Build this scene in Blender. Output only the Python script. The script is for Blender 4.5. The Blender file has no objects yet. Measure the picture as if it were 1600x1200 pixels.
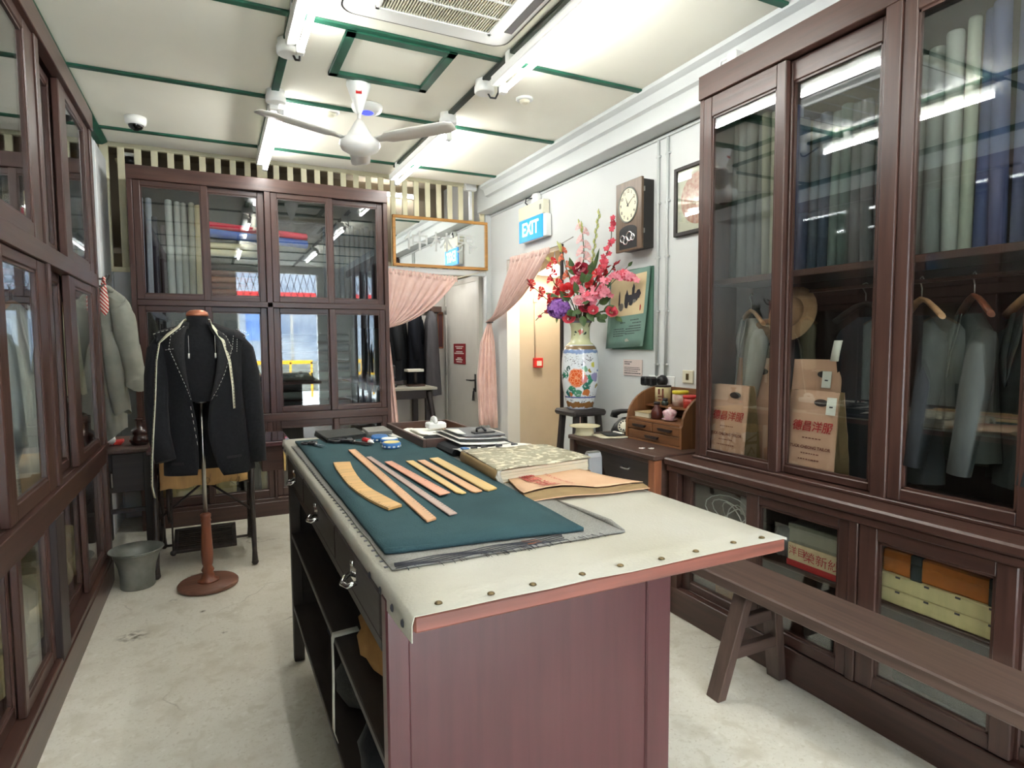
import bpy, bmesh, math, random
from math import sin, cos, pi, radians
from mathutils import Vector, Matrix

S = bpy.context.scene
C = S.collection
R = random.Random(11)

# ---------------------------------------------------------------- camera, world, exposure
cam = bpy.data.cameras.new('camera')
cam.sensor_width = 36.0
cam.lens = 36.0 * 945.67 / 1600.0
cam.clip_start = 0.05
co = bpy.data.objects.new('camera', cam)
C.objects.link(co)
fw = Vector((0.44103969, 0.89487744, -0.0683985)).normalized()
up = Vector((0.03571864, 0.05864904, 0.99763945))
rt = fw.cross(up).normalized()
up = rt.cross(fw)
co.matrix_world = Matrix(((rt.x, up.x, -fw.x, 0), (rt.y, up.y, -fw.y, 0), (rt.z, up.z, -fw.z, 1.45), (0, 0, 0, 1)))
S.camera = co
S.view_settings.view_transform = 'Standard'
S.view_settings.look = 'None'
S.view_settings.gamma = 1
S.view_settings.use_curve_mapping = False
S.view_settings.exposure = 2.65
TUBE = 12.0
S.cycles.sample_clamp_indirect = 8.0
S.cycles.transparent_max_bounces = 16

w = bpy.data.worlds.new('overcast_sky')
S.world = w
w.use_nodes = True
w.node_tree.nodes['Background'].inputs[0].default_value = (0.86, 0.93, 1.0, 1)
w.node_tree.nodes['Background'].inputs[1].default_value = 4.5


# ---------------------------------------------------------------- materials
def lin(c):
    return tuple((v / 255 / 12.92 if v / 255 <= .04045 else ((v / 255 + .055) / 1.055) ** 2.4) for v in c) + (1,)


def mat(name, c, rough=.6, metal=0.0, c2=None, var=.1, scale=6.0, stretch=(1, 1, 1), bump=0.0, bscale=None, spec=.5, emit=0.0, coat=0.0, detail=4, sheen=0.0):
    m = bpy.data.materials.new(name)
    m.use_nodes = True
    nt = m.node_tree
    N, L = nt.nodes, nt.links
    b = N['Principled BSDF']
    b.inputs['Roughness'].default_value = rough
    b.inputs['Metallic'].default_value = metal
    b.inputs['Specular IOR Level'].default_value = spec
    b.inputs['Coat Weight'].default_value = coat
    b.inputs['Sheen Weight'].default_value = sheen
    tc = N.new('ShaderNodeTexCoord')
    mp = N.new('ShaderNodeMapping')
    mp.inputs['Scale'].default_value = stretch
    L.new(tc.outputs['Object'], mp.inputs['Vector'])
    nz = N.new('ShaderNodeTexNoise')
    nz.inputs['Scale'].default_value = scale
    nz.inputs['Detail'].default_value = detail
    L.new(mp.outputs['Vector'], nz.inputs['Vector'])
    cr = N.new('ShaderNodeValToRGB')
    a = lin(c)
    if c2 is None:
        lo = tuple(v * (1 - var) for v in a[:3]) + (1,)
        hi = tuple(min(1, v * (1 + var)) for v in a[:3]) + (1,)
    else:
        lo, hi = a, lin(c2)
    cr.color_ramp.elements[0].position = .3
    cr.color_ramp.elements[0].color = lo
    cr.color_ramp.elements[1].position = .7
    cr.color_ramp.elements[1].color = hi
    L.new(nz.outputs['Fac'], cr.inputs['Fac'])
    L.new(cr.outputs['Color'], b.inputs['Base Color'])
    if emit:
        L.new(cr.outputs['Color'], b.inputs['Emission Color'])
        b.inputs['Emission Strength'].default_value = emit
    if bump:
        bp = N.new('ShaderNodeBump')
        bp.inputs['Strength'].default_value = bump
        bp.inputs['Distance'].default_value = .01
        src = nz
        if bscale:
            src = N.new('ShaderNodeTexNoise')
            src.inputs['Scale'].default_value = bscale
            src.inputs['Detail'].default_value = 3
            L.new(mp.outputs['Vector'], src.inputs['Vector'])
        L.new(src.outputs['Fac'], bp.inputs['Height'])
        L.new(bp.outputs['Normal'], b.inputs['Normal'])
    return m


def wood(name, c, axis='z', rough=.42, var=.28, bump=.08, spec=.5):
    st = {'x': (.06, 1, 1), 'y': (1, .06, 1), 'z': (1, 1, .06)}[axis]
    return mat(name + '_' + axis, c, rough=rough, var=var, scale=38, stretch=st, bump=bump, spec=spec, detail=5)


def glass(name, tint=(.94, .96, .95), boost=1.0, base=.07, power=3.2):
    m = bpy.data.materials.new(name)
    m.use_nodes = True
    nt = m.node_tree
    N, L = nt.nodes, nt.links
    N.remove(N['Principled BSDF'])
    out = N['Material Output']
    tr = N.new('ShaderNodeBsdfTransparent')
    tr.inputs[0].default_value = tint + (1,)
    gl = N.new('ShaderNodeBsdfGlossy')
    gl.inputs['Roughness'].default_value = .0
    gl.inputs['Color'].default_value = (.97, .99, 1, 1)
    lw = N.new('ShaderNodeLayerWeight')
    pw = N.new('ShaderNodeMath')
    pw.operation = 'POWER'
    pw.inputs[1].default_value = power
    L.new(lw.outputs['Facing'], pw.inputs[0])
    ma = N.new('ShaderNodeMath')
    ma.operation = 'MULTIPLY_ADD'
    ma.inputs[1].default_value = .9 * boost
    ma.inputs[2].default_value = base
    ma.use_clamp = True
    L.new(pw.outputs[0], ma.inputs[0])
    mx = N.new('ShaderNodeMixShader')
    L.new(ma.outputs[0], mx.inputs[0])
    L.new(tr.outputs[0], mx.inputs[1])
    L.new(gl.outputs[0], mx.inputs[2])
    L.new(mx.outputs[0], out.inputs['Surface'])
    return m


M = {}
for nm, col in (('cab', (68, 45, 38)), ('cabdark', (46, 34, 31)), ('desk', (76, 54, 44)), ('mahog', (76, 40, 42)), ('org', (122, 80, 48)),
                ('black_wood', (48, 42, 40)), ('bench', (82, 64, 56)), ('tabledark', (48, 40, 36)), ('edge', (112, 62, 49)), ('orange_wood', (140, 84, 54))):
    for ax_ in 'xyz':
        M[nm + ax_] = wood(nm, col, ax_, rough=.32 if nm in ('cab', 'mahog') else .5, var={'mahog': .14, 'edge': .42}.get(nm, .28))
M['glass'] = glass('cabinet_glass')
M['left_glass'] = glass('left_cabinet_glass', base=.05, power=4.6)
M['back_glass'] = glass('back_cabinet_glass', boost=1.0, base=.06)
M['mirror'] = mat('mirror_silver', (236, 238, 236), rough=.02, metal=1.0, var=.02)
M['white'] = mat('white_paint', (202, 206, 205), rough=.55, var=.025, scale=2.5, bump=.05, bscale=40)
M['wallwhite'] = mat('wall_plaster', (214, 217, 216), rough=.7, var=.03, scale=1.7, bump=.1, bscale=9)
M['ceiling'] = mat('ceiling_board', (240, 238, 224), rough=.6, var=.05, scale=1.1, bump=.12, bscale=2.2)
M['green'] = mat('green_batten', (28, 92, 70), rough=.5, c2=(16, 66, 50), scale=9)
M['darkgreen'] = mat('dark_conduit', (44, 62, 52), rough=.5, c2=(30, 38, 34), scale=14)
M['cream'] = mat('cream_paint', (228, 222, 188), rough=.5, var=.06, scale=5, bump=.08)
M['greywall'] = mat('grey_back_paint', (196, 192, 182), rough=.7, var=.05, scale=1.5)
M['loft'] = mat('loft_shade_taupe', (150, 138, 118), rough=.8, var=.12, scale=2)  # darker than the wall below, the unlit upper room put into the colour
M['doorgrey'] = mat('grey_door_paint', (206, 203, 194), rough=.5, var=.03)
M['passage'] = mat('passage_cream', (198, 186, 166), rough=.7, var=.03)
M['plastic'] = mat('white_plastic', (236, 237, 234), rough=.35, var=.02)
M['ivory'] = mat('ivory_plastic', (222, 218, 196), rough=.4, var=.03)
M['black'] = mat('black_plastic', (22, 22, 24), rough=.35, var=.1)
M['iron'] = mat('black_cast_iron', (34, 29, 27), rough=.5, c2=(58, 46, 40), scale=30, bump=.15)
M['steel'] = mat('brushed_steel', (178, 176, 170), rough=.28, metal=1.0, var=.08)
M['chrome'] = mat('polished_chrome', (215, 215, 215), rough=.1, metal=1.0, var=.03)
M['brass'] = mat('tack_brass', (120, 104, 74), rough=.45, metal=.8, var=.2)
M['zinc'] = mat('galvanised_zinc', (148, 150, 142), rough=.5, metal=.45, c2=(112, 114, 106), scale=9, bump=.1)
M['tube'] = None
M['canvas'] = mat('cream_canvas', (182, 179, 168), rough=.85, c2=(172, 167, 150), scale=3.2, bump=.12, bscale=120)
M['teal'] = mat('teal_wool', (48, 72, 77), rough=.95, c2=(57, 84, 88), scale=5, bump=.25, bscale=260, spec=.2)
M['greycloth'] = mat('grey_suiting', (124, 122, 116), rough=.95, c2=(148, 146, 140), scale=240, bump=.2, spec=.2)
M['charcoal'] = mat('charcoal_cloth', (56, 57, 56), rough=.95, c2=(72, 73, 70), scale=180, bump=.2, spec=.2)
M['blackcloth'] = mat('black_cloth', (22, 23, 26), rough=.9, c2=(30, 31, 34), scale=60, bump=.15, spec=.25, sheen=.05)
M['navy'] = mat('navy_cloth', (28, 30, 46), rough=.95, var=.15, scale=60, bump=.1)
M['pink'] = mat('pink_curtain', (232, 202, 192), rough=.85, c2=(222, 186, 174), scale=14, bump=.15, bscale=60, sheen=.1)
M['peach'] = mat('peach_curtain_lining', (222, 170, 140), rough=.85, var=.1, scale=12, bump=.1)
M['kraft'] = mat('kraft_paper', (212, 170, 144), rough=.75, c2=(198, 154, 126), scale=5, bump=.35, bscale=7)
M['kraftflat'] = mat('kraft_paper_flat', (218, 180, 146), rough=.75, c2=(208, 166, 130), scale=7, bump=.2, bscale=14)
M['kraftside'] = mat('kraft_gusset', (150, 124, 84), rough=.8, c2=(128, 104, 70), scale=6, bump=.25)
M['red'] = mat('red_print', (176, 44, 44), rough=.7, var=.12, scale=60)
M['redp'] = mat('red_plastic', (206, 44, 42), rough=.4, var=.06)
M['brownprint'] = mat('brown_print', (120, 62, 48), rough=.8, var=.1)
M['paper'] = mat('white_paper', (232, 230, 220), rough=.8, var=.03)
M['pages'] = mat('old_pages', (220, 214, 194), rough=.85, c2=(190, 178, 146), scale=3, stretch=(1, 1, 60))
M['ink'] = mat('dark_ink', (52, 52, 58), rough=.7, var=.1)
M['tealboard'] = mat('calendar_teal', (124, 156, 144), rough=.6, c2=(110, 142, 130), scale=7)
M['artcream'] = mat('calendar_cream', (222, 204, 162), rough=.7, c2=(206, 186, 146), scale=5)
M['copper'] = mat('copper_cap', (186, 120, 92), rough=.35, metal=.55, var=.15, scale=5)
M['turned'] = wood('turned_wood', (118, 66, 44), 'z', rough=.4)
M['basewood'] = wood('base_wood', (112, 76, 60), 'x', rough=.45)
M['ruler'] = wood('ruler_tan', (204, 156, 114), 'y', rough=.45, var=.14)
M['rulery'] = wood('ruler_yellow', (206, 172, 108), 'y', rough=.45, var=.2)
M['rulergrey'] = wood('ruler_grey', (168, 142, 130), 'y', rough=.45, var=.14)
M['rulerred'] = wood('ruler_pink', (208, 146, 116), 'y', rough=.45, var=.16)
M['curver'] = wood('curve_ruler', (206, 162, 100), 'x', rough=.4, var=.22)
M['bluetape'] = mat('blue_tape', (44, 102, 170), rough=.35, c2=(70, 130, 190), scale=20)
M['yellowpaper'] = mat('yellow_label', (226, 204, 132), rough=.6, var=.06)
M['slat'] = M['cream']
M['leaf'] = mat('leaf_green', (58, 82, 50), rough=.5, c2=(86, 112, 62), scale=20)
M['lime'] = mat('bud_lime', (176, 186, 98), rough=.55, c2=(206, 206, 140), scale=30)
M['stem'] = mat('stem_brown', (84, 72, 48), rough=.6, var=.15)
M['floor'] = None

# floor: worn cement screed with stains and hairline cracks
m = mat('cement_screed', (214, 210, 197), rough=.5, c2=(202, 197, 182), scale=1.6, bump=.25, bscale=16, detail=8)
nt = m.node_tree
N, L = nt.nodes, nt.links
b = N['Principled BSDF']
tc = N.new('ShaderNodeTexCoord')
base_col = b.inputs['Base Color'].links[0].from_socket


def mixc(fac, a, col, mode='MIX'):
    x = N.new('ShaderNodeMix')
    x.data_type = 'RGBA'
    x.blend_type = mode
    L.new(fac, x.inputs[0])
    L.new(a, x.inputs[6])
    x.inputs[7].default_value = col
    return x.outputs[2]


def ramp(src, p0, p1, rev=False):
    r = N.new('ShaderNodeMapRange')
    r.inputs['From Min'].default_value = p0
    r.inputs['From Max'].default_value = p1
    r.inputs['To Min'].default_value = 1 if rev else 0
    r.inputs['To Max'].default_value = 0 if rev else 1
    L.new(src, r.inputs['Value'])
    return r.outputs[0]


def noise(scale, detail=4, dist=0.0, vec=None):
    n = N.new('ShaderNodeTexNoise')
    n.inputs['Scale'].default_value = scale
    n.inputs['Detail'].default_value = detail
    n.inputs['Distortion'].default_value = dist
    L.new(vec or tc.outputs['Object'], n.inputs['Vector'])
    return n.outputs['Fac']


col = mixc(ramp(noise(7, 8), .52, .75), base_col, lin((188, 181, 163)))
col = mixc(ramp(noise(26, 6), .6, .78), col, lin((222, 219, 208)))
col = mixc(ramp(noise(75, 6, .6), .56, .72), col, lin((188, 181, 163)))
col = mixc(ramp(noise(11, 9, 1.2), .57, .68), col, lin((196, 190, 173)))
vo = N.new('ShaderNodeTexVoronoi')
vo.feature = 'DISTANCE_TO_EDGE'
vo.inputs['Scale'].default_value = 1.15
wv = N.new('ShaderNodeMix')
wv.data_type = 'VECTOR'
nn = N.new('ShaderNodeTexNoise')
nn.inputs['Scale'].default_value = 2.4
nn.inputs['Detail'].default_value = 6
L.new(tc.outputs['Object'], nn.inputs['Vector'])
wv.inputs[0].default_value = .3
L.new(tc.outputs['Object'], wv.inputs[4])
L.new(nn.outputs['Color'], wv.inputs[5])
L.new(wv.outputs[1], vo.inputs['Vector'])
ck = N.new('ShaderNodeMath')
ck.operation = 'MULTIPLY'
L.new(ramp(vo.outputs['Distance'], .0, .006, True), ck.inputs[0])
L.new(ramp(noise(1.7, 2), .5, .62), ck.inputs[1])
ck2 = N.new('ShaderNodeMath')
ck2.operation = 'MULTIPLY'
L.new(ck.outputs[0], ck2.inputs[0])
ck2.inputs[1].default_value = .55
col = mixc(ck2.outputs[0], col, lin((118, 108, 92)))
# dark oil stains
for (sx, sy, sr) in ((-.41, 3.46, .085), (-.16, 4.2, .05), (-.25, 3.85, .03), (.0, 3.3, .02), (-.1, 3.62, .02)):
    d = N.new('ShaderNodeVectorMath')
    d.operation = 'DISTANCE'
    L.new(tc.outputs['Object'], d.inputs[0])
    d.inputs[1].default_value = (sx, sy, 0)
    f1 = ramp(d.outputs['Value'], sr * .2, sr, True)
    mm = N.new('ShaderNodeMath')
    mm.operation = 'MULTIPLY'
    L.new(f1, mm.inputs[0])
    L.new(ramp(noise(34, 5), .42, .6), mm.inputs[1])
    col = mixc(mm.outputs[0], col, lin((92, 84, 66)))
L.new(col, b.inputs['Base Color'])
M['floor'] = m


# ---------------------------------------------------------------- mesh helpers
class MB:
    def __init__(s):
        s.bm = bmesh.new()
        s.mi = 0

    def _new(s, faces, smooth=False):
        for f in faces:
            f.material_index = s.mi
            f.smooth = smooth

    def box(s, x0, x1, y0, y1, z0, z1, bev=0.0, T=None):
        if x0 > x1: x0, x1 = x1, x0
        if y0 > y1: y0, y1 = y1, y0
        if z0 > z1: z0, z1 = z1, z0
        P = [(x, y, z) for z in (z0, z1) for y in (y0, y1) for x in (x0, x1)]
        vs = [s.bm.verts.new(T @ Vector(p) if T else p) for p in P]
        F = [s.bm.faces.new([vs[i] for i in q]) for q in ((0, 2, 3, 1), (4, 5, 7, 6), (0, 1, 5, 4), (2, 6, 7, 3), (0, 4, 6, 2), (1, 3, 7, 5))]
        s._new(F)
        if bev:
            bev = min(bev, (x1 - x0) * .45, (y1 - y0) * .45, (z1 - z0) * .45)
            es = set(e for f in F for e in f.edges)
            r = bmesh.ops.bevel(s.bm, geom=list(es), offset=bev, segments=1, affect='EDGES')
            for f in r['faces']:
                f.material_index = s.mi
        return s

    def tube(s, pts, r, n=8, cap=True, smooth=True, flat=1.0):
        pts = [Vector(p) for p in pts]
        rs = r if isinstance(r, (list, tuple)) else [r] * len(pts)
        t0 = (pts[1] - pts[0]).normalized()
        a = t0.orthogonal().normalized()
        rings = []
        for i, p in enumerate(pts):
            t = (pts[min(i + 1, len(pts) - 1)] - pts[max(i - 1, 0)]).normalized()
            a = (a - t * a.dot(t))
            a = a.normalized() if a.length > 1e-6 else t.orthogonal().normalized()
            bb = t.cross(a)
            rings.append([s.bm.verts.new(p + (a * cos(2 * pi * k / n) + bb * sin(2 * pi * k / n) * flat) * rs[i]) for k in range(n)])
        F = []
        for i in range(len(rings) - 1):
            for k in range(n):
                F.append(s.bm.faces.new((rings[i][k], rings[i][(k + 1) % n], rings[i + 1][(k + 1) % n], rings[i + 1][k])))
        s._new(F, smooth)
        if cap:
            s._new([s.bm.faces.new(rings[0][::-1]), s.bm.faces.new(rings[-1])])
        return s

    def rings(s, rows, n=24, cap=True, smooth=True):
        """rows: (cx, cy, cz, rx, ry)"""
        rg = [[s.bm.verts.new((c[0] + c[3] * cos(2 * pi * k / n), c[1] + c[4] * sin(2 * pi * k / n), c[2])) for k in range(n)] for c in rows]
        F = []
        for i in range(len(rg) - 1):
            for k in range(n):
                F.append(s.bm.faces.new((rg[i][k], rg[i][(k + 1) % n], rg[i + 1][(k + 1) % n], rg[i + 1][k])))
        s._new(F, smooth)
        if cap:
            s._new([s.bm.faces.new(rg[0][::-1]), s.bm.faces.new(rg[-1])])
        return s

    def lathe(s, prof, c=(0, 0, 0), n=24, cap=True, smooth=True, T=None):
        k0 = len(s.bm.verts)
        s.rings([(c[0], c[1], c[2] + z, max(r, 1e-4), max(r, 1e-4)) for r, z in prof], n, cap, smooth)
        if T:
            s.bm.verts.ensure_lookup_table()
            for v in s.bm.verts[k0:]:
                v.co = T @ v.co
        return s

    def prism(s, poly, f, a, b_):
        """poly: 2-D points; f(u, v, t) -> 3-D; extruded from t=a to t=b_"""
        A = [s.bm.verts.new(f(u, v, a)) for u, v in poly]
        B = [s.bm.verts.new(f(u, v, b_)) for u, v in poly]
        n = len(poly)
        F = [s.bm.faces.new(A[::-1]), s.bm.faces.new(B)]
        F += [s.bm.faces.new((A[i], A[(i + 1) % n], B[(i + 1) % n], B[i])) for i in range(n)]
        s._new(F)
        return s

    def grid(s, rows, smooth=True, closed=False, th=0.0):
        V = [[s.bm.verts.new(p) for p in r] for r in rows]
        F = []
        for i in range(len(V) - 1):
            m_ = len(V[i])
            for k in range(m_ if closed else m_ - 1):
                F.append(s.bm.faces.new((V[i][k], V[i][(k + 1) % m_], V[i + 1][(k + 1) % m_], V[i + 1][k])))
        s._new(F, smooth)
        if th:
            s.bm.normal_update()
            r = bmesh.ops.solidify(s.bm, geom=F, thickness=th)
            for g in r['geom']:
                if isinstance(g, bmesh.types.BMFace):
                    g.material_index = s.mi
                    g.smooth = smooth
        return s

    def sphere(s, c, r, sc=(1, 1, 1), seg=12, rg=8):
        c = Vector(c)
        rows = []
        for i in range(1, rg):
            t = pi * i / rg
            rows.append((c.x, c.y, c.z - cos(t) * r * sc[2], sin(t) * r * sc[0], sin(t) * r * sc[1]))
        return s.rings(rows, seg)


def wloc(o):
    v = Vector((0, 0, 0))
    while o is not None:
        v = v + o.location
        o = o.parent
    return v


def obj(name, mb, m, parent=None, world=True, label=None, cat=None, group=None, kind=None, jitter=0.0):
    if isinstance(m, str): m = M[m]
    me = bpy.data.meshes.new(name)
    if world and parent is not None:
        d = wloc(parent)
        for v in mb.bm.verts: v.co -= d
    if jitter:
        for v in mb.bm.verts: v.co += Vector((R.uniform(-1, 1), R.uniform(-1, 1), R.uniform(-1, 1))) * jitter
    bmesh.ops.recalc_face_normals(mb.bm, faces=mb.bm.faces)
    mb.bm.to_mesh(me)
    mb.bm.free()
    for q in (m if isinstance(m, (list, tuple)) else [m]):
        me.materials.append(M[q] if isinstance(q, str) else q)
    o = bpy.data.objects.new(name, me)
    C.objects.link(o)
    if parent: o.parent = parent
    tag(o, label, cat, group, kind)
    return o


def tag(o, label=None, cat=None, group=None, kind=None):
    if label: o['label'] = label
    if cat: o['category'] = cat
    if group: o['group'] = group
    if kind: o['kind'] = kind
    return o


def thing(name, label, cat, loc=(0, 0, 0), rz=0.0, group=None):
    o = bpy.data.objects.new(name, None)
    o.empty_display_size = .05
    C.objects.link(o)
    o.location = loc
    o.rotation_euler = (0, 0, rz)
    return tag(o, label, cat, group)


def dup(root, loc=None, rz=None, label=None, group=None, recolor=None):
    r = root.copy()
    C.objects.link(r)
    if loc is not None: r.location = loc
    if rz is not None: r.rotation_euler = (0, 0, rz)
    if label: r['label'] = label
    if group: r['group'] = group
    for ch in list(root.children):
        c = ch.copy()
        C.objects.link(c)
        c.parent = r
        for g in list(ch.children):
            d = g.copy()
            C.objects.link(d)
            d.parent = c
    return r


def struct(name, mb, m, parent=None):
    return obj(name, mb, m, parent, kind='structure' if parent is None else None)


def frame(o, x, y):
    x, y = Vector(x).normalized(), Vector(y).normalized()
    z = x.cross(y).normalized()
    y = z.cross(x)
    o = Vector(o)
    return Matrix(((x.x, y.x, z.x, o.x), (x.y, y.y, z.y, o.y), (x.z, y.z, z.z, o.z), (0, 0, 0, 1)))


def text(body, size, T, m, name, parent, sx=1.0, world=True, align='CENTER', shear=0.0, bold=0.0):
    cu = bpy.data.curves.new('lettering', 'FONT')
    cu.body = body
    cu.size = size
    cu.align_x = align
    cu.align_y = 'CENTER'
    cu.shear = shear
    cu.resolution_u = 2
    cu.offset = bold
    t = bpy.data.objects.new('lettering', cu)
    C.objects.link(t)
    dg = bpy.context.evaluated_depsgraph_get()
    me = bpy.data.meshes.new_from_object(t.evaluated_get(dg))
    bpy.data.objects.remove(t)
    bpy.data.curves.remove(cu)
    d = wloc(parent) if (world and parent is not None) else Vector((0, 0, 0))
    for v in me.vertices:
        v.co = T @ Vector((v.co.x * sx, v.co.y, 0)) - d
    me.materials.clear()
    me.materials.append(M[m] if isinstance(m, str) else m)
    for p in me.polygons: p.material_index = 0
    o = bpy.data.objects.new(name, me)
    C.objects.link(o)
    if parent: o.parent = parent
    return o


def lerp(a, b_, t): return a + (b_ - a) * t


def bez(p0, p1, p2, t):
    p0, p1, p2 = Vector(p0), Vector(p1), Vector(p2)
    return p0 * (1 - t) ** 2 + p1 * 2 * t * (1 - t) + p2 * t * t


def interp(tab, z):
    """tab: rows (z, a, b, ...) with z descending"""
    for i in range(len(tab) - 1):
        if tab[i][0] >= z >= tab[i + 1][0]:
            t = (tab[i][0] - z) / (tab[i][0] - tab[i + 1][0])
            return [lerp(p, q, t) for p, q in zip(tab[i][1:], tab[i + 1][1:])]
    return list(tab[0][1:] if z > tab[0][0] else tab[-1][1:])

# ================================================================ setting
CZ = 3.0
struct('floor', MB().box(-1.2, 4.3, -2.2, 7.4, -.06, 0), 'floor')
struct('ceiling', MB().box(-1.2, 2.8, -2.2, 5.6, CZ, CZ + .05), 'ceiling')
q = MB()
q.box(2.66, 2.8, -2.2, 4.42, 0, 3.4)
q.box(2.66, 2.8, 4.42, 5.5, 2.27, 3.4)
q.box(2.66, 2.8, 5.5, 7.4, 0, 3.4)
struct('wall_right', q, 'wallwhite')
struct('wall_left', MB().box(-1.2, -1.08, -2.2, 7.4, 0, 3.4), 'wallwhite')
q = MB()
q.box(-1.08, -.715, 5.36, 5.88, 0, 2.93, .004)
struct('wall_pier', q, 'wallwhite')
struct('trim_bulkhead', MB().box(-1.08, -.74, -2.2, 5.598, 2.83, 2.998), 'white')
# concrete beam with a small cornice along the right wall
struct('trim_beam', MB().box(2.5, 2.66, -2.2, 5.86, 2.78, 3.06, .004), 'white')
struct('trim_cornice', MB().prism([(2.505, 2.885), (2.505, 2.999), (2.42, 2.999), (2.42, 2.975), (2.455, 2.955), (2.475, 2.9)], lambda u, v, t: (u, t, v), -2.2, 5.6), 'white')
struct('trim_conduit_line', MB().box(2.645, 2.66, -2.2, 5.86, 2.755, 2.772), 'white')
# green battens
k = 0
for y in (-1.14, -.08, .98, 2.04, 3.1, 4.17, 5.235):
    k += 1
    struct('trim_%d' % k, MB().box(-.74, 2.43, y - .022, y + .022, CZ - .014, CZ - .0005, .004), 'green')
for x in (.395, 1.49):
    k += 1
    struct('trim_%d' % k, MB().box(x - .022, x + .022, -2, 5.3, CZ - .02, CZ - .0005, .004), 'darkgreen' if x > 1 else 'green')
k += 1
struct('trim_%d' % k, MB().prism([(-.74, CZ - .001), (-.74, CZ - .03), (-.70, CZ - .03), (-.665, CZ - .01), (-.665, CZ - .001)], lambda u, v, t: (u, t, v), -2.2, 5.598), 'green')
# hatch frame in the ceiling
hx0, hx1, hy0, hy1 = .645, 1.225, 3.11, 3.665
q = MB()
for a in ((hx0, hx0 + .05, hy0, hy1), (hx1 - .05, hx1, hy0, hy1), (hx0, hx1, hy1 - .05, hy1), (hx0, hx1, hy0, hy0 + .06)):
    q.box(a[0], a[1], a[2], a[3], CZ - .022, CZ - .0005, .003)
struct('trim_hatch', q, 'green')

# back partition: boards below, slats above
rootp = MB()
rootp.box(-1.08, 1.44, 5.92, 5.95, 0, 2.04)
wb = struct('wall_back', rootp, 'greywall')
for i in range(5):
    x = -.86 + i * .155
    obj('board', MB().box(x, x + .15, 5.9, 5.92, 0, 2.05, .004), 'white', wb)
q = MB()
q.box(-1.0, -.2, 5.885, 5.925, 2.045, 2.085, .003)
obj('rail', q, 'cream', wb)
obj('rail', MB().box(-1.0, 2.655, 5.885, 5.93, 3.045, 3.10, .003), 'cream', wb)
obj('rail', MB().box(1.44, 2.66, 5.88, 5.93, 2.145, 2.2, .003), 'white', wb)
me = None
for i in range(-2, 27):
    x = -.497 + .118 * i
    z0 = 2.08 if x < 1.4 else 2.2
    wdt = .05 if i not in (8,) else .085
    if me is None or wdt > .05 or z0 > 2.1:
        o = obj('slat', MB().box(x - wdt / 2, x + wdt / 2, 5.895, 5.92, z0, 3.05, .003), 'cream', wb)
        if wdt <= .05 and z0 < 2.1: me = (o.data, x)
    else:
        o = bpy.data.objects.new('slat', me[0])
        C.objects.link(o)
        o.parent = wb
        o.location = (x - me[1], 0, 0)
obj('post', MB().box(2.6, 2.66, 5.87, 5.935, 0, 2.78, .004), 'white', wb)
obj('post', MB().box(-.76, -.70, 5.88, 5.93, 2.06, 3.05, .004), 'cream', wb)
q = MB()
q.tube([(-.66, 6.0, 2.98), (-.50, 6.02, 2.55)], .012, 6)
obj('brace', q, 'cream', wb)

# room behind the partition, with a loft added above to keep the slat gaps dark
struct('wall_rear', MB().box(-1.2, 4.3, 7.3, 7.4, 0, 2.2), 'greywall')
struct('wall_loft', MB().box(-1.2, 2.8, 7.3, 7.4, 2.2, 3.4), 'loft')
struct('floor_loft', MB().box(-1.08, 2.66, 5.95, 7.3, 2.2, 2.25), 'loft')  # unseen floor, added so the space above it stays dark
struct('loft_light_blocker', MB().box(-1.2, 2.8, 5.45, 5.5, CZ + .05, 3.4), 'loft')  # unseen panel added to block sky light above the ceiling slab
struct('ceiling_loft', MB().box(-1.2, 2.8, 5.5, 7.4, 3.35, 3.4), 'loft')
# grey door in the right wall of the back room
dr = struct('door_1', MB().box(2.625, 2.66, 6.17, 7.16, 0, 2.13, .004), 'doorgrey')
q = MB()
q.box(2.615, 2.66, 7.16, 7.21, 0, 2.18)
q.box(2.615, 2.66, 6.12, 6.17, 0, 2.18)
q.box(2.615, 2.66, 6.17, 7.16, 2.13, 2.18)
obj('door_frame', q, 'greywall', dr)
for z in (.35, 1.1, 1.85):
    obj('hinge', MB().tube([(2.615, 7.16, z - .05), (2.615, 7.16, z + .05)], .009, 8), 'steel', dr)
q = MB()
q.box(2.619, 2.626, 6.23, 6.27, .9, 1.1, .002)
q.tube([(2.62, 6.25, 1.03), (2.575, 6.25, 1.03), (2.57, 6.28, 1.03), (2.57, 6.38, 1.03)], .009, 8)
obj('door_handle', q, 'black', dr)
q = MB()
q.tube([(2.615, 6.25, .93), (2.6, 6.25, .93)], .014, 8)
q.box(2.6, 2.604, 6.235, 6.265, .8, .92)
q.tube([(2.6, 6.26, .91), (2.597, 6.28, .8)], .006, 5)
obj('keys', q, 'black', dr)
s = thing('warning_sign', 'small dark red notice with white lines on the grey back-room door', 'sign', (2.62, 6.72, 1.32))
obj('plate', MB().box(2.618, 2.624, 6.53, 6.91, 1.2, 1.44, .002), mat('dark_red_sign', (140, 34, 42), rough=.5, var=.05), s)
Tw = lambda y, z, x=2.6165: frame((x, y, z), (0, -1, 0), (0, 0, 1))
q = MB()
for z, wd in ((1.405, .13), (1.385, .09), (1.345, .1), (1.325, .14), (1.27, .06), (1.25, .1), (1.225, .08)):
    y = 6.72 - wd
    while y < 6.72 + wd:
        l = R.uniform(.012, .03)
        q.box(2.6165, 2.6185, y, y + l, z - .006, z + .006)
        y += l + .008
obj('text_lines', q, 'paper', s, kind='stuff')

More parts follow.
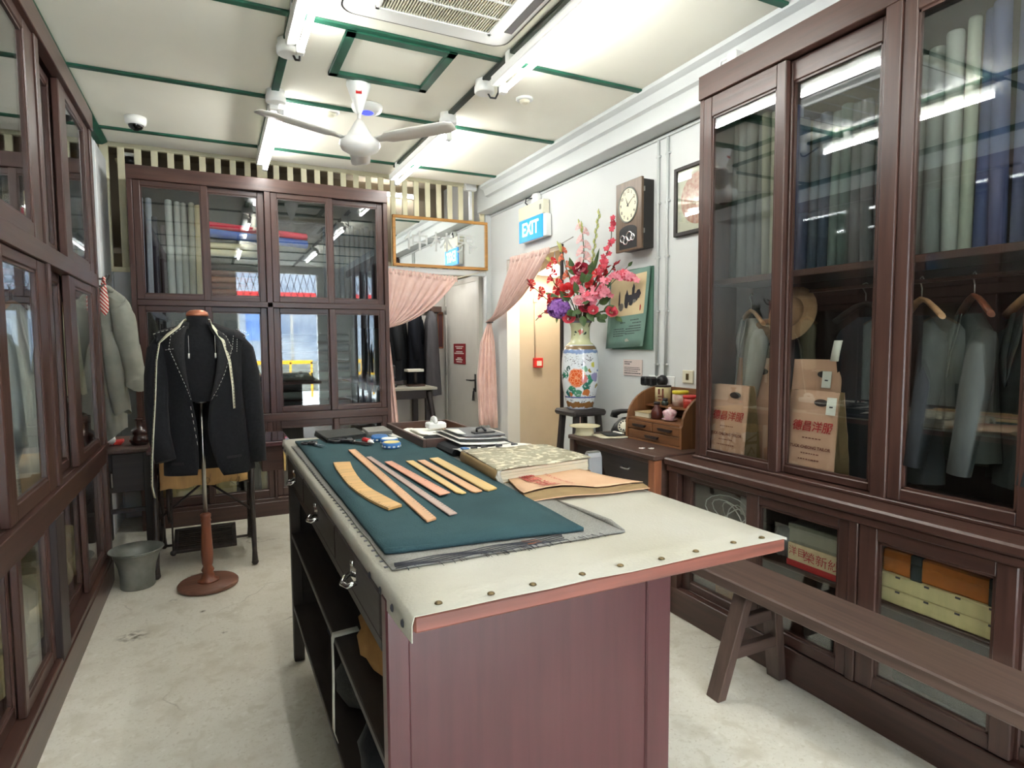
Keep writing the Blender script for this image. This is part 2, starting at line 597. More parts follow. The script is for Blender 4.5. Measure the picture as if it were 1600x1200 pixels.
# passage behind the right-hand doorway
q = MB()
q.box(2.8, 4.3, 5.5, 5.6, 0, 2.6)
struct('wall_passage', q, 'passage')
q = MB()
q.box(2.8, 4.3, 4.3, 4.42, 0, 2.6)
q.box(4.2, 4.3, 4.42, 5.5, 0, 2.6)
struct('wall_passage_end', q, 'passage')
struct('ceiling_passage', MB().box(2.8, 4.3, 4.3, 5.6, 2.5, 2.6), 'passage')
struct('trim_jamb', MB().box(2.64, 2.8, 4.405, 4.435, 0, 2.27, .003), 'cabdarkz')
# front of the shop behind the camera: open doorway, barred transom, pavement and houses across the street
q = MB()
q.box(-1.2, .45, -2.2, -2.05, 0, CZ)
q.box(1.95, 2.8, -2.2, -2.05, 0, CZ)
q.box(.45, 1.95, -2.2, -2.05, 2.2, 2.4)
q.box(.45, 1.95, -2.2, -2.05, 2.85, CZ)
struct('wall_front', q, 'wallwhite')
q = MB()
for i in range(12):
    x = .45 + i * .125
    q.tube([(x, -2.12, 2.4), (x + .06, -2.12, 2.62), (x, -2.12, 2.85)], .006, 5)
    q.tube([(x + .125, -2.12, 2.4), (x + .065, -2.12, 2.62), (x + .125, -2.12, 2.85)], .006, 5)
struct('trim_transom_grille', q, 'iron')
struct('pavement', MB().box(-8, 10, -14, -2.2, -.1, -.02), 'wallwhite')
q = MB()
q.box(-8, 10, -14.3, -14, 0, 7)
struct('backdrop_house', q, mat('far_facade', (160, 166, 172), rough=.8, c2=(104, 118, 138), scale=.9))
bar = thing('street_barrier', 'yellow street barrier seen only in the cabinet glass', 'barrier', (1.2, -6.5, -.02))
q = MB()
for x in (.2, .75, 1.3, 1.85, 2.4):
    q.box(x, x + .05, -6.53, -6.47, -.02, .95)
q.box(.2, 2.45, -6.53, -6.47, .55, .65)
q.box(.2, 2.45, -6.53, -6.47, .9, 1.0)
obj('barrier_rail', q, mat('barrier_yellow', (236, 176, 30), rough=.5), bar)

aw = thing('street_stall', 'white and red street stall seen only as a reflection in the back cabinet', 'stall', (1.2, -9.2, -.02))
obj('awning', MB().box(-.4, 3.2, -9.4, -8.6, 2.5, 2.6, .01), 'plastic', aw)
obj('red_sign', MB().box(-.2, 2.9, -8.62, -8.58, 2.6, 3.0, .01), mat('stall_red', (196, 40, 40), rough=.5), aw)
obj('poster', MB().box(.9, 1.9, -8.82, -8.78, 1.55, 2.35, .01), mat('poster_blue', (60, 96, 160), rough=.5, c2=(120, 150, 190), scale=3), aw)
obj('counter', MB().box(-.2, 3.0, -9.2, -8.8, -.02, .9, .01), 'zinc', aw)
for x in (-.3, .7, 2.2, 3.1): obj('post', MB().box(x - .04, x + .04, -8.9, -8.82, -.02, 2.5), 'steel', aw)

# ================================================================ ceiling things
te = bpy.data.materials.new('lit_tube')
te.use_nodes = True
te.node_tree.nodes.remove(te.node_tree.nodes['Principled BSDF'])
em = te.node_tree.nodes.new('ShaderNodeEmission')
em.inputs[0].default_value = (1, .995, .97, 1)
em.inputs[1].default_value = TUBE
te.node_tree.links.new(em.outputs[0], te.node_tree.nodes['Material Output'].inputs['Surface'])
M['tube'] = te


def tube_light(x, y0, y1, label):
    t = thing('fluorescent_light', label, 'light', (x, (y0 + y1) / 2, CZ), 0, 'fluorescent tubes on the ceiling')
    q = MB()
    q.box(x - .035, x + .02, y0, y1, 2.892, 2.945, .006)
    obj('channel', q, 'plastic', t)
    obj('tube', MB().tube([(x + .035, y0 + .05, 2.872), (x + .035, y1 - .05, 2.872)], .0145, 10), te, t)
    for y, s_ in ((y0, 1), (y1, -1)):
        obj('lamp_holder', MB().box(x + .012, x + .05, y, y + s_ * .045, 2.852, 2.907, .004), 'plastic', t)
    for y in (y0 + .2, y1 - .2):
        obj('mounting_bracket', MB().box(x - .03, x + .015, y - .02, y + .02, 2.944, 2.999), 'plastic', t)
    return t


tube_light(.40, 1.96, 3.2, 'fluorescent tube cut by the top edge of the photo, left of the air conditioner')
tube_light(.40, 4.1, 5.4, 'fluorescent tube at the back, above the left half of the back cabinet')
tube_light(1.49, 1.96, 3.2, 'long fluorescent tube right beside the ceiling air conditioner')
tube_light(1.49, 4.04, 5.4, 'fluorescent tube at the back, behind the right blade of the fan')
lt_ = thing('fluorescent_light', 'added unseen fluorescent tube brightening the loft behind the slats', 'light', (1.9, 7.2, 3.3))  # added lamp, hidden, lifts the black gaps between the slats
obj('channel', MB().box(1.5, 2.3, 7.24, 7.29, 3.2, 3.25), 'plastic', lt_)
obj('tube', MB().tube([(1.55, 7.21, 3.2), (2.25, 7.21, 3.2)], .008, 8), te, lt_)
tube_light(.40, -.3, .95, 'fluorescent tube of the left row over the camera, outside the photo')
tube_light(1.49, -.3, .95, 'fluorescent tube of the right row over the camera, outside the photo')


def junction(x, y, label, wire=True):
    t = thing('junction_box', label, 'junction box', (x, y, CZ), 0)
    obj('box_body', MB().lathe([(.052, 2.925), (.06, 2.93), (.06, 2.96), (.054, 2.975), (.054, 2.999)], (x, y, 0), 20), 'plastic', t)
    if wire:
        obj('cable', MB().tube([(x + .02, y, 2.935), (x + .03, y - .02, 2.9), (x + .045, y - .06, 2.885), (x + .04, y - .11, 2.9), (x + .02, y - .16, 2.93)], .006, 6), 'black', t)


junction(.402, 3.38, 'round white junction box with cable loop at the end of the near left tube')
junction(.40, 4.07, 'round white junction box on the green strip left of the fan', False)
junction(1.50, 3.39, 'round white junction box with cable loop at the end of the near right tube')
junction(1.485, 3.97, 'round white junction box above the tip of the right fan blade', False)

# air conditioner cassette
ac = thing('air_conditioner', 'white ceiling cassette air conditioner with a slatted grille', 'air conditioner', (.97, 2.47, CZ))


def rrect(cx, cy, hx, hy, r, n=6):
    out = []
    for (sx, sy, a0) in ((1, 1, 0), (-1, 1, 90), (-1, -1, 180), (1, -1, 270)):
        for i in range(n + 1):
            a = radians(a0 + 90 * i / n)
            out.append((cx + sx * (hx - r) + r * cos(a), cy + sy * (hy - r) + r * sin(a)))
    return out


pl = lambda u, v, t: (u, v, t)
obj('housing', MB().prism(rrect(.97, 2.47, .435, .435, .1), pl, 2.965, 2.999), 'ivory', ac)
obj('fascia_panel', MB().prism(rrect(.97, 2.47, .405, .405, .08), pl, 2.945, 2.966), 'plastic', ac)
q = MB()
q.grid([[(x, y, z) for x, y in rrect(.97, 2.47, h, h, .075)] for h, z in ((.412, 2.9445), (.404, 2.9435))], closed=True)
obj('shadow_seam', q, 'black', ac)  # black ring puts the shadow line round the panel into colour
obj('air_flap', MB().prism(rrect(.97, 2.47, .335, .335, .03), pl, 2.935, 2.946), 'plastic', ac)
obj('duct_opening', MB().box(.97 - .265, .97 + .265, 2.47 - .265, 2.47 + .265, 2.9335, 2.936), 'cabdarkx', ac)
q = MB()
x = .97 - .262
while x < .97 + .260:
    q.box(x, x + .006, 2.47 - .265, 2.47 + .265, 2.922, 2.934)
    x += .0125
obj('grille_slats', q, 'ivory', ac, kind='stuff')
q = MB()
for d in (-.13, 0, .13): q.box(.97 - .265, .97 + .265, 2.47 + d - .006, 2.47 + d + .006, 2.92, 2.93)
for a in ((-.275, -.26, -.275, .275), (.26, .275, -.275, .275), (-.275, .275, -.275, -.26), (-.275, .275, .26, .275)):
    q.box(.97 + a[0], .97 + a[1], 2.47 + a[2], 2.47 + a[3], 2.918, 2.936)
obj('grille_frame', q, 'plastic', ac)
for s_ in (-1, 1):
    obj('air_slot', MB().box(.97 + s_ * .345, .97 + s_ * .385, 2.47 - .26, 2.47 + .26, 2.942, 2.9455), 'black', ac)

# ceiling fan
F = (.83, 3.72)
fan = thing('ceiling_fan', 'white three-bladed ceiling fan with a red square badge on its canopy', 'fan', (F[0], F[1], CZ))
c0 = (F[0], F[1], 0)
obj('canopy', MB().lathe([(.012, 2.81), (.02, 2.83), (.072, 2.975), (.07, 2.998)], c0, 24), 'plastic', fan)
obj('downrod', MB().tube([(F[0], F[1], 2.73), (F[0], F[1], 2.83)], .012, 10), 'plastic', fan)
obj('lower_cone', MB().lathe([(.085, 2.655), (.07, 2.69), (.03, 2.76), (.016, 2.78)], c0, 24), 'plastic', fan)
obj('motor', MB().lathe([(.02, 2.575), (.07, 2.583), (.108, 2.605), (.122, 2.632), (.115, 2.658), (.08, 2.672)], c0, 28), 'plastic', fan)
Tb = frame((F[0] - .0, F[1] - .0, 0), (.9, -.44, 0), (0, 0, 1))
q = MB()
nrm = Vector((-.2, -.98, 0)).normalized()
pc = Vector((F[0], F[1], 2.925)) + nrm * .053
q.box(-.017, .017, -.017, .017, -.003, .001, T=frame(pc, (.98, -.2, 0), (-nrm.x * .35, -nrm.y * .35, .93)))
obj('badge', q, 'redp', fan)
text('KDK', .015, frame(pc + nrm * .004, (.98, -.2, 0), (-nrm.x * .35, -nrm.y * .35, .93)), 'paper', 'badge_lettering', fan)
M['blade'] = mat('fan_blade_white', (214, 212, 206), rough=.3, var=.02)  # darker than the fan body, shade under the blades put into the colour
for ang in (196, 318, 77):
    a = radians(ang)
    d = Vector((cos(a), sin(a), 0))
    n_ = Vector((-sin(a), cos(a), 0))
    tl = .13
    rows = []
    for (r_, w_) in ((.1, .028), (.16, .034), (.19, .058), (.3, .064), (.48, .064), (.56, .06), (.6, .04)):
        o_ = Vector((F[0], F[1], 2.645 + r_ * .06)) + d * r_
        rows.append([o_ - n_ * w_ + Vector((0, 0, tl * w_)), o_ - n_ * w_ * .3 + Vector((0, 0, .004)), o_ + n_ * w_ - Vector((0, 0, tl * w_))])
    obj('blade', MB().grid(rows, th=.006), 'blade', fan)

# small round ceiling fittings
t = thing('access_point', 'white disc on the ceiling behind the fan with a blue light', 'sensor', (.96, 4.07, CZ))
obj('dish', MB().lathe([(.06, 2.955), (.09, 2.965), (.1, 2.985), (.1, 2.999)], (.96, 4.07, 0), 28), 'plastic', t)
obj('blue_light', MB().lathe([(.04, 2.9525), (.045, 2.956)], (.96, 4.07, 0), 20), mat('blue_glow', (60, 70, 230), emit=.35), t)
t = thing('smoke_detector', 'small flat round smoke detector alone on the ceiling near the right wall', 'sensor', (1.836, 3.52, CZ))
obj('base_ring', MB().lathe([(.045, 2.985), (.055, 2.99), (.055, 2.999)], (1.836, 3.52, 0), 24), 'plastic', t)
obj('sensor_head', MB().lathe([(.02, 2.968), (.032, 2.975), (.034, 2.986)], (1.836, 3.52, 0), 18), 'ivory', t)
t = thing('smoke_detector', 'round smoke detector behind the fan motor', 'sensor', (.76, 4.25, CZ))
obj('base_ring', MB().lathe([(.05, 2.98), (.058, 2.988), (.058, 2.999)], (.76, 4.25, 0), 24), 'plastic', t)
obj('sensor_head', MB().lathe([(.02, 2.96), (.032, 2.968), (.036, 2.982)], (.76, 4.25, 0), 18), 'ivory', t)
t = thing('security_camera', 'white dome security camera on the ceiling near the back cabinet', 'camera', (-.418, 4.94, CZ))
obj('camera_base', MB().lathe([(.05, 2.945), (.062, 2.955), (.066, 2.975), (.066, 2.999)], (-.418, 4.94, 0), 24), 'plastic', t)
obj('dome', MB().sphere((-.418, 4.94, 2.947), .047, (1, 1, .8), 18, 10), mat('smoked_dome', (16, 16, 18), rough=.08), t)
t = thing('security_camera', 'black dome camera behind the slats above the left end of the back cabinet', 'camera', (-.52, 5.99, 2.95))
obj('dome', MB().sphere((-.56, 6.0, 2.97), .05, (1, 1, .9), 14, 8), 'black', t)
obj('camera_base', MB().box(-.62, -.5, 5.96, 6.06, 3.0, 3.03, .005), 'plastic', t)
t = thing('electrical_box', 'small white electrical box above the slats beside the right beam', 'box', (2.42, 5.84, 2.99))
obj('box_body', MB().box(2.36, 2.48, 5.82, 5.88, 3.0, 3.075, .006), 'plastic', t)
obj('conduit', MB().box(2.41, 2.445, 5.86, 5.885, 2.71, 3.0, .004), 'plastic', t)
t = thing('wall_sensor', 'small white bracket sensor on the front corner of the right cabinet top', 'sensor', (2.36, 2.34, 2.78))
q = MB()
q.box(2.335, 2.395, 2.25, 2.31, 2.79, 2.87, .005)
obj('sensor_body', q, 'plastic', t)
obj('bracket_arm', MB().tube([(2.36, 2.3, 2.86), (2.36, 2.37, 2.865), (2.36, 2.38, 2.83), (2.36, 2.37, 2.8)], .006, 6), 'plastic', t)
obj('foot', MB().box(2.33, 2.4, 2.24, 2.32, 2.78, 2.792), 'plastic', t)

# ================================================================ cabinets
class Cab:
    """u along the front, v depth behind the face, z up"""
    def __init__(s, kind):
        s.k = kind

    def lo(s, q, u0, u1, v0, v1, z0, z1, bev=.0):
        if s.k == 'B': q.box(u0, u1, 5.42 + v0, 5.42 + v1, z0, z1, bev)
        elif s.k == 'L': q.box(-.6 - v0, -.6 - v1, u0, u1, z0, z1, bev)
        else: q.box(2.27 + v0, 2.27 + v1, u0, u1, z0, z1, bev)
        return q

    def w(s, h=False):
        return M['cab' + ('z' if not h else ('x' if s.k == 'B' else 'y'))]


def part(cab, root, name, u0, u1, v0, v1, z0, z1, m=None, bev=.003, parent=None):
    horiz = (u1 - u0) > (z1 - z0)
    return obj(name, cab.lo(MB(), u0, u1, v0, v1, z0, z1, bev), m or cab.w(horiz), parent or root)


def door(cab, root, u0, u1, z0, z1, v, sl=.05, sr=.05, rb=.045, rt=.045, th=.03, gm='glass', name='sliding_door'):
    q = MB()
    cab.lo(q, u0, u0 + sl, v, v + th, z0, z1, .004)
    cab.lo(q, u1 - sr, u1, v, v + th, z0, z1, .004)
    q.mi = 1
    cab.lo(q, u0 + sl - .002, u1 - sr + .002, v + .001, v + th - .001, z0, z0 + rb, .004)
    cab.lo(q, u0 + sl - .002, u1 - sr + .002, v + .001, v + th - .001, z1 - rt, z1, .004)
    # glazing bead, one step back
    q.mi = 0
    for a in ((u0 + sl - .001, u0 + sl + .009, z0 + rb, z1 - rt), (u1 - sr - .009, u1 - sr + .001, z0 + rb, z1 - rt)):
        cab.lo(q, a[0], a[1], v + .007, v + th - .006, a[2], a[3])
    q.mi = 1
    for a in ((z0 + rb - .001, z0 + rb + .009), (z1 - rt - .009, z1 - rt + .001)):
        cab.lo(q, u0 + sl, u1 - sr, v + .007, v + th - .006, a[0], a[1])
    d = obj(name, q, [cab.w(), cab.w(True)], root)
    obj('pane', cab.lo(MB(), u0 + sl - .004, u1 - sr + .004, v + .013, v + .017, z0 + rb - .004, z1 - rt + .004), gm, d)
    return d


# ---- back cabinet
B = Cab('B')
bc = thing('display_cabinet', 'tall dark wood glass cabinet standing against the back partition, eight panes over low doors', 'cabinet', (.45, 5.42, 0))
part(B, bc, 'side_panel', -.54, -.505, 0, .44, 0, 2.80)
part(B, bc, 'side_panel', 1.405, 1.44, 0, .44, 0, 2.80)
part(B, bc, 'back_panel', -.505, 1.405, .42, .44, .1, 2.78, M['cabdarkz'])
part(B, bc, 'fascia', -.54, 1.44, -.012, .02, 2.695, 2.80)
part(B, bc, 'top_board', -.54, 1.44, .02, .44, 2.77, 2.80)
part(B, bc, 'post', .418, .463, -.004, .4, .84, 2.70)
part(B, bc, 'post', .43, .452, .0, .4, .13, .80)
part(B, bc, 'rail', -.505, 1.405, -.004, .42, 1.752, 1.795)
part(B, bc, 'rail', -.505, 1.405, -.012, .42, .80, .866)
part(B, bc, 'rail', -.505, 1.405, 0, .42, .105, .15)
part(B, bc, 'plinth', -.54, 1.44, -.006, .03, 0, .12)
for (z0, z1, fr) in ((1.797, 2.695, (0, 1, 0, 1)), (.868, 1.751, (0, 1, 1, 0))):
    for i, (u0, u1) in enumerate(((-.503, .003), (-.048, .416), (.465, .962), (.915, 1.403))):
        door(B, bc, u0, u1, z0, z1, .036 if fr[i] else .003, gm='back_glass', rb=.042, rt=.042)
for i, (u0, u1) in enumerate(((-.503, -.02), (-.07, .428), (.454, .97), (.93, 1.403))):
    door(B, bc, u0, u1, .152, .798, .036 if i in (0, 2) else .003, rb=.07, rt=.06, sl=.045, sr=.045)

# ---- left cabinet
Lc = Cab('L')
lc = thing('display_cabinet', 'long dark wood glass cabinet running along the left wall towards the camera', 'cabinet', (-.6, 2.4, 0))
part(Lc, lc, 'end_panel', 4.335, 4.36, .0, .44, 0, 2.80)
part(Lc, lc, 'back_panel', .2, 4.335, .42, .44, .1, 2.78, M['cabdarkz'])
part(Lc, lc, 'fascia', .2, 4.36, -.014, .03, 2.70, 2.805)
part(Lc, lc, 'top_board', .2, 4.36, .03, .44, 2.77, 2.80)
part(Lc, lc, 'rail', .2, 4.335, -.004, .42, 1.787, 1.865)
part(Lc, lc, 'ledge', .2, 4.365, -.012, .02, .825, .855)
part(Lc, lc, 'counter_board', .2, 4.335, .02, .42, .79, .855)
part(Lc, lc, 'rail', .2, 4.335, -.002, .025, .742, .825)
part(Lc, lc, 'rail', .2, 4.335, .0, .42, .12, .165)
part(Lc, lc, 'plinth', .2, 4.36, -.006, .025, 0, .14)
for u in (.55, 1.83):
    part(Lc, lc, 'post', u, u + .06, 0, .06, .14, 2.70)
part(Lc, lc, 'post', 3.10, 3.158, -.002, .05, .855, 2.70)
part(Lc, lc, 'post', 2.985, 3.13, -.004, .06, .15, .745, M['cabdarkz'])
part(Lc, lc, 'end_stile', 4.30, 4.36, -.004, .03, .14, 2.70)
for (z0, z1) in ((1.867, 2.698), (.857, 1.786)):
    door(Lc, lc, 3.16, 3.60, z0, z1, .045, sl=.04, gm='left_glass')
    door(Lc, lc, 3.555, 4.30, z0, z1, .006, sl=.145, sr=.12, gm='left_glass')
    door(Lc, lc, 2.44, 3.098, z0, z1, .006, sl=.09, sr=.13, rb=.06, gm='left_glass')
    door(Lc, lc, 1.89, 2.50, z0, z1, .045, gm='left_glass')
    door(Lc, lc, 1.25, 1.828, z0, z1, .006, gm='left_glass')
    door(Lc, lc, .61, 1.30, z0, z1, .045, gm='left_glass')
for (u0, u1, v) in ((3.132, 3.78, .05), (3.72, 4.30, .02), (2.54, 2.985, .02), (1.89, 2.585, .05), (1.25, 1.828, .02), (.61, 1.3, .05)):
    door(Lc, lc, u0, u1, .166, .742, v, sl=.045, sr=.045, rb=.05, rt=.03, th=.025, gm='left_glass')

# ---- right cabinet: shallow glazed upper part on a deeper base
Rc = Cab('R')
rc = thing('display_cabinet', 'large dark wood glass cabinet on the right with fabric rolls above paper bags', 'cabinet', (2.27, 1.2, 0))
part(Rc, rc, 'end_panel', 2.39, 2.42, .0, .385, .84, 2.78)
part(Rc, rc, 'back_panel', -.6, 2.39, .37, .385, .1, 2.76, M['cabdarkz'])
part(Rc, rc, 'fascia', -.6, 2.42, -.012, .03, 2.668, 2.785)
part(Rc, rc, 'top_board', -.6, 2.42, .03, .385, 2.755, 2.785)
part(Rc, rc, 'post', 1.402, 1.462, -.01, .06, .842, 2.67)
part(Rc, rc, 'post', -.05, .01, -.01, .06, .842, 2.67)
part(Rc, rc, 'bottom_rail', -.6, 2.42, -.02, .03, .838, .853)
door(Rc, rc, 1.90, 2.392, .853, 2.666, .0, sl=.05, sr=.055, rb=.036, rt=.10)
door(Rc, rc, 1.46, 1.945, .853, 2.666, .036, sl=.04, sr=.05, rb=.034, rt=.09)
door(Rc, rc, .94, 1.402, .853, 2.666, .0, sl=.05, sr=.05, rb=.045, rt=.055)
door(Rc, rc, .46, .985, .853, 2.666, .036)
door(Rc, rc, .008, .5, .853, 2.666, .0)
part(Rc, rc, 'shelf', -.05, 2.388, .07, .37, 1.735, 1.765)
part(Rc, rc, 'garment_rail', -.05, 1.9, .18, .2, 1.668, 1.684)
# base
part(Rc, rc, 'ledge', -.6, 2.50, -.145, .385, .80, .838, bev=.008)
part(Rc, rc, 'ledge_moulding', -.6, 2.495, -.13, -.11, .765, .80, bev=.006)
part(Rc, rc, 'end_panel', 2.46, 2.49, -.11, .385, 0, .80)
part(Rc, rc, 'end_stile', 2.42, 2.49, -.115, -.08, .14, .80)
part(Rc, rc, 'plinth', -.6, 2.49, -.118, -.08, 0, .145)
part(Rc, rc, 'bottom_board', -.6, 2.46, -.08, .37, .13, .15)
part(Rc, rc, 'post', 1.432, 1.468, -.117, -.06, .145, .765)
part(Rc, rc, 'shelf', -.6, 2.46, -.06, .37, .455, .475)
door(Rc, rc, 1.93, 2.42, .147, .763, -.08, sl=.045, sr=.06, rb=.045, rt=.03, th=.025)
door(Rc, rc, 1.468, 1.97, .147, .763, -.112, sl=.045, sr=.072, rb=.05, rt=.042)
door(Rc, rc, .925, 1.430, .147, .763, -.112, sl=.06, sr=.07, rb=.05, rt=.05)
door(Rc, rc, .4, .965, .147, .763, -.08)

# ================================================================ fabric rolls
CL = {}


def cloth(c):
    if c not in CL: CL[c] = mat('suiting_%d_%d_%d' % c, c, rough=.95, var=.12, scale=30, stretch=(1, 1, .2), bump=.12, spec=.2)
    return CL[c]


def bolt(c, x, y, z, r, h, label, group, rot=None, tilt=(0, 0)):
    me = bpy.data.meshes.new('fabric_roll')
    q = MB()
    q.rings([(0, 0, zz * h, r * s_, r * s_ * .94) for zz, s_ in ((0, .93), (.008, 1), (.33, 1.01), (.66, .99), (.99, 1), (1, .9))], 14)
    q.rings([(0, 0, h * 1.001, r * .55, r * .5), (0, 0, h * 1.006, r * .5, r * .45)], 10)
    q.bm.to_mesh(me)
    q.bm.free()
    me.materials.append(cloth(c))
    o = bpy.data.objects.new('fabric_roll', me)
    C.objects.link(o)
    o.location = (x, y, z)
    o.rotation_euler = rot or (tilt[0], tilt[1], 0)
    tag(o, label, 'fabric roll', group)
    return o


g = 'fabric rolls on the upper shelf of the right cabinet'
# right cabinet, far pane to near pane
rows = [((78, 80, 78), 2.34, .03, .80, 'charcoal'), ((96, 99, 98), 2.28, .03, .78, 'mid grey'), ((88, 90, 88), 2.225, .028, .76, 'dull grey'), ((74, 76, 74), 2.172, .027, .75, 'dark grey'),
        ((116, 115, 100), 2.122, .024, .77, 'khaki'), ((124, 122, 104), 2.076, .024, .76, 'pale khaki'), ((118, 117, 100), 2.03, .024, .75, 'olive khaki'), ((50, 62, 96), 1.98, .027, .76, 'deep blue'),
        ((58, 66, 86), 1.925, .027, .68, 'slate blue'), ((60, 70, 80), 1.873, .026, .66, 'blue grey'), ((56, 66, 78), 1.822, .025, .67, 'dusky blue'), ((84, 96, 92), 1.772, .026, .66, 'sea grey'),
        ((70, 84, 80), 1.722, .025, .67, 'green grey'), ((78, 82, 82), 1.672, .025, .66, 'ash grey'), ((86, 88, 88), 1.622, .025, .66, 'pewter grey'), ((66, 68, 70), 1.57, .026, .67, 'graphite'), ((72, 74, 76), 1.515, .026, .68, 'iron grey'),
        ((110, 112, 106), 1.435, .03, .75, 'stone grey'), ((104, 108, 104), 1.372, .032, .76, 'grey'), ((150, 154, 148), 1.312, .03, .79, 'light silver grey'), ((146, 152, 138), 1.262, .022, .81, 'pale green'),
        ((60, 70, 104), 1.212, .027, .82, 'bright blue'), ((72, 80, 112), 1.156, .028, .82, 'blue'), ((80, 84, 108), 1.098, .028, .82, 'greyish blue'), ((74, 78, 100), 1.04, .028, .81, 'dim blue'),
        ((52, 60, 100), .982, .028, .8, 'royal blue'), ((60, 66, 98), .924, .028, .8, 'dark royal blue')]
for i, (c, y, r, h, nm) in enumerate(rows):
    pn = 'far pane' if i < 8 else 'middle pane' if i < 17 else 'near pane'
    pos = i if i < 8 else i - 8 if i < 17 else i - 17
    o_ = ('leftmost', 'second', 'third', 'fourth', 'fifth', 'sixth', 'seventh', 'eighth', 'ninth', 'tenth')[pos]
    bolt(c, 2.44 + R.uniform(-.012, .012), y, 1.766, r, h, '%s upright fabric roll, %s in the %s of the right cabinet' % (nm, o_, pn), g, tilt=(R.uniform(-.012, .012), R.uniform(-.02, .03)))
# back cabinet upper left, standing
g = 'fabric rolls standing in the upper left of the back cabinet'
for i, (c, x, r, h, nm) in enumerate([((140, 146, 164), -.475, .021, .80, 'lavender grey'), ((146, 150, 160), -.425, .022, .8, 'pale blue grey'), ((52, 50, 62), -.375, .022, .66, 'dark navy'), ((72, 62, 66), -.328, .02, .6, 'brownish black'),
                                       ((166, 168, 164), -.275, .026, .8, 'light grey'), ((158, 160, 156), -.222, .023, .79, 'mid light grey'), ((150, 150, 142), -.174, .022, .785, 'warm grey'), ((158, 154, 136), -.128, .022, .79, 'khaki grey'), ((218, 200, 156), -.072, .028, .775, 'cream')]):
    bolt(c, x, 5.6, 1.797, r, h, '%s standing fabric roll, %s from the left in the back cabinet' % (nm, ('first', 'second', 'third', 'fourth', 'fifth', 'sixth', 'seventh', 'eighth', 'ninth')[i]), g, tilt=(R.uniform(-.01, .01), R.uniform(-.01, .015)))
# red and blue rolls bridging across, wrapped in plastic
bolt((206, 44, 70), -.1, 5.66, 2.44, .03, .88, 'red plastic wrapped fabric roll lying across the back cabinet', 'rolls lying across the back cabinet', rot=(0, radians(93.5), 0))
bolt((54, 82, 160), -.12, 5.64, 2.375, .036, .9, 'blue plastic wrapped fabric roll lying under the red one', 'rolls lying across the back cabinet', rot=(0, radians(93.5), 0))
g = 'stacked brown rolls in the back cabinet'
for i in range(7):
    c = ((112, 60, 40), (122, 66, 42), (106, 54, 38), (128, 72, 46), (98, 56, 44), (60, 50, 48), (58, 48, 46))[i]
    bolt(c, -.03, 5.68, 1.835 + i * .052, .026, .56, '%s fabric roll lying in the brown stack, %s from the bottom' % (('rust brown', 'chestnut', 'dark rust', 'orange brown', 'dull brown', 'blackish', 'black')[i], ('first', 'second', 'third', 'fourth', 'fifth', 'sixth', 'seventh')[i]), g, rot=(0, radians(90), 0))
g = 'cream rolls lying above the brown stack'
for i in range(2):
    bolt((188, 176, 140), -.03, 5.68, 2.215 + i * .056, .027, .4, ('lower', 'upper')[i] + ' cream fabric roll lying on top of the brown stack', g, rot=(0, radians(90), 0))
g = 'dark rolls standing in the upper right of the back cabinet'
for i in range(10):
    x = .93 + i * .046
    c = ((42, 46, 58), (48, 52, 62), (54, 58, 66), (44, 48, 60), (58, 60, 66), (50, 54, 62), (42, 44, 54), (46, 50, 58), (40, 42, 52), (36, 38, 46))[i]
    bolt(c, x, 5.62, 1.797, .021, .68 + .015 * (i % 3), 'dark standing fabric roll in the upper right back cabinet, %s from the left' % ('first', 'second', 'third', 'fourth', 'fifth', 'sixth', 'seventh', 'eighth', 'ninth', 'tenth')[i], g)
g = 'dark rolls lying in the lower right of the back cabinet'
for i in range(8):
    c = ((52, 54, 54), (86, 92, 88), (46, 46, 48), (80, 86, 82), (50, 54, 58), (58, 60, 60), (44, 46, 50), (54, 54, 56))[i]
    bolt(c, .5, 5.66, .905 + i * .085, .034, .62, 'lying fabric roll in the lower right back cabinet, %s from the bottom' % ('first', 'second', 'third', 'fourth', 'fifth', 'sixth', 'seventh', 'eighth')[i], g, rot=(0, radians(90), 0))
g = 'dark rolls standing in the lower right of the back cabinet'
for i in range(4):
    c = ((70, 74, 76), (46, 48, 54), (40, 42, 48), (84, 92, 90))[i]
    bolt(c, 1.16 + i * .068, 5.63, .868, .03, .72, '%s fabric roll standing beside the lying stack, lower right' % ('grey', 'black', 'inky black', 'sage grey')[i], g)
g = 'dark rolls behind the dressed form'
for i in range(7):
    bolt(((46, 44, 46), (40, 42, 48), (52, 50, 52), (38, 38, 42), (56, 58, 60), (44, 44, 48), (36, 36, 40))[i], -.46 + i * .12, 5.66, .868, .05, .78, 'dark fabric roll behind the dressed form, %s from the left' % ('first', 'second', 'third', 'fourth', 'fifth', 'sixth', 'seventh')[i], g)
# cream parcels behind the low doors of the back cabinet
for i, (x, w_, h, c) in enumerate([(-.4, .3, .34, (206, 186, 132)), (-.06, .2, .3, (188, 170, 120)), (.2, .14, .36, (46, 44, 44)), (.33, .16, .33, (196, 176, 124)), (.6, .22, .4, (170, 140, 90)), (.95, .26, .3, (190, 172, 130))]):
    q = MB()
    q.box(x, x + w_, 5.52, 5.74, .151, .151 + h, .03)
    q.box(x + w_ * .3, x + w_ * .34, 5.515, 5.745, .15, .153 + h, .002)
    obj('paper_parcel', q, cloth(c), label='%s behind the low doors of the back cabinet, %s from the left' % ('black cloth bundle' if i == 2 else 'tan paper parcel', ('first', 'second', 'third', 'fourth', 'fifth', 'sixth')[i]), cat='parcel', group='parcels in the back cabinet base', jitter=.004)

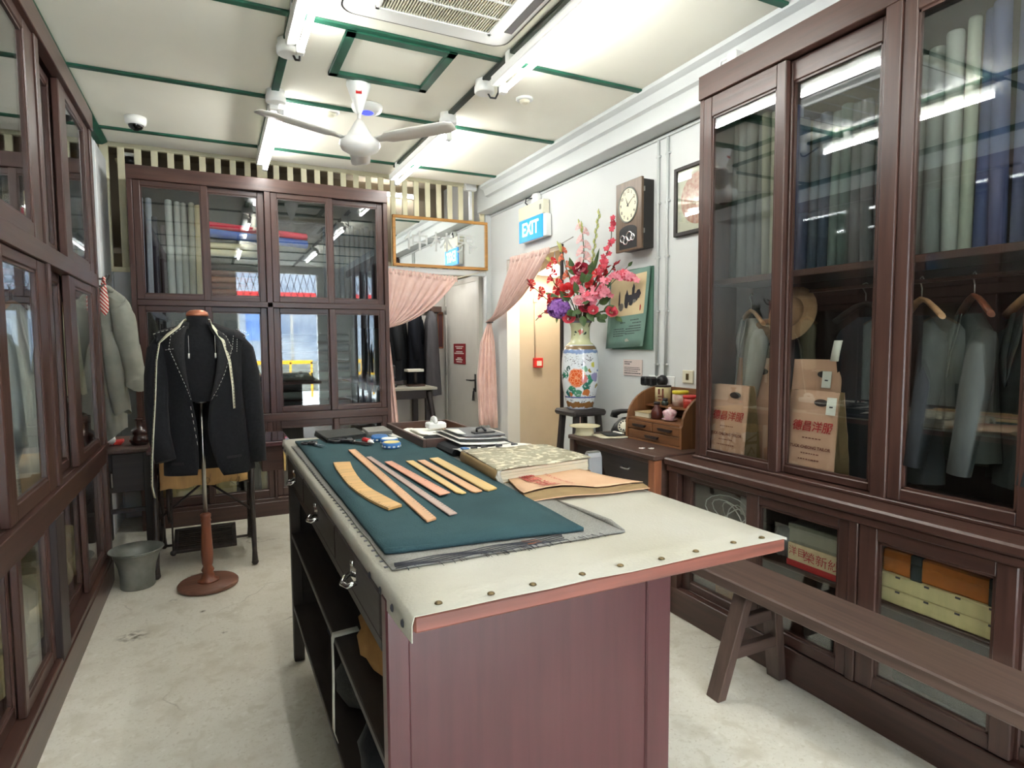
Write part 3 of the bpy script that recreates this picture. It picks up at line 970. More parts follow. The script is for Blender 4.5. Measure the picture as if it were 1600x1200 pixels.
# ================================================================ garments and other contents of the cabinets
def hanger(loc, rz, label, w=.4, m='ruler', group='coat hangers'):
    t = thing('coat_hanger', label, 'hanger', loc, rz, group)
    pts = [(-w / 2, 0, -.125), (-w * .36, 0, -.10), (-w * .15, 0, -.065), (0, 0, -.052), (w * .15, 0, -.065), (w * .36, 0, -.10), (w / 2, 0, -.125)]
    obj('hanger_bar', MB().tube(pts, [.015, .016, .014, .012, .014, .016, .015], 8, flat=.7), m, t, world=False)
    obj('hook', MB().tube([(0, 0, -.055), (0, 0, -.012), (.012, 0, .006), (.024, 0, .016), (.02, 0, .03), (0, 0, .034), (-.014, 0, .024)], .0026, 6), 'steel', t, world=False)
    return t


def garment(name, label, cat, loc, rz, c, w=.4, l=.6, dep=.07, sleeve=.5, group=None, tagged=False, seed=1):
    """hangs below loc; local x across the shoulders"""
    rg = random.Random(seed)
    t = thing(name, label, cat, loc, rz, group)
    mm = cloth(c)
    n = 40
    ph = [rg.uniform(0, 6) for _ in range(4)]
    rows = []
    top = -.135
    for z, rx, ry, rip in ((-.062, w * .13, .022, 0), (-.075, w * .2, .028, 0), (-.095, w * .32, dep * .5, 0), (-.118, w * .43, dep * .6, .01), (-.145, w * .485, dep * .7, .03), (-.2, w * .475, dep * .85, .06), (top - l * .3, w * .45, dep * .9, .12), (top - l * .5, w * .44, dep * .95, .18), (top - l * .75, w * .46, dep, .24), (top - l * .92, w * .48, dep * 1.05, .28), (top - l, w * .485, dep * 1.05, .3)):
        r = []
        for k in range(n):
            a = 2 * pi * k / n
            ca, sa = cos(a), sin(a)
            px = abs(ca) ** .8 * (1 if ca > 0 else -1)
            py = abs(sa) ** .6 * (1 if sa > 0 else -1)
            f = 1 + rip * sin(px * 9 + ph[0] + z * 1.5) + rip * .6 * sin(px * 17 + ph[1])
            r.append((rx * px, ry * py * f, z + (.008 * sin(px * 6 + ph[2]) if z < -.3 else 0)))
        rows.append(r)
    obj('garment_body', MB().grid(rows, closed=True), mm, t, world=False)
    if sleeve:
        for s_ in (-1, 1):
            x0 = s_ * w * .46
            pts = [(x0 * .93, 0, -.135), (x0 + s_ * .012, -.012, -.18), (x0 + s_ * .022, -.03, -.2 - sleeve * .3), (x0 + s_ * .016, -.042, -.2 - sleeve * .6), (x0 + s_ * .006, -.06, -.2 - sleeve)]
            obj('sleeve', MB().tube(pts, [.034, .046, .045, .04, .036], 12), mm, t, world=False)
        q = MB()
        for s_ in (-1, 1):
            rows = []
            for u in range(6):
                z = lerp(-.062, -.135 - l * .34, u / 5)
                xi = s_ * lerp(.03, .004, u / 5)
                xo = s_ * (w * .17 * sin(pi * min(1, .25 + u / 5 * .75)) + .006)
                yy = -dep * lerp(.55, 1.0, min(1, u / 3)) - .006
                rows.append([(xi, yy, z), (xo, yy - .006, z - .006)])
            q.grid(rows, th=.003)
        obj('lapel', q, mm, t, world=False)
    if tagged:
        q = MB()
        q.grid([[(x, -dep - .02 - .01 * k, z) for x in (-.105, -.06)] for k, z in enumerate((-.16, -.2, -.25))], th=.002)
        obj('price_tag', q, 'paper', t, world=False)
    return t


zr = 1.66
for i, (y, c, l, rz, nm, tg) in enumerate([(1.41, (42, 44, 46), .56, 48, 'charcoal', True), (1.23, (62, 65, 62), .45, 40, 'grey herringbone', False), (1.05, (60, 64, 63), .52, 46, 'pale grey', True), (.86, (30, 33, 40), .6, 44, 'navy black', False), (.66, (66, 68, 66), .55, 50, 'ash grey', False)]):
    hanger((2.46, y, zr), radians(rz), 'wooden hanger carrying the %s garment in the near pane of the right cabinet' % nm, .4, 'turned' if i % 2 else 'ruler')
    garment('hanging_jacket', '%s jacket hanging in the near pane of the right cabinet%s' % (nm, ' with a white tag' if tg else ''), 'jacket', (2.46, y, zr - .055), radians(rz + 180), c, .34, l, .06, .42, 'jackets hanging in the right cabinet', tg, i + 3)
hanger((2.5, 1.66, zr), radians(75), 'dark hanger behind the post of the right cabinet', .36, 'black_woodx')
garment('hanging_trousers', 'long dark grey trousers with a white tag beside the paper bags', 'trousers', (2.49, 1.64, zr - .05), radians(260), (40, 42, 46), .32, .66, .05, 0, None, True, 20)
hanger((2.53, 2.3, 1.66), radians(62), 'hanger under the pale shirt at the far end of the right cabinet', .34)
garment('hanging_shirt', 'pale grey white shirt hanging at the far end of the right cabinet', 'shirt', (2.53, 2.3, 1.63), radians(242), (168, 164, 156), .3, .36, .05, .3, None, False, 31)
garment('hanging_waistcoat', 'black waistcoat behind the tall paper bag in the far pane', 'waistcoat', (2.56, 2.12, 1.56), radians(265), (36, 36, 38), .24, .4, .04, 0, None, False, 33)
# pouch and straw hat above the bags
q = MB()
q.sphere((2.5, 2.16, 1.5), .085, (.5, 1, .75), 16, 10)
obj('cloth_pouch', q, cloth((120, 98, 78)), label='brown cloth pouch hanging above the tall paper bag', cat='pouch', jitter=.004)
t = thing('straw_hat', 'tan straw hat at the upper right behind the far pane', 'hat', (2.5, 1.99, 1.6))
obj('brim', MB().lathe([(.0, 0), (.1, .002), (.13, -.012), (.132, -.006), (.1, .008), (.0, .008)], n=24, T=frame((2.46, 2.0, 1.58), (0, -1, 0), (0.25, 0, 1))), cloth((150, 118, 88)), t)
obj('crown', MB().lathe([(.075, 0), (.072, .04), (.06, .07), (.03, .08)], n=20, T=frame((2.47, 2.0, 1.58), (0, -1, 0), (0.25, 0, 1))), cloth((144, 112, 82)), t)


def paper_bag(label, y1, y0, x, z, h, d, txt=0, tag_at=None, lean=0.0, seed=0):
    """front faces -x; y1 is the far (left) edge"""
    t = thing('paper_bag', label, 'bag', (x, (y0 + y1) / 2, z), radians(-90), 'paper carrier bags in the right cabinet')
    rg = random.Random(seed)
    W = abs(y1 - y0)
    nx, nz = 6, 8

    def P(u, v, side):
        yy = (-d / 2 if side == 0 else d / 2)
        pin = 1 - .72 * v ** 1.3
        x_ = (u - .5) * W * (1 - .06 * v)
        bow = .008 * sin(pi * u) * (1 - v) * (1 if side else -1)
        return (x_, yy * pin + bow + lean * v * h + rg.uniform(-.003, .003), v * h)

    for s_ in (0, 1):
        rows = [[P(i / nx, j / nz, s_) for i in range(nx + 1)] for j in range(nz + 1)]
        obj('front_panel' if s_ == 0 else 'back_panel', MB().grid(rows, th=.0015), 'kraft', t, world=False)
    for e in (-1, 1):
        rows = []
        for j in range(nz + 1):
            v = j / nz
            pin = 1 - .72 * v ** 1.3
            x_ = e * .5 * W * (1 - .06 * v)
            rows.append([(x_, -d / 2 * pin + lean * v * h, v * h), (x_ - e * .03 * v, lean * v * h, v * h), (x_, d / 2 * pin + lean * v * h, v * h)])
        obj('gusset', MB().grid(rows, smooth=False, th=.0015), 'kraftside', t, world=False)

    def fr(u, v, off=.0035):
        pin = 1 - .72 * v ** 1.3
        yv = lambda vv: -d / 2 * (1 - .72 * vv ** 1.3) - .008 * (1 - vv) + lean * vv * h
        a = Vector((0, yv(v + .05) - yv(v - .05), .1 * h))
        return frame(((u - .5) * W, yv(v) - off, v * h), (1, 0, 0), a)

    q = MB()
    T = fr(.66, .87, .003)
    q.lathe([(1, 0), (1, .0015)], n=20, T=T @ Matrix.Diagonal((W * .13, .016, 1, 1)))
    obj('handle_hole', q, 'cabdarkz', t, world=False)
    if txt:
        text('德昌洋服', W * .19, fr(.535, .58), 'red', 'lettering', t, world=False, shear=.12, bold=W * .003)
        text('TUCK CHEONG TAILOR', W * .07, fr(.535, .34), 'brownprint', 'lettering', t, world=False, bold=.0006)
        q = MB()
        for v_, hw in ((.45, .16), (.27, .16), (.2, .2)):
            x_ = -hw
            while x_ < hw:
                l_ = rg.uniform(.02, .05)
                q.box(x_ * W, (x_ + l_) * W, -.0022, .0022, 0, .0008, T=fr(.535, v_))
                x_ += l_ + .018
        obj('text_lines', q, 'brownprint', t, world=False, kind='stuff')
    if tag_at:
        T = fr(tag_at[0], tag_at[1], .006)
        obj('paper_tag', MB().box(-.022, .022, -.045, .03, 0, .002, T=T), 'paper', t, world=False)
        obj('text_line', MB().box(-.008, .008, -.014, -.008, .002, .0026, T=T), 'ink', t, world=False)
    return t


paper_bag('printed kraft bag standing at the far left behind the right cabinet glass', 2.385, 2.12, 2.36, .8535, .375, .11, 1, None, 0, 1)
paper_bag('printed kraft bag with a narrow white tag, right of the door stile', 1.925, 1.665, 2.385, .8535, .375, .10, 1, (.86, .86), 0, 2)
paper_bag('taller plain kraft bag behind the left printed bag', 2.33, 2.07, 2.49, .8535, .51, .12, 0, None, 0, 3)
paper_bag('taller plain kraft bag with a square white tag behind the right printed bag', 2.0, 1.735, 2.5, .8535, .51, .11, 0, (.72, .84), 0, 4)

# boxes on the shelf of the right cabinet base
t = thing('cardboard_box', 'plain grey box lying on the red lettered box', 'box', (2.36, 1.67, .577))
obj('box_body', MB().box(2.225, 2.5, 1.47, 1.79, .577, .64, .003), cloth((138, 136, 118)), t)
obj('lid', MB().box(2.222, 2.503, 1.467, 1.793, .635, .662, .003), cloth((146, 144, 126)), t)
t = thing('cardboard_box', 'cream and red box with red lettering on the cabinet shelf', 'box', (2.36, 1.67, .476))
obj('box_body', MB().box(2.225, 2.5, 1.44, 1.795, .476, .575, .003), cloth((212, 190, 150)), t)
obj('red_band', MB().box(2.2225, 2.2255, 1.438, 1.797, .476, .502), 'red', t)
Tr = lambda y, z, x=2.2215: frame((x, y, z), (0, -1, 0), (0, 0, 1))
text('榮新紗業', .05, Tr(1.6, .533), 'red', 'lettering', t, sx=1.15)
text('洋目', .042, Tr(1.745, .542), 'red', 'lettering', t)
for i, z in enumerate((.476, .531)):
    t = thing('flat_box', 'long yellowed flat box under the orange box, %s of two' % ('lower', 'upper')[i], 'box', (2.36, 1.16, z), 0)
    obj('box_body', MB().box(2.225, 2.52, .86, 1.415, z, z + .053, .003), cloth((206, 192, 140)), t)
    q = MB()
    for y in (1.32, 1.22, 1.12, 1.02): q.box(2.2235, 2.2265, y - .008, y + .008, z + .045, z + .0515)
    obj('staple', q, 'ink', t)
t = thing('cardboard_box', 'orange box with two dark green bands on the yellowed boxes', 'box', (2.36, 1.15, .586))
obj('box_body', MB().box(2.235, 2.5, .88, 1.385, .586, .672, .006), cloth((186, 108, 48)), t)
for y in (1.262, 1.015): obj('band', MB().box(2.232, 2.503, y - .02, y + .02, .584, .675, .002), cloth((58, 66, 66)), t)
obj('cloth_bundle', MB().box(2.24, 2.5, .9, 1.36, .676, .74, .02), 'charcoal', label='dark folded cloth lying on the orange box', cat='cloth', jitter=.004)
q = MB()
for k in range(5):
    a0 = k * 1.1
    pts = []
    for i in range(15):
        a = i / 14 * 2 * pi
        pts.append((2.3 + .05 * sin(a + a0) + .01 * k, 2.2 + .03 * k - .06 + .1 * cos(a), .56 + .075 * sin(a) + .012 * k - .02))
    q.tube(pts, .003, 5)
obj('cable_coil', q, 'plastic', label='loose coil of thin white cable behind the far low pane', cat='cable')
q = MB()
q.sphere((2.3, 1.86, .545), .07, (.8, .9, 1), 12, 8)
obj('plastic_bag', q, mat('grey_plastic_film', (120, 124, 128), rough=.25, var=.3, scale=14), label='crumpled grey plastic bag beside the boxes', cat='bag', jitter=.012)
obj('cardboard_box', MB().box(2.25, 2.4, 2.1, 2.24, .151, .26, .003), cloth((150, 112, 70)), label='small brown box on the cabinet bottom behind the bench end', cat='box')
obj('cloth_bundle', MB().box(2.24, 2.46, 1.55, 1.75, .151, .27, .03), 'blackcloth', label='black cloth bundle on the cabinet bottom under the lettered box', cat='cloth', jitter=.006)
obj('cloth_bundle', MB().box(2.24, 2.5, .95, 1.36, .151, .3, .03), cloth((66, 70, 64)), label='grey green cloth bundle on the cabinet bottom near the camera', cat='cloth', jitter=.008)

# left cabinet
hanger((-.81, 3.5, 1.7), radians(75), 'hanger of the white gown in the left cabinet', .28)
garment('hanging_gown', 'long white garment under thin plastic in the left cabinet', 'gown', (-.81, 3.5, 1.7), radians(75), (232, 236, 230), .28, .72, .06, .5, None, False, 41)
hanger((-.82, 2.95, 1.7), radians(75), 'hanger of the second white garment nearer the camera', .28)
garment('hanging_gown', 'white garment nearer the camera in the left cabinet, seen through the first pane', 'gown', (-.82, 2.95, 1.7), radians(75), (230, 232, 224), .28, .7, .06, .4, None, False, 42)
hanger((-.735, 4.18, 1.74), radians(80), 'hanger of the cream garment at the far end of the left cabinet', .2)
garment('hanging_shirt', 'cream linen garment at the far end of the left cabinet', 'shirt', (-.735, 4.18, 1.72), radians(80), (206, 196, 162), .2, .42, .05, 0, None, False, 43)
t = thing('stand', 'small turned stand with a flat top at the far end of the left cabinet', 'stand', (-.72, 4.02, .856))
obj('column', MB().lathe([(.05, .856), (.05, .87), (.018, .89), (.016, 1.1), (.02, 1.14)], (-.72, 4.02, 0), 14), 'greycloth', t)
obj('top_disc', MB().lathe([(.06, 1.14), (.062, 1.155), (.05, 1.16)], (-.72, 4.02, 0), 18), 'canvas', t)
obj('wooden_box', MB().box(-.86, -.68, 4.14, 4.3, .856, 1.05, .004), 'orange_woodz', label='brown wooden box beside the turned stand in the left cabinet', cat='box')
q = MB()
q.sphere((-.75, 3.78, .93), .08, (.8, 1, .9), 12, 8)
obj('cloth_bundle', q, cloth((120, 110, 96)), label='small tan cloth bundle on the counter of the left cabinet', cat='cloth', jitter=.008)
g = 'paper pattern bundles in the base of the left cabinet'
ix = 0
ordn = ('first', 'second', 'third', 'fourth', 'fifth', 'sixth', 'seventh', 'eighth', 'ninth', 'tenth', 'eleventh', 'twelfth', 'thirteenth', 'fourteenth', 'fifteenth', 'sixteenth', 'seventeenth', 'eighteenth')
zt = {}
for y in (2.3, 2.52, 2.74, 2.96, 3.2, 3.42, 3.66, 3.9, 4.12):
    z = .151
    for k in range(2 if y < 4 else 1):
        h = R.uniform(.12, .19)
        cx = -.81 + R.uniform(-.015, .015)
        q = MB()
        q.box(cx - .12, cx + .095, y - .095, y + .095, z, z + h, .035)
        c = ((206, 190, 144), (190, 176, 134), (214, 200, 160), (176, 160, 120))[ix % 4]
        obj('paper_bundle', q, cloth(c), label='crumpled cream paper bundle low in the left cabinet, %s from the front' % ordn[ix], cat='paper bundle', group=g, jitter=.012)
        z += h + .012
        ix += 1

# ================================================================ cutting table
tb = thing('cutting_table', 'big wooden cutting table with a cream canvas top in the middle of the shop', 'table', (.7, 2.0, 0))
TZ = .985
obj('tabletop', MB().box(.292, 1.203, .977, 3.112, .951, .982, .004), 'edgex', tb)
q = MB()
q.mi = 0
nx, ny = 10, 24
rows = []
for j in range(ny + 1):
    y = lerp(.975, 3.114, j / ny)
    r = [(.2865, y, .935 + R.uniform(-.008, .006)), (.2865, y, .968)]
    for i in range(nx + 1):
        x = lerp(.291, 1.205, i / nx)
        e = .0012 * sin(j * 2.1) if i in (nx,) else 0
        r.append((x, y + (R.uniform(-.003, .003) if j in (0,) and 0 < i < nx else 0), .9845 + (.0015 * sin(i * 1.7 + j) if j == 1 else 0)))
    r.append((1.2055, y, .978))
    rows.append(r)
q.grid(rows, th=.002)
obj('canvas_cover', q, 'canvas', tb)
for i in range(9):
    x = .335 + i * .103 + R.uniform(-.012, .012)
    obj('tack', MB().lathe([(.0, .0), (.0075, .0005), (.006, .003), (.001, .0045)], (x, 1.0 + R.uniform(-.004, .004), .9855), 10), 'brass', tb)
Tl = lambda y, z: frame((.2838, y, z), (0, -1, 0), (0, 0, 1))
for y in (1.02, 1.09, 1.18, 1.27, 2.95, 3.05):
    obj('tack', MB().lathe([(.0, .0), (.008, .0005), (.006, .003), (.001, .0045)], n=10, T=frame((.2845, y, .955), (0, -1, 0), (0, 0, 1))), 'ink', tb)
obj('tack', MB().lathe([(.0, .0), (.006, .0005), (.005, .003), (.001, .004)], (1.02, 1.7, .9855), 10), 'brass', tb)
# carcase
obj('end_panel', MB().box(.33, .93, 1.146, 1.166, .02, .951), 'mahogz', tb)
obj('corner_post', MB().box(.284, .332, 1.14, 1.178, 0, .951, .004), 'mahogz', tb)
obj('corner_post', MB().box(.925, 1.0, 1.14, 1.178, 0, .951, .004), 'mahogz', tb)
obj('corner_post', MB().box(.284, .33, 2.835, 2.88, 0, .951, .004), 'tabledarkz', tb)
obj('corner_post', MB().box(.955, 1.0, 2.835, 2.88, 0, .951, .004), 'tabledarkz', tb)
obj('side_panel', MB().box(.985, 1.0, 1.178, 2.835, .24, .951), 'tabledarky', tb)
obj('end_panel', MB().box(.33, .955, 2.85, 2.87, .24, .951), 'tabledarkx', tb)
obj('bracket', MB().box(.45, .49, 1.05, 1.14, .925, .951, .003), 'black', tb)
obj('bracket', MB().box(1.0, 1.09, 1.28, 1.31, .915, .951, .003), 'black', tb)
obj('rail', MB().box(.284, .31, 1.178, 2.835, .826, .853, .003), 'tabledarky', tb)
obj('dust_board', MB().box(.31, .985, 1.178, 2.835, .835, .85), 'tabledarky', tb)
obj('shelf', MB().box(.287, .985, 1.178, 2.835, .575, .598, .003), 'tabledarky', tb)
obj('shelf', MB().box(.287, .985, 1.178, 2.835, .243, .266, .003), 'tabledarky', tb)
for (y0, y1) in ((1.183, 1.675), (1.69, 2.325), (2.34, 2.83)):
    d = obj('drawer', MB().box(.282, .62, y0, y1, .855, .949, .003), 'tabledarky', tb)
    yc = (y0 + y1) / 2
    q = MB()
    # cup pull: back plate with a curved lip
    q.box(.2795, .2825, yc - .034, yc + .034, .886, .924, .002)
    q.tube([(.28, yc - .034, .893), (.262, yc - .026, .886), (.254, yc, .884), (.262, yc + .026, .886), (.28, yc + .034, .893)], [.006, .0065, .007, .0065, .006], 8)
    q.tube([(.279, yc, .924), (.279, yc, .936)], .006, 6)
    obj('drawer_pull', q, 'chrome', d)
obj('drawer_divider', MB().box(.284, .3, 1.677, 1.688, .853, .951), 'tabledarkz', tb)
obj('drawer_divider', MB().box(.284, .3, 2.327, 2.338, .853, .951), 'tabledarkz', tb)

# on the shelves of the table
q = MB()
q.sphere((.415, 1.5, .69), .1, (1.0, 1.9, .9), 18, 11)
o = obj('paper_parcel', q, cloth((142, 104, 58)), label='crumpled brown paper parcel on the middle shelf of the cutting table', cat='parcel', jitter=.012)
q = MB()
q = MB()
rows = []
for (x, z, dy) in ((.36, .601, .02), (.285, .602, .01), (.2795, .59, 0), (.279, .5, -.005), (.2785, .4, .004), (.278, .31, .01), (.283, .30, -.02)):
    rows.append([(x, 1.742 + dy, z), (x, 1.775 + dy, z)])
q.grid(rows, th=.002)
obj('cotton_tape', q, 'paper', label='white cotton tape hanging down from the middle shelf of the cutting table', cat='tape')
for i, (x, y, z, r, c, lb) in enumerate([(.42, 1.55, .267, .11, 'blackcloth', 'black cloth heap on the bottom shelf nearest the end panel'), (.42, 1.95, .267, .1, 'charcoal', 'dark grey cloth heap in the middle of the bottom shelf'), (.45, 2.35, .267, .09, 'navy', 'navy cloth heap at the far half of the bottom shelf'), (.44, 2.2, .599, .07, 'blackcloth', 'flat black cloth on the middle shelf of the cutting table')]):
    q = MB()
    q.sphere((x, y, z + r * .8), r, (1, 1.4, .8), 14, 8)
    obj('cloth_heap', q, c, label=lb, cat='cloth', jitter=.008)
q = MB()
q.box(.3, .36, 1.42, 1.5, .267, .36, .02)
obj('paper_scrap', q, 'paper', label='crumpled white scrap beside the black cloth on the bottom shelf', cat='paper', jitter=.01)


# ---------------------------------------------------------------- things on the table
def slab(name, cs, z, th, m, label, cat, nx=10, ny=16, wave=.0015, group=None, edge=0.0, seed=0, base=None):
    """cs: four corners (far-left, near-left, near-right, far-right)"""
    rg = random.Random(seed)
    p1, p2 = rg.uniform(0, 6), rg.uniform(0, 6)
    rows = []
    for j in range(ny + 1):
        v = j / ny
        r = []
        for i in range(nx + 1):
            u = i / nx
            a = Vector(cs[0]).lerp(Vector(cs[1]), v)
            b_ = Vector(cs[3]).lerp(Vector(cs[2]), v)
            p = a.lerp(b_, u)
            zz = z + th + wave * (1 + sin(u * 7 + p1 + v * 2) * sin(v * 9 + p2)) * .5
            if edge:
                ex = min(u, 1 - u, v, 1 - v)
                if ex < .001: p = p + Vector((rg.uniform(-edge, edge), rg.uniform(-edge, edge)))
            r.append((p.x, p.y, zz - th))
        rows.append(r)
    q = MB()
    q.grid(rows, smooth=True, th=th)
    return obj(name, q, m, label=label, cat=cat, group=group)


slab('grey_cloth', [(.3, 2.86), (.312, 1.188), (.885, 1.178), (.868, 2.46)], .9862, .0035, 'greycloth', 'grey wool cloth lying under the teal cloth on the table', 'cloth', edge=.002, seed=4, wave=.002)
# dark selvedge and loose threads along its near and left edges
q = MB()
for k in range(5):
    pts = [(lerp(.318, .72, i / 14), 1.186 + k * .004 + .004 * sin(i * 1.3 + k), .9925 + .0015 * k) for i in range(15)]
    q.tube(pts, .0012, 4)
for k in range(46):
    x = R.uniform(.32, .84)
    a = R.uniform(-1.3, -.6)
    l = R.uniform(.008, .022)
    q.tube([(x, 1.186, .9925), (x + cos(a) * l * .6, 1.186 + sin(a) * l * .5, .991), (x + cos(a) * l, 1.186 + sin(a) * l, .987)], .0006, 3)
obj('loose_threads', q, 'ink', label='dark frayed threads along the near edge of the grey cloth', cat='thread', kind='stuff')
q = MB()
for k in range(44):
    y = 1.2 + k * .037
    q.box(.2985, .306, y, y + .008, .9912, .9925)
obj('edge_stitching', q, 'ink', label='dark stitch marks along the left edge of the grey cloth', cat='thread', kind='stuff')
slab('teal_cloth', [(.326, 2.93), (.318, 1.272), (.79, 1.214), (.86, 2.96)], .9925, .009, 'teal', 'dark teal wool cloth folded double on the table under the rulers', 'cloth', 12, 20, .0025, None, .0012, 8)
q = MB()
rows = []
for i in range(13):
    x = lerp(.317, .50, i / 12)
    rows.append([(x, lerp(1.27, 1.247, i / 12) + .012 * cos(t_) - .004, .9965 + .0075 * sin(t_) * (1 - i / 14)) for t_ in [a * pi / 5 - pi / 2 for a in range(6)]])
q = MB()
q.tube([(.318, 1.28, .999), (.37, 1.272, .998), (.46, 1.26, .998), (.6, 1.243, .997)], [.007, .0065, .005, .003], 10)
obj('cloth_fold', q, 'teal', label='rolled fold at the near left corner of the teal cloth', cat='cloth')
q = MB()
q.tube([(.884, 1.182, .989), (.889, 1.25, .993), (.887, 1.4, .991), (.886, 1.5, .989)], [.004, .008, .006, .002], 8)
obj('cloth_fold', q, 'greycloth', label='curled right edge of the grey cloth beside the flat paper bag', cat='cloth')


def plank(name, cs, z, th, m, label, group='rulers on the teal cloth', marks=0):
    t = thing(name, label, 'ruler', (sum(c[0] for c in cs) / len(cs), sum(c[1] for c in cs) / len(cs), z), 0, group)
    q = MB()
    q.prism(cs, pl, z, z + th)
    es = [e for e in q.bm.edges]
    bmesh.ops.bevel(q.bm, geom=es, offset=.0012, segments=1, affect='EDGES')
    obj('blade', q, m, t)
    if marks:
        q = MB()
        A, B_, D = Vector(cs[0]), Vector(cs[3]), Vector(cs[1])
        for i in range(1, marks):
            v = i / marks
            p = Vector(cs[3]).lerp(Vector(cs[2]), v)
            d = (Vector(cs[0]).lerp(Vector(cs[1]), v) - p).normalized()
            e_ = (Vector(cs[2]) - Vector(cs[3])).normalized()
            l = .012 if i % 5 == 0 else .007
            a = p + d * .001
            b_ = p + d * l
            vs = [(a - e_ * .0005), (b_ - e_ * .0005), (b_ + e_ * .0005), (a + e_ * .0005)]
            q.prism([(x.x, x.y) for x in vs], pl, z + th - .0005, z + th + .0003)
        obj('graduations', q, 'ink', t, kind='stuff')
    return t


RZ = 1.0045
cr = [(.385, 2.285), (.374, 2.16), (.366, 2.0), (.364, 1.892), (.37, 1.78), (.38, 1.69), (.391, 1.63), (.405, 1.573), (.447, 1.592), (.437, 1.65), (.428, 1.714), (.418, 1.79), (.413, 1.848), (.412, 1.93), (.417, 2.023), (.428, 2.15), (.443, 2.268)]
t = thing('french_curve', 'curved yellow wooden hip ruler, leftmost on the teal cloth', 'ruler', (.4, 1.9, RZ))
q = MB()
q.prism(cr, pl, RZ, RZ + .007)
obj('blade', q, 'curver', t)
q = MB()
for i in range(1, 36):
    v = i / 36 * 7
    k_ = int(v)
    a = Vector(cr[k_]).lerp(Vector(cr[k_ + 1]), v - k_)
    e_ = (Vector(cr[k_ + 1]) - Vector(cr[k_])).normalized()
    n_ = Vector((-e_.y, e_.x)) * (1)
    l = .011 if i % 5 == 0 else .006
    q.prism([(x.x, x.y) for x in (a + n_ * .001 - e_ * .0005, a + n_ * l - e_ * .0005, a + n_ * l + e_ * .0005, a + n_ * .001 + e_ * .0005)], pl, RZ + .0068, RZ + .0074)
obj('graduations', q, 'ink', t, kind='stuff')
plank('ruler', [(.489, 2.536), (.461, 1.418), (.491, 1.432), (.52, 2.536)], RZ, .006, 'ruler', 'long narrow tan wooden ruler, second from the left', marks=60)
plank('ruler', [(.521, 2.35), (.531, 1.448), (.556, 1.455), (.542, 2.353)], RZ, .004, 'rulergrey', 'greyish thin ruler under the pinkish one, its near end sticking out', marks=50)
plank('ruler', [(.555, 2.2), (.572, 1.639), (.61, 1.651), (.584, 2.2)], RZ + .0045, .004, 'rulerred', 'short pinkish wooden ruler lying across the thin grey one', marks=30)
plank('ruler', [(.634, 2.193), (.63, 1.66), (.64, 1.642), (.657, 1.643), (.663, 2.191)], RZ, .005, 'rulery', 'pale yellow ruler, leftmost of the three short ones in a row')
plank('ruler', [(.676, 2.184), (.675, 1.65), (.682, 1.635), (.708, 1.641), (.705, 2.182)], RZ, .005, 'ruler', 'pale brown ruler, middle one of the three short ones in a row')
plank('ruler', [(.728, 2.197), (.717, 1.65), (.725, 1.636), (.76, 1.649), (.765, 2.2)], RZ, .006, 'rulery', 'bright yellow ruler, rightmost of the three short ones in a row')


def shears(label, loc, rz, blade_m, s_=1.0):
    t = thing('shears', label, 'scissors', loc, rz)
    for k in (-1, 1):
        q = MB()
        pts = [(-.075 * s_ + .03 * s_ * cos(a), k * .024 * s_ + .019 * s_ * sin(a), .008) for a in [i * pi / 6 for i in range(13)]]
        q.tube(pts, .0065 * s_, 8)
        q.tube([(-.05 * s_, k * .018 * s_, .008), (-.015 * s_, k * .006 * s_, .009), (.01 * s_, -k * .002, .009)], [.008 * s_, .009 * s_, .009 * s_], 8)
        obj('handle', q, 'black', t, world=False)
        q = MB()
        q.prism([(0, -.008 * s_), (0, .008 * s_), (.06 * s_, .008 * s_ + k * .003), (.115 * s_, k * .006 * s_)], pl, .006 + .0025 * k, .009 + .0025 * k)
        obj('blade', q, blade_m, t, world=False)
    obj('pivot', MB().lathe([(.005, 0), (.005, .006), (.002, .008)], (0.01 * s_, 0, .009), 10), 'steel', t, world=False)
    return t


shears('black handled snips with bright blades at the far left corner of the teal cloth', (.385, 2.73, 1.0035), radians(-72), 'chrome', .75)
shears('big black tailor shears lying near the red chalk pen', (.545, 2.72, 1.0035), radians(-62), 'iron', 1.15)
t = thing('chalk_pen', 'small red and white chalk pen beside the blue tins', 'pen', (.605, 2.68, 1.0035), radians(-80))
obj('barrel', MB().lathe([(.005, -.05), (.012, -.045), (.0125, .01), (.01, .016)], n=14, T=frame((0, 0, .0125), (0, 1, 0), (0, 0, 1)).copy()), 'redp', t, world=False)
obj('white_tip', MB().lathe([(.01, .015), (.0105, .03), (.006, .036), (.005, .055), (.001, .06)], n=12, T=frame((0, 0, .0125), (0, 1, 0), (0, 0, 1))), 'plastic', t, world=False)
for i, (x, y, lb, lm) in enumerate([(.672, 2.745, 'blue tin with a pale lid, furthest of the three on the teal cloth', 'bluetape'), (.69, 2.64, 'blue tin with a white lid, middle of the three on the teal cloth', 'paper'), (.672, 2.535, 'blue rimmed tin with a yellow lid, nearest of the three on the teal cloth', 'yellowpaper')]):
    t = thing('pin_tin', lb, 'tin', (x, y, 1.0035), 0, 'blue tins on the cloth')
    obj('tin_body', MB().lathe([(.036, 1.0035), (.039, 1.008), (.039, 1.024), (.036, 1.027)], (x, y, 0), 24), 'bluetape', t)
    obj('lid_label', MB().lathe([(.034, 1.027), (.034, 1.029), (.033, 1.0295)], (x, y, 0), 24), lm, t)
    q = MB()
    for a in range(12):
        a_ = a * pi / 6
        q.box(-.005, .005, -.001, .001, -.003, .003, T=frame((x + .0395 * cos(a_), y + .0395 * sin(a_), 1.012), (-sin(a_), cos(a_), 0), (cos(a_), sin(a_), 0)))
    obj('rim_marks', q, 'paper', t)


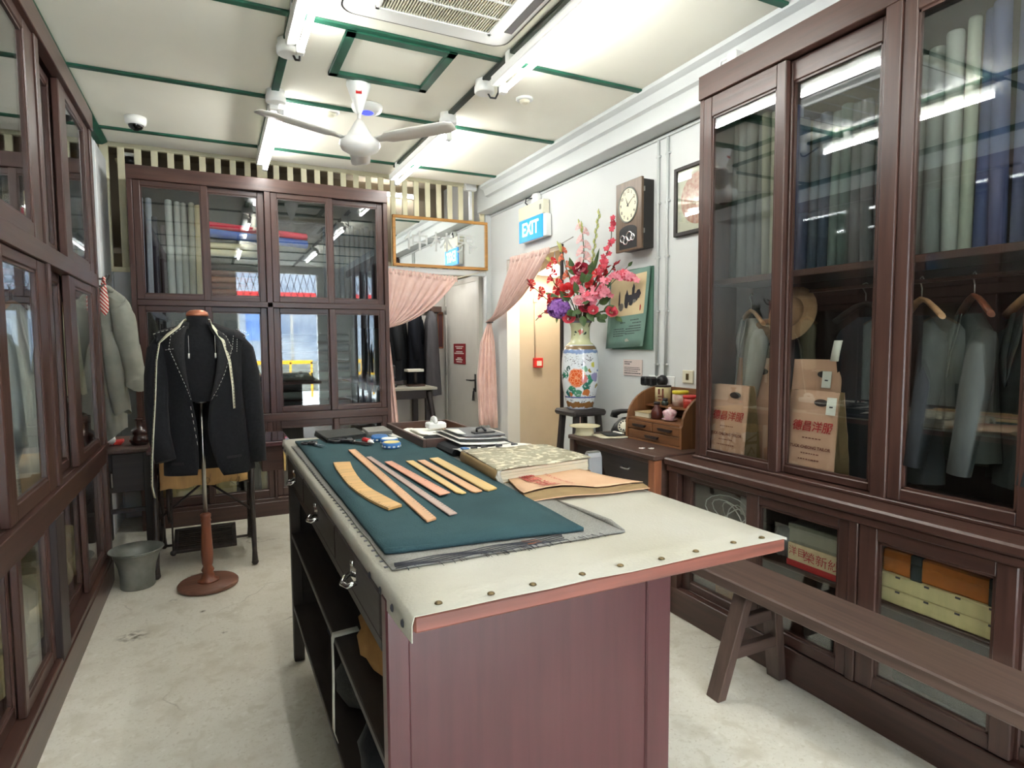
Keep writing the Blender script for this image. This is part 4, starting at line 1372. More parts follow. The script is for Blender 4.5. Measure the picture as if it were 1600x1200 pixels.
def folded(label, cs, z, n, th, m, seed=0, group=None):
    t = thing('folded_cloth', label, 'cloth', (sum(c[0] for c in cs) / 4, sum(c[1] for c in cs) / 4, z), 0, group)
    rg = random.Random(seed)
    for k in range(n):
        d = [(c[0] + rg.uniform(-.006, .006), c[1] + rg.uniform(-.006, .006)) for c in cs]
        q = MB()
        q.prism(d, pl, z + k * th, z + (k + 1) * th - .001)
        bmesh.ops.bevel(q.bm, geom=list(q.bm.edges), offset=th * .3, segments=2, affect='EDGES')
        obj('fold', q, m, t)
    return t


folded('dark charcoal folded cloth at the far left of the table', [(.43, 3.06), (.445, 2.80), (.635, 2.86), (.63, 3.08)], .9865 + .0135, 3, .0085, 'charcoal', 3)
folded('light grey folded cloth beside the dark one near the tray', [(.66, 3.07), (.65, 2.90), (.775, 2.89), (.775, 3.08)], 1.004, 3, .007, 'greycloth', 4)
slab('paper_sheet', [(.72, 3.09), (.76, 2.83), (.785, 2.76), (.785, 3.09)], .9995 + .004, .001, 'paper', 'white paper sheet between the light grey cloth and the tray', 'paper', 4, 6, .001)

# tray
tr = thing('wooden_tray', 'shallow wooden tray with white papers at the far right of the table', 'tray', (.95, 2.76, .986))
obj('bottom', MB().box(.795, 1.11, 2.47, 3.06, .9865, .996), wood('tray_tan', (206, 160, 112), 'y'), tr)
for (a, b_, c_, d_) in ((.788, .802, 2.46, 3.07), (1.103, 1.117, 2.46, 3.07), (.802, 1.103, 2.46, 2.474), (.802, 1.103, 3.056, 3.07)):
    obj('side', MB().box(a, b_, c_, d_, .9865, 1.04, .002), M['deskx'] if b_ - a > .1 else M['desky'], tr)
for i, (cs, z, lb) in enumerate([([(.815, 3.03), (.81, 2.55), (.93, 2.5), (.95, 3.0)], 1.0, 'large white paper sheet lying in the tray'), ([(.87, 2.95), (.88, 2.62), (1.05, 2.55), (1.0, 2.9)], 1.012, 'white paper sheet on top in the tray')]):
    slab('paper_sheet', cs, z, .002, 'paper', lb, 'paper', 6, 6, .014, 'papers in the tray', 0, 14 + i)
t = thing('tape_dispenser', 'white tape roll and white box standing in the tray', 'box', (.97, 2.82, 1.022), 0)
obj('box_body', MB().box(.93, 1.02, 2.8, 2.87, 1.03, 1.06, .006), 'plastic', t)
q = MB()
q.tube([(.965 + .0, 2.83 + .028 * cos(a), 1.068 + .014 * sin(a)) for a in [i * pi / 8 for i in range(17)]], .01, 8)
obj('tape_roll', q, 'plastic', t)
# swatch book
sb = thing('swatch_book', 'thick black swatch book with fanned white pages behind the worn album', 'book', (.96, 2.45, .99))
q = MB()
rows = []
for (x, z) in ((.86, .994), (.852, 1.012), (.872, 1.024), (1.08, 1.026), (1.1, 1.01), (1.1, .994)):
    pass
q.prism([(.858, .9925), (.848, 1.004), (.855, 1.018), (.875, 1.026), (1.1, 1.026), (1.1, .9925)], lambda u, v, t_: (u, t_, v), 2.27, 2.66)
obj('black_pages', q, 'blackcloth', sb)
for k in range(5):
    q = MB()
    rows = []
    for i in range(6):
        u = i / 5
        rows.append([(.905 + .012 * k + .2 * u - .02 * (1 - u), 2.265 + .04 * k, 1.028 + .0045 * k + .012 * (1 - u) ** 2), (.905 + .012 * k + .2 * u - .02 * (1 - u), 2.62 - .01 * k, 1.03 + .0045 * k + .012 * (1 - u) ** 2)])
    q.grid(rows, th=.0018)
    obj('page', q, 'paper' if k % 2 == 0 else 'charcoal', sb)
q = MB()
q.prism([(.945, 2.36), (.95, 2.64), (1.13, 2.6), (1.12, 2.34)], pl, 1.052, 1.056)
obj('cover', q, mat('grey_book_cover', (96, 98, 100), rough=.5, var=.08), sb)
q = MB()
q.tube([(1.02, 2.42, 1.06), (1.02, 2.42, 1.075), (1.045, 2.425, 1.082), (1.06, 2.42, 1.068), (1.06, 2.42, 1.058)], .006, 6)
q.box(1.0, 1.1, 2.4, 2.44, 1.055, 1.062, .002)
obj('clip', q, 'black', sb)
slab('navy_cloth', [(1.11, 2.68), (1.12, 2.2), (1.2, 2.2), (1.2, 2.66)], .9865, .012, 'navy', 'navy cloth along the right table edge behind the album', 'cloth', 4, 8, .002)
# pinked swatch sheets
t = thing('swatch_sheet', 'white swatch sheet with dark zigzag corners behind the worn album', 'paper', (1.0, 2.2, 1.0))
rows = [[(lerp(.86, 1.19, i / 8), y, 1.0 + h_ + .004 * sin(i * 1.3)) for i in range(9)] for y, h_ in ((2.1, .012), (2.17, .022), (2.24, .026), (2.3, .02))]
obj('sheet', MB().grid(rows, th=.002), 'paper', t)
for i, x in enumerate((.92, .965, 1.03, 1.1)):
    q = MB()
    q.prism([(x - .014, 2.215), (x + .016, 2.215), (x + .004, 2.255)], pl, 1.028, 1.0335)
    obj('swatch', q, 'ink', t)
q = MB()
q.prism([(.872, 2.2), (.895, 2.2), (.895, 2.24), (.872, 2.24)], pl, 1.026, 1.0335)
obj('blue_swatch', q, 'bluetape', t)
# worn album
al = thing('album', 'big worn pattern album with a flaking grey green cover lying on the table', 'book', (1.0, 1.95, .9865))
A4 = [(.842, 2.149), (.80, 1.82), (.835, 1.735), (1.2, 1.825), (1.206, 2.1)]
A4 = [(.845, 2.15), (.815, 1.76), (1.2, 1.80), (1.2, 2.12)]
q = MB()
q.prism(A4, pl, .9865, .991)
bmesh.ops.bevel(q.bm, geom=list(q.bm.edges), offset=.001, segments=1, affect='EDGES')
obj('back_cover', q, 'kraftside', al)
P4 = [(.855, 2.14), (.827, 1.77), (1.194, 1.808), (1.194, 2.112)]
for k in range(4):
    d = [(x + R.uniform(-.003, .003), y + R.uniform(-.003, .003)) for x, y in P4]
    q = MB()
    q.prism(d, pl, .9912 + k * .0102, .9912 + (k + 1) * .0102 - .0008)
    obj('page_block', q, 'pages', al)
m = mat('worn_album_cover', (172, 166, 144), rough=.85, c2=(146, 140, 116), scale=9, bump=.3)
nt = m.node_tree
N, L = nt.nodes, nt.links
tc = N.new('ShaderNodeTexCoord')
bs = N['Principled BSDF']
cc = bs.inputs['Base Color'].links[0].from_socket
cc = mixc(ramp(noise(34, 9, .2), .5, .62), cc, lin((220, 212, 186)))
cc = mixc(ramp(noise(80, 5), .62, .7), cc, lin((116, 108, 84)))
L.new(cc, bs.inputs['Base Color'])
q = MB()
rows = []
for j in range(9):
    a = Vector(A4[0]).lerp(Vector(A4[1]), j / 8)
    b_ = Vector(A4[3]).lerp(Vector(A4[2]), j / 8)
    rows.append([(*a.lerp(b_, i / 10), 1.0355 + .002 * sin(i + j * .7)) for i in range(11)])
q.grid(rows, th=.004)
obj('front_cover', q, m, al)
q = MB()
rows = []
for j in range(7):
    p = Vector((.845, 2.15)).lerp(Vector((.815, 1.76)), j / 6)
    rows.append([(p.x - .002 - .006 * sin(a), p.y, .988 + .048 * a / pi) for a in [k * pi / 5 for k in range(6)]])
q.grid(rows, th=.002)
obj('spine', q, 'kraftside', al)
q = MB()
for k in range(9):
    q.tube([(.822 + R.uniform(-.01, .012), 1.768 + R.uniform(-.01, .006), 1.034), (.815 + R.uniform(-.012, .01), 1.755, 1.015), (.82 + R.uniform(-.01, .015), 1.748, .99)], .0035, 5)
obj('frayed_corner', q, 'canvas', al)

# flat paper bag
fb = thing('paper_bag', 'empty kraft bag with red lettering lying flat on the near part of the table', 'bag', (.99, 1.66, .99))
c4 = [Vector((.875, 1.838)), Vector((.80, 1.55)), Vector((1.205, 1.512)), Vector((1.155, 1.832))]


def flatrows(z0, amp, near):
    rows = []
    for j in range(9):
        v = j / 8
        r = []
        for i in range(11):
            u = i / 10
            p = c4[0].lerp(c4[1], v).lerp(c4[3].lerp(c4[2], v), u)
            lift = amp * (v ** 3) * (1.0 - .75 * u) * (.55 + .6 * abs(sin(u * 5.0))) + .0015 * sin(u * 9 + v * 5)
            r.append((p.x, p.y + near * v, z0 + lift))
        rows.append(r)
    return rows


obj('lower_sheet', MB().grid(flatrows(.9915, .004, -.035), th=.0012), 'kraftflat', fb)
obj('upper_sheet', MB().grid(flatrows(.998, .026, .0), th=.0012), 'kraftflat', fb)
q = MB()
rows = []
up_ = flatrows(.9955, .023, .0)[-1]
lo_ = flatrows(.9925, .004, -.03)[-1]
for k in range(3):
    rows.append([tuple(Vector(a).lerp(Vector(b_), k / 2) + Vector((0, -.006 if k == 1 else 0, .0))) for a, b_ in zip(up_, lo_)])
obj('gusset', MB().grid(rows, smooth=False), 'kraftside', fb)


def flat_text(body, size, cx, cy, m, bold=0):
    T = frame((cx, cy, 1.0045), (-.06, -1, -.0), (1, -.06, 0))
    o = text(body, size, T, m, 'lettering', fb, bold=bold)
    o.location.z += 0
    # follow the sheet: lift every vertex with the paper
    for v in o.data.vertices:
        wx, wy = v.co.x + fb.location.x, v.co.y + fb.location.y
        vv = max(0, min(1, (1.835 - wy) / .3))
        uu = max(0, min(1, (wx - (.875 - .075 * vv)) / (.28 + .125 * vv)))
        v.co.z = .998 + .026 * (vv ** 3) * (1 - .75 * uu) * (.55 + .6 * abs(sin(uu * 5))) + .0055 - fb.location.z
    return o


flat_text('德昌洋服', .062, .915, 1.69, 'red', .001)
flat_text('TUCK CHEONG TAILOR', .019, .99, 1.675, 'red', .0003)
flat_text('. . . . . . . . . .', .02, 1.035, 1.67, 'red')
slab('paper_slip', [(.62, 1.215), (.625, 1.19), (.66, 1.188), (.655, 1.21)], .993, .002, 'orange_woodx', 'thin wooden slip at the near edge of the grey cloth', 'slip', 2, 2, 0)

# ================================================================ dress form, jacket, tape
FX, FY = -.075, 4.0
df = thing('dress_form', 'black tailor dress form on a turned wooden stand with a round base', 'dress form', (FX, FY, 0))
obj('base', MB().lathe([(.15, 0), (.165, .006), (.167, .022), (.158, .032), (.0, .034)], (FX, FY, 0), 40), 'basewood', df)
obj('turned_post', MB().lathe([(.062, .033), (.06, .042), (.038, .05), (.034, .075), (.028, .085), (.036, .1), (.024, .125), (.03, .14), (.034, .2), (.03, .3), (.026, .39), (.031, .4), (.026, .412), (.03, .425), (.03, .44), (.012, .45)], (FX, FY, 0), 24), 'turned', df)
obj('pole', MB().tube([(FX, FY, .44), (FX, FY, 1.15)], .0115, 12), 'steel', df)
trs = [(FX, FY, 1.12, .135, .09), (FX, FY, 1.125, .142, .1), (FX, FY, 1.2, .15, .105), (FX, FY, 1.3, .165, .115), (FX, FY, 1.4, .178, .115), (FX, FY, 1.46, .175, .1), (FX, FY + .01, 1.505, .14, .085), (FX, FY + .012, 1.535, .09, .07), (FX, FY + .012, 1.56, .062, .06), (FX, FY + .012, 1.615, .056, .056)]
obj('torso', MB().rings(trs, 32), 'blackcloth', df)
obj('neck_cap', MB().lathe([(.058, 1.614), (.06, 1.622), (.055, 1.638), (.04, 1.648), (.015, 1.653)], (FX, FY + .012, 0), 28), 'copper', df)
obj('collar', MB().lathe([(.03, 1.108), (.03, 1.121)], (FX, FY, 0), 16), 'steel', df)

jk = thing('suit_jacket', 'unfinished black suit jacket with white basting stitches worn by the dress form', 'jacket', (FX, FY, .7))
# rows: z, centre x, rx, ry, x of the left front edge, x of the right front edge
JT = [(1.575, -.07, .085, .078, -.118, -.03), (1.55, -.07, .125, .085, -.125, -.02), (1.525, -.065, .21, .098, -.135, -.005), (1.50, -.06, .235, .115, -.14, .01), (1.45, -.055, .225, .13, -.145, .022), (1.37, -.05, .212, .142, -.146, .022), (1.28, -.046, .203, .142, -.14, .012), (1.2, -.045, .198, .14, -.13, -.004), (1.12, -.042, .198, .138, -.115, -.028), (1.0, -.04, .212, .142, -.098, -.042), (.9, -.04, .225, .148, -.094, -.036), (.82, -.04, .235, .152, -.094, -.02), (.74, -.038, .24, .155, -.098, .004), (.695, -.036, .242, .156, -.104, .03)]


def jrow(z):
    return interp(JT, z)


def jsurf(x, z, off=.0):
    cx, rx, ry, a, b_ = jrow(z)
    u = max(-.999, min(.999, (x - cx) / rx))
    return Vector((x, FY - ry * math.sqrt(1 - u * u) - off, z))


rows = []
for z in [1.575, 1.55, 1.525, 1.5, 1.475, 1.45, 1.4, 1.35, 1.3, 1.25, 1.2, 1.15, 1.1, 1.05, 1.0, .95, .9, .85, .8, .75, .71, .695]:
    cx, rx, ry, xl, xr = jrow(z)
    tl_ = math.asin(max(-1, min(1, (xl - cx) / rx)))
    tr_ = math.asin(max(-1, min(1, (xr - cx) / rx)))
    n = 44
    r = []
    for k in range(n + 1):
        th = lerp(tr_, 2 * pi + tl_, k / n)
        wv_ = 1 + .012 * sin(th * 6 + 1) * max(0, 1.2 - z)
        zz = z
        if z < .72: zz = z + .012 * cos(th) - (.015 if k < 6 else 0)
        r.append((cx + rx * sin(th) * wv_, FY - ry * cos(th) * wv_, zz))
    rows.append(r)
obj('jacket_body', MB().grid(rows, th=.004), 'blackcloth', jk)
# lapels
M['lapel'] = mat('lapel_cloth', (40, 40, 41), rough=.95, var=.25, scale=120, bump=.2)
for inner, outer, nm in (([(1.555, -.125), (1.5, -.14), (1.43, -.145), (1.37, -.144), (1.28, -.138), (1.2, -.128), (1.13, -.116)], [(1.555, -.142), (1.5, -.21), (1.43, -.222), (1.37, -.2), (1.28, -.168), (1.2, -.14), (1.13, -.118)], 'l'),
                         ([(1.555, -.018), (1.5, .01), (1.43, .02), (1.37, .02), (1.28, .01), (1.2, -.006), (1.13, -.026)], [(1.555, .0), (1.5, .07), (1.43, .1), (1.37, .085), (1.28, .055), (1.2, .02), (1.13, -.02)], 'r')):
    rows = []
    for (z, a), (z2, b_) in zip(inner, outer):
        rows.append([tuple(jsurf(lerp(a, b_, t_), z, .007 + .008 * sin(pi * t_))) for t_ in (0, .33, .66, 1)])
    obj('lapel', MB().grid(rows, th=.003), 'lapel', jk)
    q = MB()
    pp = [jsurf(b_, z, .0125) for z, b_ in outer]
    for i in range(len(pp) - 1):
        for k in range(4):
            a = pp[i].lerp(pp[i + 1], k / 4)
            b2 = pp[i].lerp(pp[i + 1], (k + .55) / 4)
            q.tube([a, b2], .0014, 4)
    obj('basting_stitches', q, 'paper', jk, kind='stuff')
# shoulder pieces with basting
for s_, cx in ((-1, -.06), (1, -.06)):
    q = MB()
    rows = []
    for i in range(6):
        u = i / 5
        x = cx + s_ * lerp(.06, .225, u)
        z = lerp(1.575, 1.508, u)
        rows.append([(x, FY - .085 + .0 * u, z - .03 - .01 * u), (x, FY - .045, z + .002), (x, FY + .05, z), (x, FY + .085, z - .03)])
    obj('shoulder', MB().grid(rows, th=.004), 'lapel', jk)
q = MB()
for (a, b_) in (((-.3, 1.51), (-.17, 1.55)), ((.16, 1.49), (.20, 1.51)), ((.13, 1.54), (.19, 1.52)), ((.11, 1.5), (.1, 1.41)), ((.13, 1.48), (.125, 1.4)), ((.07, 1.4), (.1, 1.4)), ((-.24, 1.42), (-.17, 1.43)), ((.005, 1.155), (.015, 1.157)), ((-.125, 1.1), (-.095, .86))):
    n = 6
    for k in range(n):
        xa, za = lerp(a[0], b_[0], k / n), lerp(a[1], b_[1], k / n)
        xb, zb = lerp(a[0], b_[0], (k + .5) / n), lerp(a[1], b_[1], (k + .5) / n)
        q.tube([jsurf(xa, za, .012), jsurf(xb, zb, .012)], .0013, 4)
obj('basting_stitches', q, 'paper', jk, kind='stuff')
for x, z in ((-.122, 1.40), (.012, 1.40)):
    q = MB()
    q.tube([jsurf(x, z + .1, .014), jsurf(x, z, .016)], .001, 4)
    q.tube([jsurf(x, z, .016), jsurf(x - .001, z - .028, .016)], .0045, 6)
    obj('thread_end', q, 'paper', jk)
# sleeves
for s_, pts in ((-1, [(-.25, 4.0, 1.49), (-.278, 3.985, 1.42), (-.293, 3.97, 1.27), (-.300, 3.945, 1.1), (-.288, 3.90, .94), (-.258, 3.86, .80)]), (1, [(.135, 4.01, 1.485), (.165, 4.0, 1.42), (.188, 4.0, 1.27), (.202, 3.99, 1.1), (.212, 3.97, .9), (.218, 3.955, .74)])):
    obj('sleeve', MB().tube(pts, [.036, .058, .062, .059, .056, .052], 18), 'blackcloth', jk)
q = MB()
q.prism([(-.235, .78), (-.17, .78), (-.17, .765), (-.235, .765)], lambda u, v, t: tuple(jsurf(u, v, t)), .004, .01)
obj('pocket_flap', q, 'lapel', jk)
q = MB()
q.prism([(.05, .80), (.13, .80), (.13, .787), (.05, .787)], lambda u, v, t: tuple(jsurf(u, v, t)), .004, .01)
obj('pocket_flap', q, 'lapel', jk)

# measuring tape round the neck
mt = thing('measuring_tape', 'pale yellow measuring tape hung round the neck of the dressed form', 'tape', (FX, FY - .1, 1.5))
tp = [jsurf(.101, 1.075, .02), jsurf(.098, 1.2, .02), jsurf(.085, 1.35, .022), jsurf(.055, 1.47, .022), Vector((.01, 3.90, 1.545)), Vector((-.005, 3.95, 1.585)), Vector((-.02, 4.04, 1.6)), Vector((-.075, 4.085, 1.6)), Vector((-.13, 4.04, 1.6)), Vector((-.145, 3.95, 1.585)), Vector((-.17, 3.895, 1.55)), jsurf(-.225, 1.505, .024), Vector((-.268, 3.90, 1.46)), Vector((-.285, 3.885, 1.36)), Vector((-.298, 3.868, 1.15)), Vector((-.315, 3.84, .93)), Vector((-.325, 3.835, .8)), Vector((-.33, 3.84, .67)), Vector((-.32, 3.85, .6))]
rows = []
marks = MB()
for i, p in enumerate(tp):
    t_ = (tp[min(i + 1, len(tp) - 1)] - tp[max(i - 1, 0)]).normalized()
    out = (p - Vector((-.07, 4.0, p.z)))
    out = out.normalized() if abs(t_.z) > .3 else Vector((0, -.2, 1))
    sd = t_.cross(out).normalized() * .0105
    rows.append([tuple(p - sd), tuple(p + sd)])
obj('ribbon', MB().grid(rows, th=.0015), mat('tape_yellow', (226, 222, 196), rough=.5, var=.03), mt)
for a, b_ in ((0, 3), (12, 17)):
    for i in range(a, b_):
        for k in range(7):
            p = tp[i].lerp(tp[i + 1], k / 7)
            out = (p - Vector((-.07, 4.0, p.z))).normalized()
            t_ = (tp[i + 1] - tp[i]).normalized()
            sd = t_.cross(out).normalized()
            if a == 0: pass
            marks.box(-.004, .004, -.0014, .0014, .0012, .003, T=frame(p, sd, t_))
obj('tape_marks', marks, 'ink', mt, kind='stuff')

# ================================================================ treadle sewing table behind the form
st = thing('sewing_table', 'old treadle sewing table with black cast iron legs behind the dress form', 'table', (.02, 4.55, 0))
obj('tabletop', MB().box(-.40, .46, 4.38, 4.90, .755, .785, .004), 'mahogx', st)
obj('apron', MB().box(-.36, .30, 4.42, 4.86, .66, .755, .004), 'cabdarkx', st)
obj('drawer', MB().box(.27, .41, 4.42, 4.8, .58, .755, .004), 'cabx', st)
obj('light_edge', MB().box(.412, .425, 4.41, 4.44, .575, .752), 'rulery', st)
for s_, x in ((-1, -.36), (1, .20)):
    q = MB()
    y0, y1 = 4.25, 4.88
    ym = 4.55
    for (ya, yb) in ((y0, 4.40), (y1, 4.72)):
        q.tube([(x, ya, .015), (x, ya + (yb - ya) * .12, .09), (x, lerp(ya, yb, .45), .2), (x, lerp(ya, yb, .6), .45), (x, lerp(ya, yb, .75), .755)], [.02, .015, .017, .015, .02], 8)
        q.sphere((x, ya, .02), .022, (1, 1, .9), 10, 6)
    q.tube([(x, 4.36, .19), (x, 4.45, .13), (x, 4.55, .12), (x, 4.65, .13), (x, 4.76, .19)], .014, 8)
    q.tube([(x, 4.38, .5), (x, 4.5, .42), (x, 4.55, .3), (x, 4.6, .42), (x, 4.72, .5)], .009, 8)
    q.tube([(x, 4.39, .66), (x, 4.55, .58), (x, 4.72, .66)], .009, 8)
    q.tube([(x, 4.47, .14), (x, 4.5, .25), (x, 4.44, .36), (x, 4.4, .3)], .007, 6)
    q.tube([(x, 4.63, .14), (x, 4.6, .25), (x, 4.66, .36), (x, 4.7, .3)], .007, 6)
    q.tube([(x, 4.37, .74), (x, 4.74, .74)], .014, 6)
    obj('side_frame', q, 'iron', st)
q = MB()
q.tube([(-.36, 4.55, .5), (-.15, 4.57, .55), (.0, 4.57, .55), (.2, 4.55, .5)], .012, 8)
q.tube([(-.36, 4.55, .3), (-.08, 4.6, .52)], .008, 8)
q.tube([(.2, 4.55, .3), (-.08, 4.6, .52)], .008, 8)
obj('cross_brace', q, 'iron', st)
# treadle: a framed plate of bars
q = MB()
T = Matrix.Translation((-.09, 4.58, .13)) @ Matrix.Rotation(radians(20), 4, 'X')
for a in ((-.19, .19, -.125, -.1), (-.19, .19, .1, .125), (-.19, -.165, -.1, .1), (.165, .19, -.1, .1)):
    q.box(a[0], a[1], a[2], a[3], -.012, .012, .003, T=None)
for v in q.bm.verts: v.co = T @ v.co
obj('treadle_frame', q, 'iron', st)
for i in range(9):
    q = MB()
    q.box(-.165, .165, -.095 + i * .0215, -.083 + i * .0215, -.006, .006)
    for v in q.bm.verts: v.co = T @ v.co
    obj('treadle_bar', q, 'iron', st)
q = MB()
q.tube([(-.36, 4.6, .1), (.2, 4.6, .1)], .009, 8)
q.tube([(-.28, 4.47, .09), (-.28, 4.47, .42)], .006, 6)
q.sphere((-.28, 4.47, .085), .02, (1, 1, 1), 10, 6)
obj('treadle_rod', q, 'iron', st)
q = MB()
wl = [(-.3, 4.66 + .15 * cos(a), .40 + .15 * sin(a)) for a in [i * pi / 14 for i in range(29)]]
q.tube(wl, .011, 8, cap=False)
for a in range(4):
    q.tube([(-.3, 4.66, .4), (-.3, 4.66 + .15 * cos(a * pi / 2 + .4), .4 + .15 * sin(a * pi / 2 + .4))], .007, 6)
obj('flywheel', q, 'iron', st)
# kraft pattern paper hanging below the jacket
q = MB()
rows = []
for j, z in enumerate((.72, .66, .60, .545)):
    rows.append([(lerp(-.325, .175, i / 10), 4.30 - .004 * sin(i * 2.1) - .006 * j, z + (.008 * sin(i * 1.9) if j == 3 else 0) + (.02 * (i / 10) if j == 3 else 0)) for i in range(11)])
q.grid(rows, th=.0015)
rows = [[(lerp(-.325, .175, i / 4), y, z) for i in range(5)] for y, z in ((4.302, .72), (4.34, .79), (4.6, .789))]
q.grid(rows, th=.0015)
obj('pattern_paper', q, cloth((198, 158, 104)), label='tan pattern paper hanging off the sewing table below the black jacket', cat='paper')
q = MB()
for k in range(9):
    x = R.uniform(-.3, .15)
    z = R.uniform(.585, .64)
    q.tube([(x, 4.283, z), (x + R.uniform(-.02, .02), 4.281, z - .02), (x + R.uniform(-.02, .02), 4.279, z - .045)], .0012, 4)
obj('loose_threads', q, 'ink', label='black loose threads on the tan pattern paper', cat='thread')
t = thing('glass_sheet', 'glossy dark glass sheet lying on the sewing table top', 'glass', (.25, 4.6, .786))
obj('pane', MB().box(.05, .45, 4.40, 4.88, .786, .79), mat('dark_gloss', (40, 26, 24), rough=.04, spec=.8), t)

# bucket, side table, flask, tissue, coat, tie
t = thing('bucket', 'grey galvanised bucket on the floor beside the left cabinet', 'bucket', (-.455, 4.19, 0))
q = MB()
rows = [(.0, .012), (.078, .012), (.088, 0), (.092, .006), (.092, .07), (.1, .13), (.118, .19), (.136, .222), (.142, .228), (.137, .232), (.114, .19), (.096, .13), (.088, .07), (.086, .02), (.0, .018)]
q.lathe(rows, (-.455, 4.19, 0), 32, cap=False)
obj('bucket_body', q, 'zinc', t)
q = MB()
q.tube([(-.455 + .142 * cos(a), 4.19 + .142 * sin(a), .229) for a in [i * 2 * pi / 32 for i in range(33)]], .0045, 6, cap=False)
obj('rim', q, 'zinc', t)
q = MB()
q.tube([(-.455 + .145 * cos(a), 4.19 + .145 * sin(a), .222) for a in [pi + i * pi / 12 for i in range(3, 10)]], .003, 5)
obj('bail', q, 'zinc', t)

t = thing('side_table', 'dark wooden side table with low rails left of the dress form', 'table', (-.57, 4.98, 0))
obj('tabletop', MB().box(-.76, -.375, 4.63, 5.33, .74, .768, .006), 'benchy', t)
obj('drawer_front', MB().box(-.62, -.415, 4.66, 4.68, .50, .735, .004), 'black_woodx', t)
obj('apron', MB().box(-.74, -.40, 4.68, 5.3, .62, .74, .004), 'black_woody', t)
for x in (-.735, -.42):
    for y in (4.67, 5.28):
        obj('leg', MB().box(x - .022, x + .022, y - .022, y + .022, 0, .74, .004), 'black_woodz', t)
for z in (.36, .50):
    obj('stretcher', MB().box(-.735, -.42, 5.268, 5.292, z, z + .03, .003), 'black_woodx', t)
    obj('stretcher', MB().box(-.735, -.42, 4.66, 4.68, z - .02, z + .01, .003), 'black_woodx', t)
obj('stretcher', MB().box(-.43, -.41, 4.68, 5.27, .3, .33, .003), 'black_woody', t)
fl = thing('flask', 'dark brown double gourd flask standing on the side table', 'flask', (-.47, 4.8, .768))
M['flask'] = mat('dark_brown_glaze', (66, 38, 34), rough=.18, c2=(50, 28, 26), scale=5, coat=.4)
obj('flask_body', MB().lathe([(.035, .769), (.05, .775), (.062, .8), (.058, .825), (.045, .838), (.055, .85), (.05, .87), (.03, .885), (.02, .895), (.019, .93), (.024, .94)], (-.47, 4.8, 0), 28), 'flask', fl)
obj('neck_ring', MB().lathe([(.026, .938), (.03, .944), (.027, .952), (.018, .953)], (-.47, 4.8, 0), 24), 'flask', fl)
t = thing('gift_wrap', 'crumpled white and red wrapping at the left end of the side table', 'paper', (-.66, 4.85, .768))
q = MB()
q.sphere((-.655, 4.8, .82), .05, (1, 1, .9), 12, 8)
obj('white_paper', q, 'paper', t, jitter=.012)
q = MB()
q.box(-.655, -.575, 4.84, 4.93, .769, .80, .008)
obj('red_packet', q, 'redp', t, jitter=.006)

ct = thing('grey_coat', 'grey coat hanging from a hook beside the end of the left cabinet', 'coat', (-.6, 4.62, 1.84))
M['coat'] = mat('grey_coat_cloth', (140, 140, 128), rough=.9, c2=(122, 123, 112), scale=9, bump=.15)
rows = []
n = 36
for z, cx, rx, ry, rip in ((1.83, -.60, .02, .02, 0), (1.80, -.60, .05, .035, 0), (1.765, -.59, .085, .05, .05), (1.72, -.585, .11, .06, .08), (1.62, -.60, .118, .07, .14), (1.45, -.61, .112, .075, .2), (1.25, -.618, .105, .075, .26), (1.05, -.625, .1, .075, .3), (.92, -.62, .095, .07, .3), (.84, -.615, .09, .07, .3)):
    r = []
    for k in range(n):
        a = 2 * pi * k / n
        f = 1 + rip * .5 * sin(a * 5 + z * 2) + rip * .35 * sin(a * 9 + 1)
        r.append((cx + rx * cos(a) * (1 + (f - 1) * .3), 4.66 + ry * sin(a) * f, z + (.07 * cos(a) if z < .95 else 0)))
    rows.append(r)
obj('coat_body', MB().grid(rows, closed=True), 'coat', ct)
for pts, rs in (([(-.545, 4.62, 1.735), (-.515, 4.60, 1.66), (-.488, 4.57, 1.5), (-.468, 4.55, 1.36), (-.452, 4.53, 1.25), (-.445, 4.52, 1.17)], [.05, .066, .066, .06, .058, .06]), ([(-.6, 4.59, 1.55), (-.57, 4.57, 1.38), (-.55, 4.56, 1.2), (-.535, 4.56, 1.02)], [.04, .055, .056, .05])):
    rows = []
    for i in range(len(pts) * 4 - 3):
        j, u = divmod(i, 4)
        p = Vector(pts[j]).lerp(Vector(pts[min(j + 1, len(pts) - 1)]), u / 4)
        rr = lerp(rs[j], rs[min(j + 1, len(rs) - 1)], u / 4)
        rows.append([(p.x + rr * cos(a) * (1 + .09 * sin(a * 3 + i * .5)), p.y + rr * sin(a) * .9, p.z + .018 * sin(i * 1.3 + a * 2)) for a in [k * 2 * pi / 18 for k in range(18)]])
    obj('sleeve', MB().grid(rows, closed=True), 'coat', ct)
obj('collar', MB().tube([(-.64, 4.63, 1.79), (-.60, 4.60, 1.815), (-.56, 4.62, 1.79)], [.012, .018, .012], 8), 'coat', ct)
t = thing('wall_hook', 'dark metal hook on the end of the left cabinet above the grey coat', 'hook', (-.6, 4.37, 1.86))
obj('hook_arm', MB().tube([(-.6, 4.362, 1.80), (-.59, 4.40, 1.805), (-.575, 4.48, 1.83), (-.562, 4.5, 1.87), (-.558, 4.5, 1.885)], .006, 8), 'iron', t)
obj('hook_arm', MB().tube([(-.6, 4.362, 1.845), (-.59, 4.42, 1.85), (-.57, 4.47, 1.875)], .006, 8), 'iron', t)
t = thing('necktie', 'red and white striped tie hanging from the hook above the coat', 'tie', (-.585, 4.43, 1.84))
mt_ = mat('striped_tie', (176, 52, 48), rough=.6)
nt = mt_.node_tree
N, L = nt.nodes, nt.links
tc = N.new('ShaderNodeTexCoord')
wv = N.new('ShaderNodeTexWave')
wv.bands_direction = 'DIAGONAL'
wv.inputs['Scale'].default_value = 26
L.new(tc.outputs['Object'], wv.inputs['Vector'])
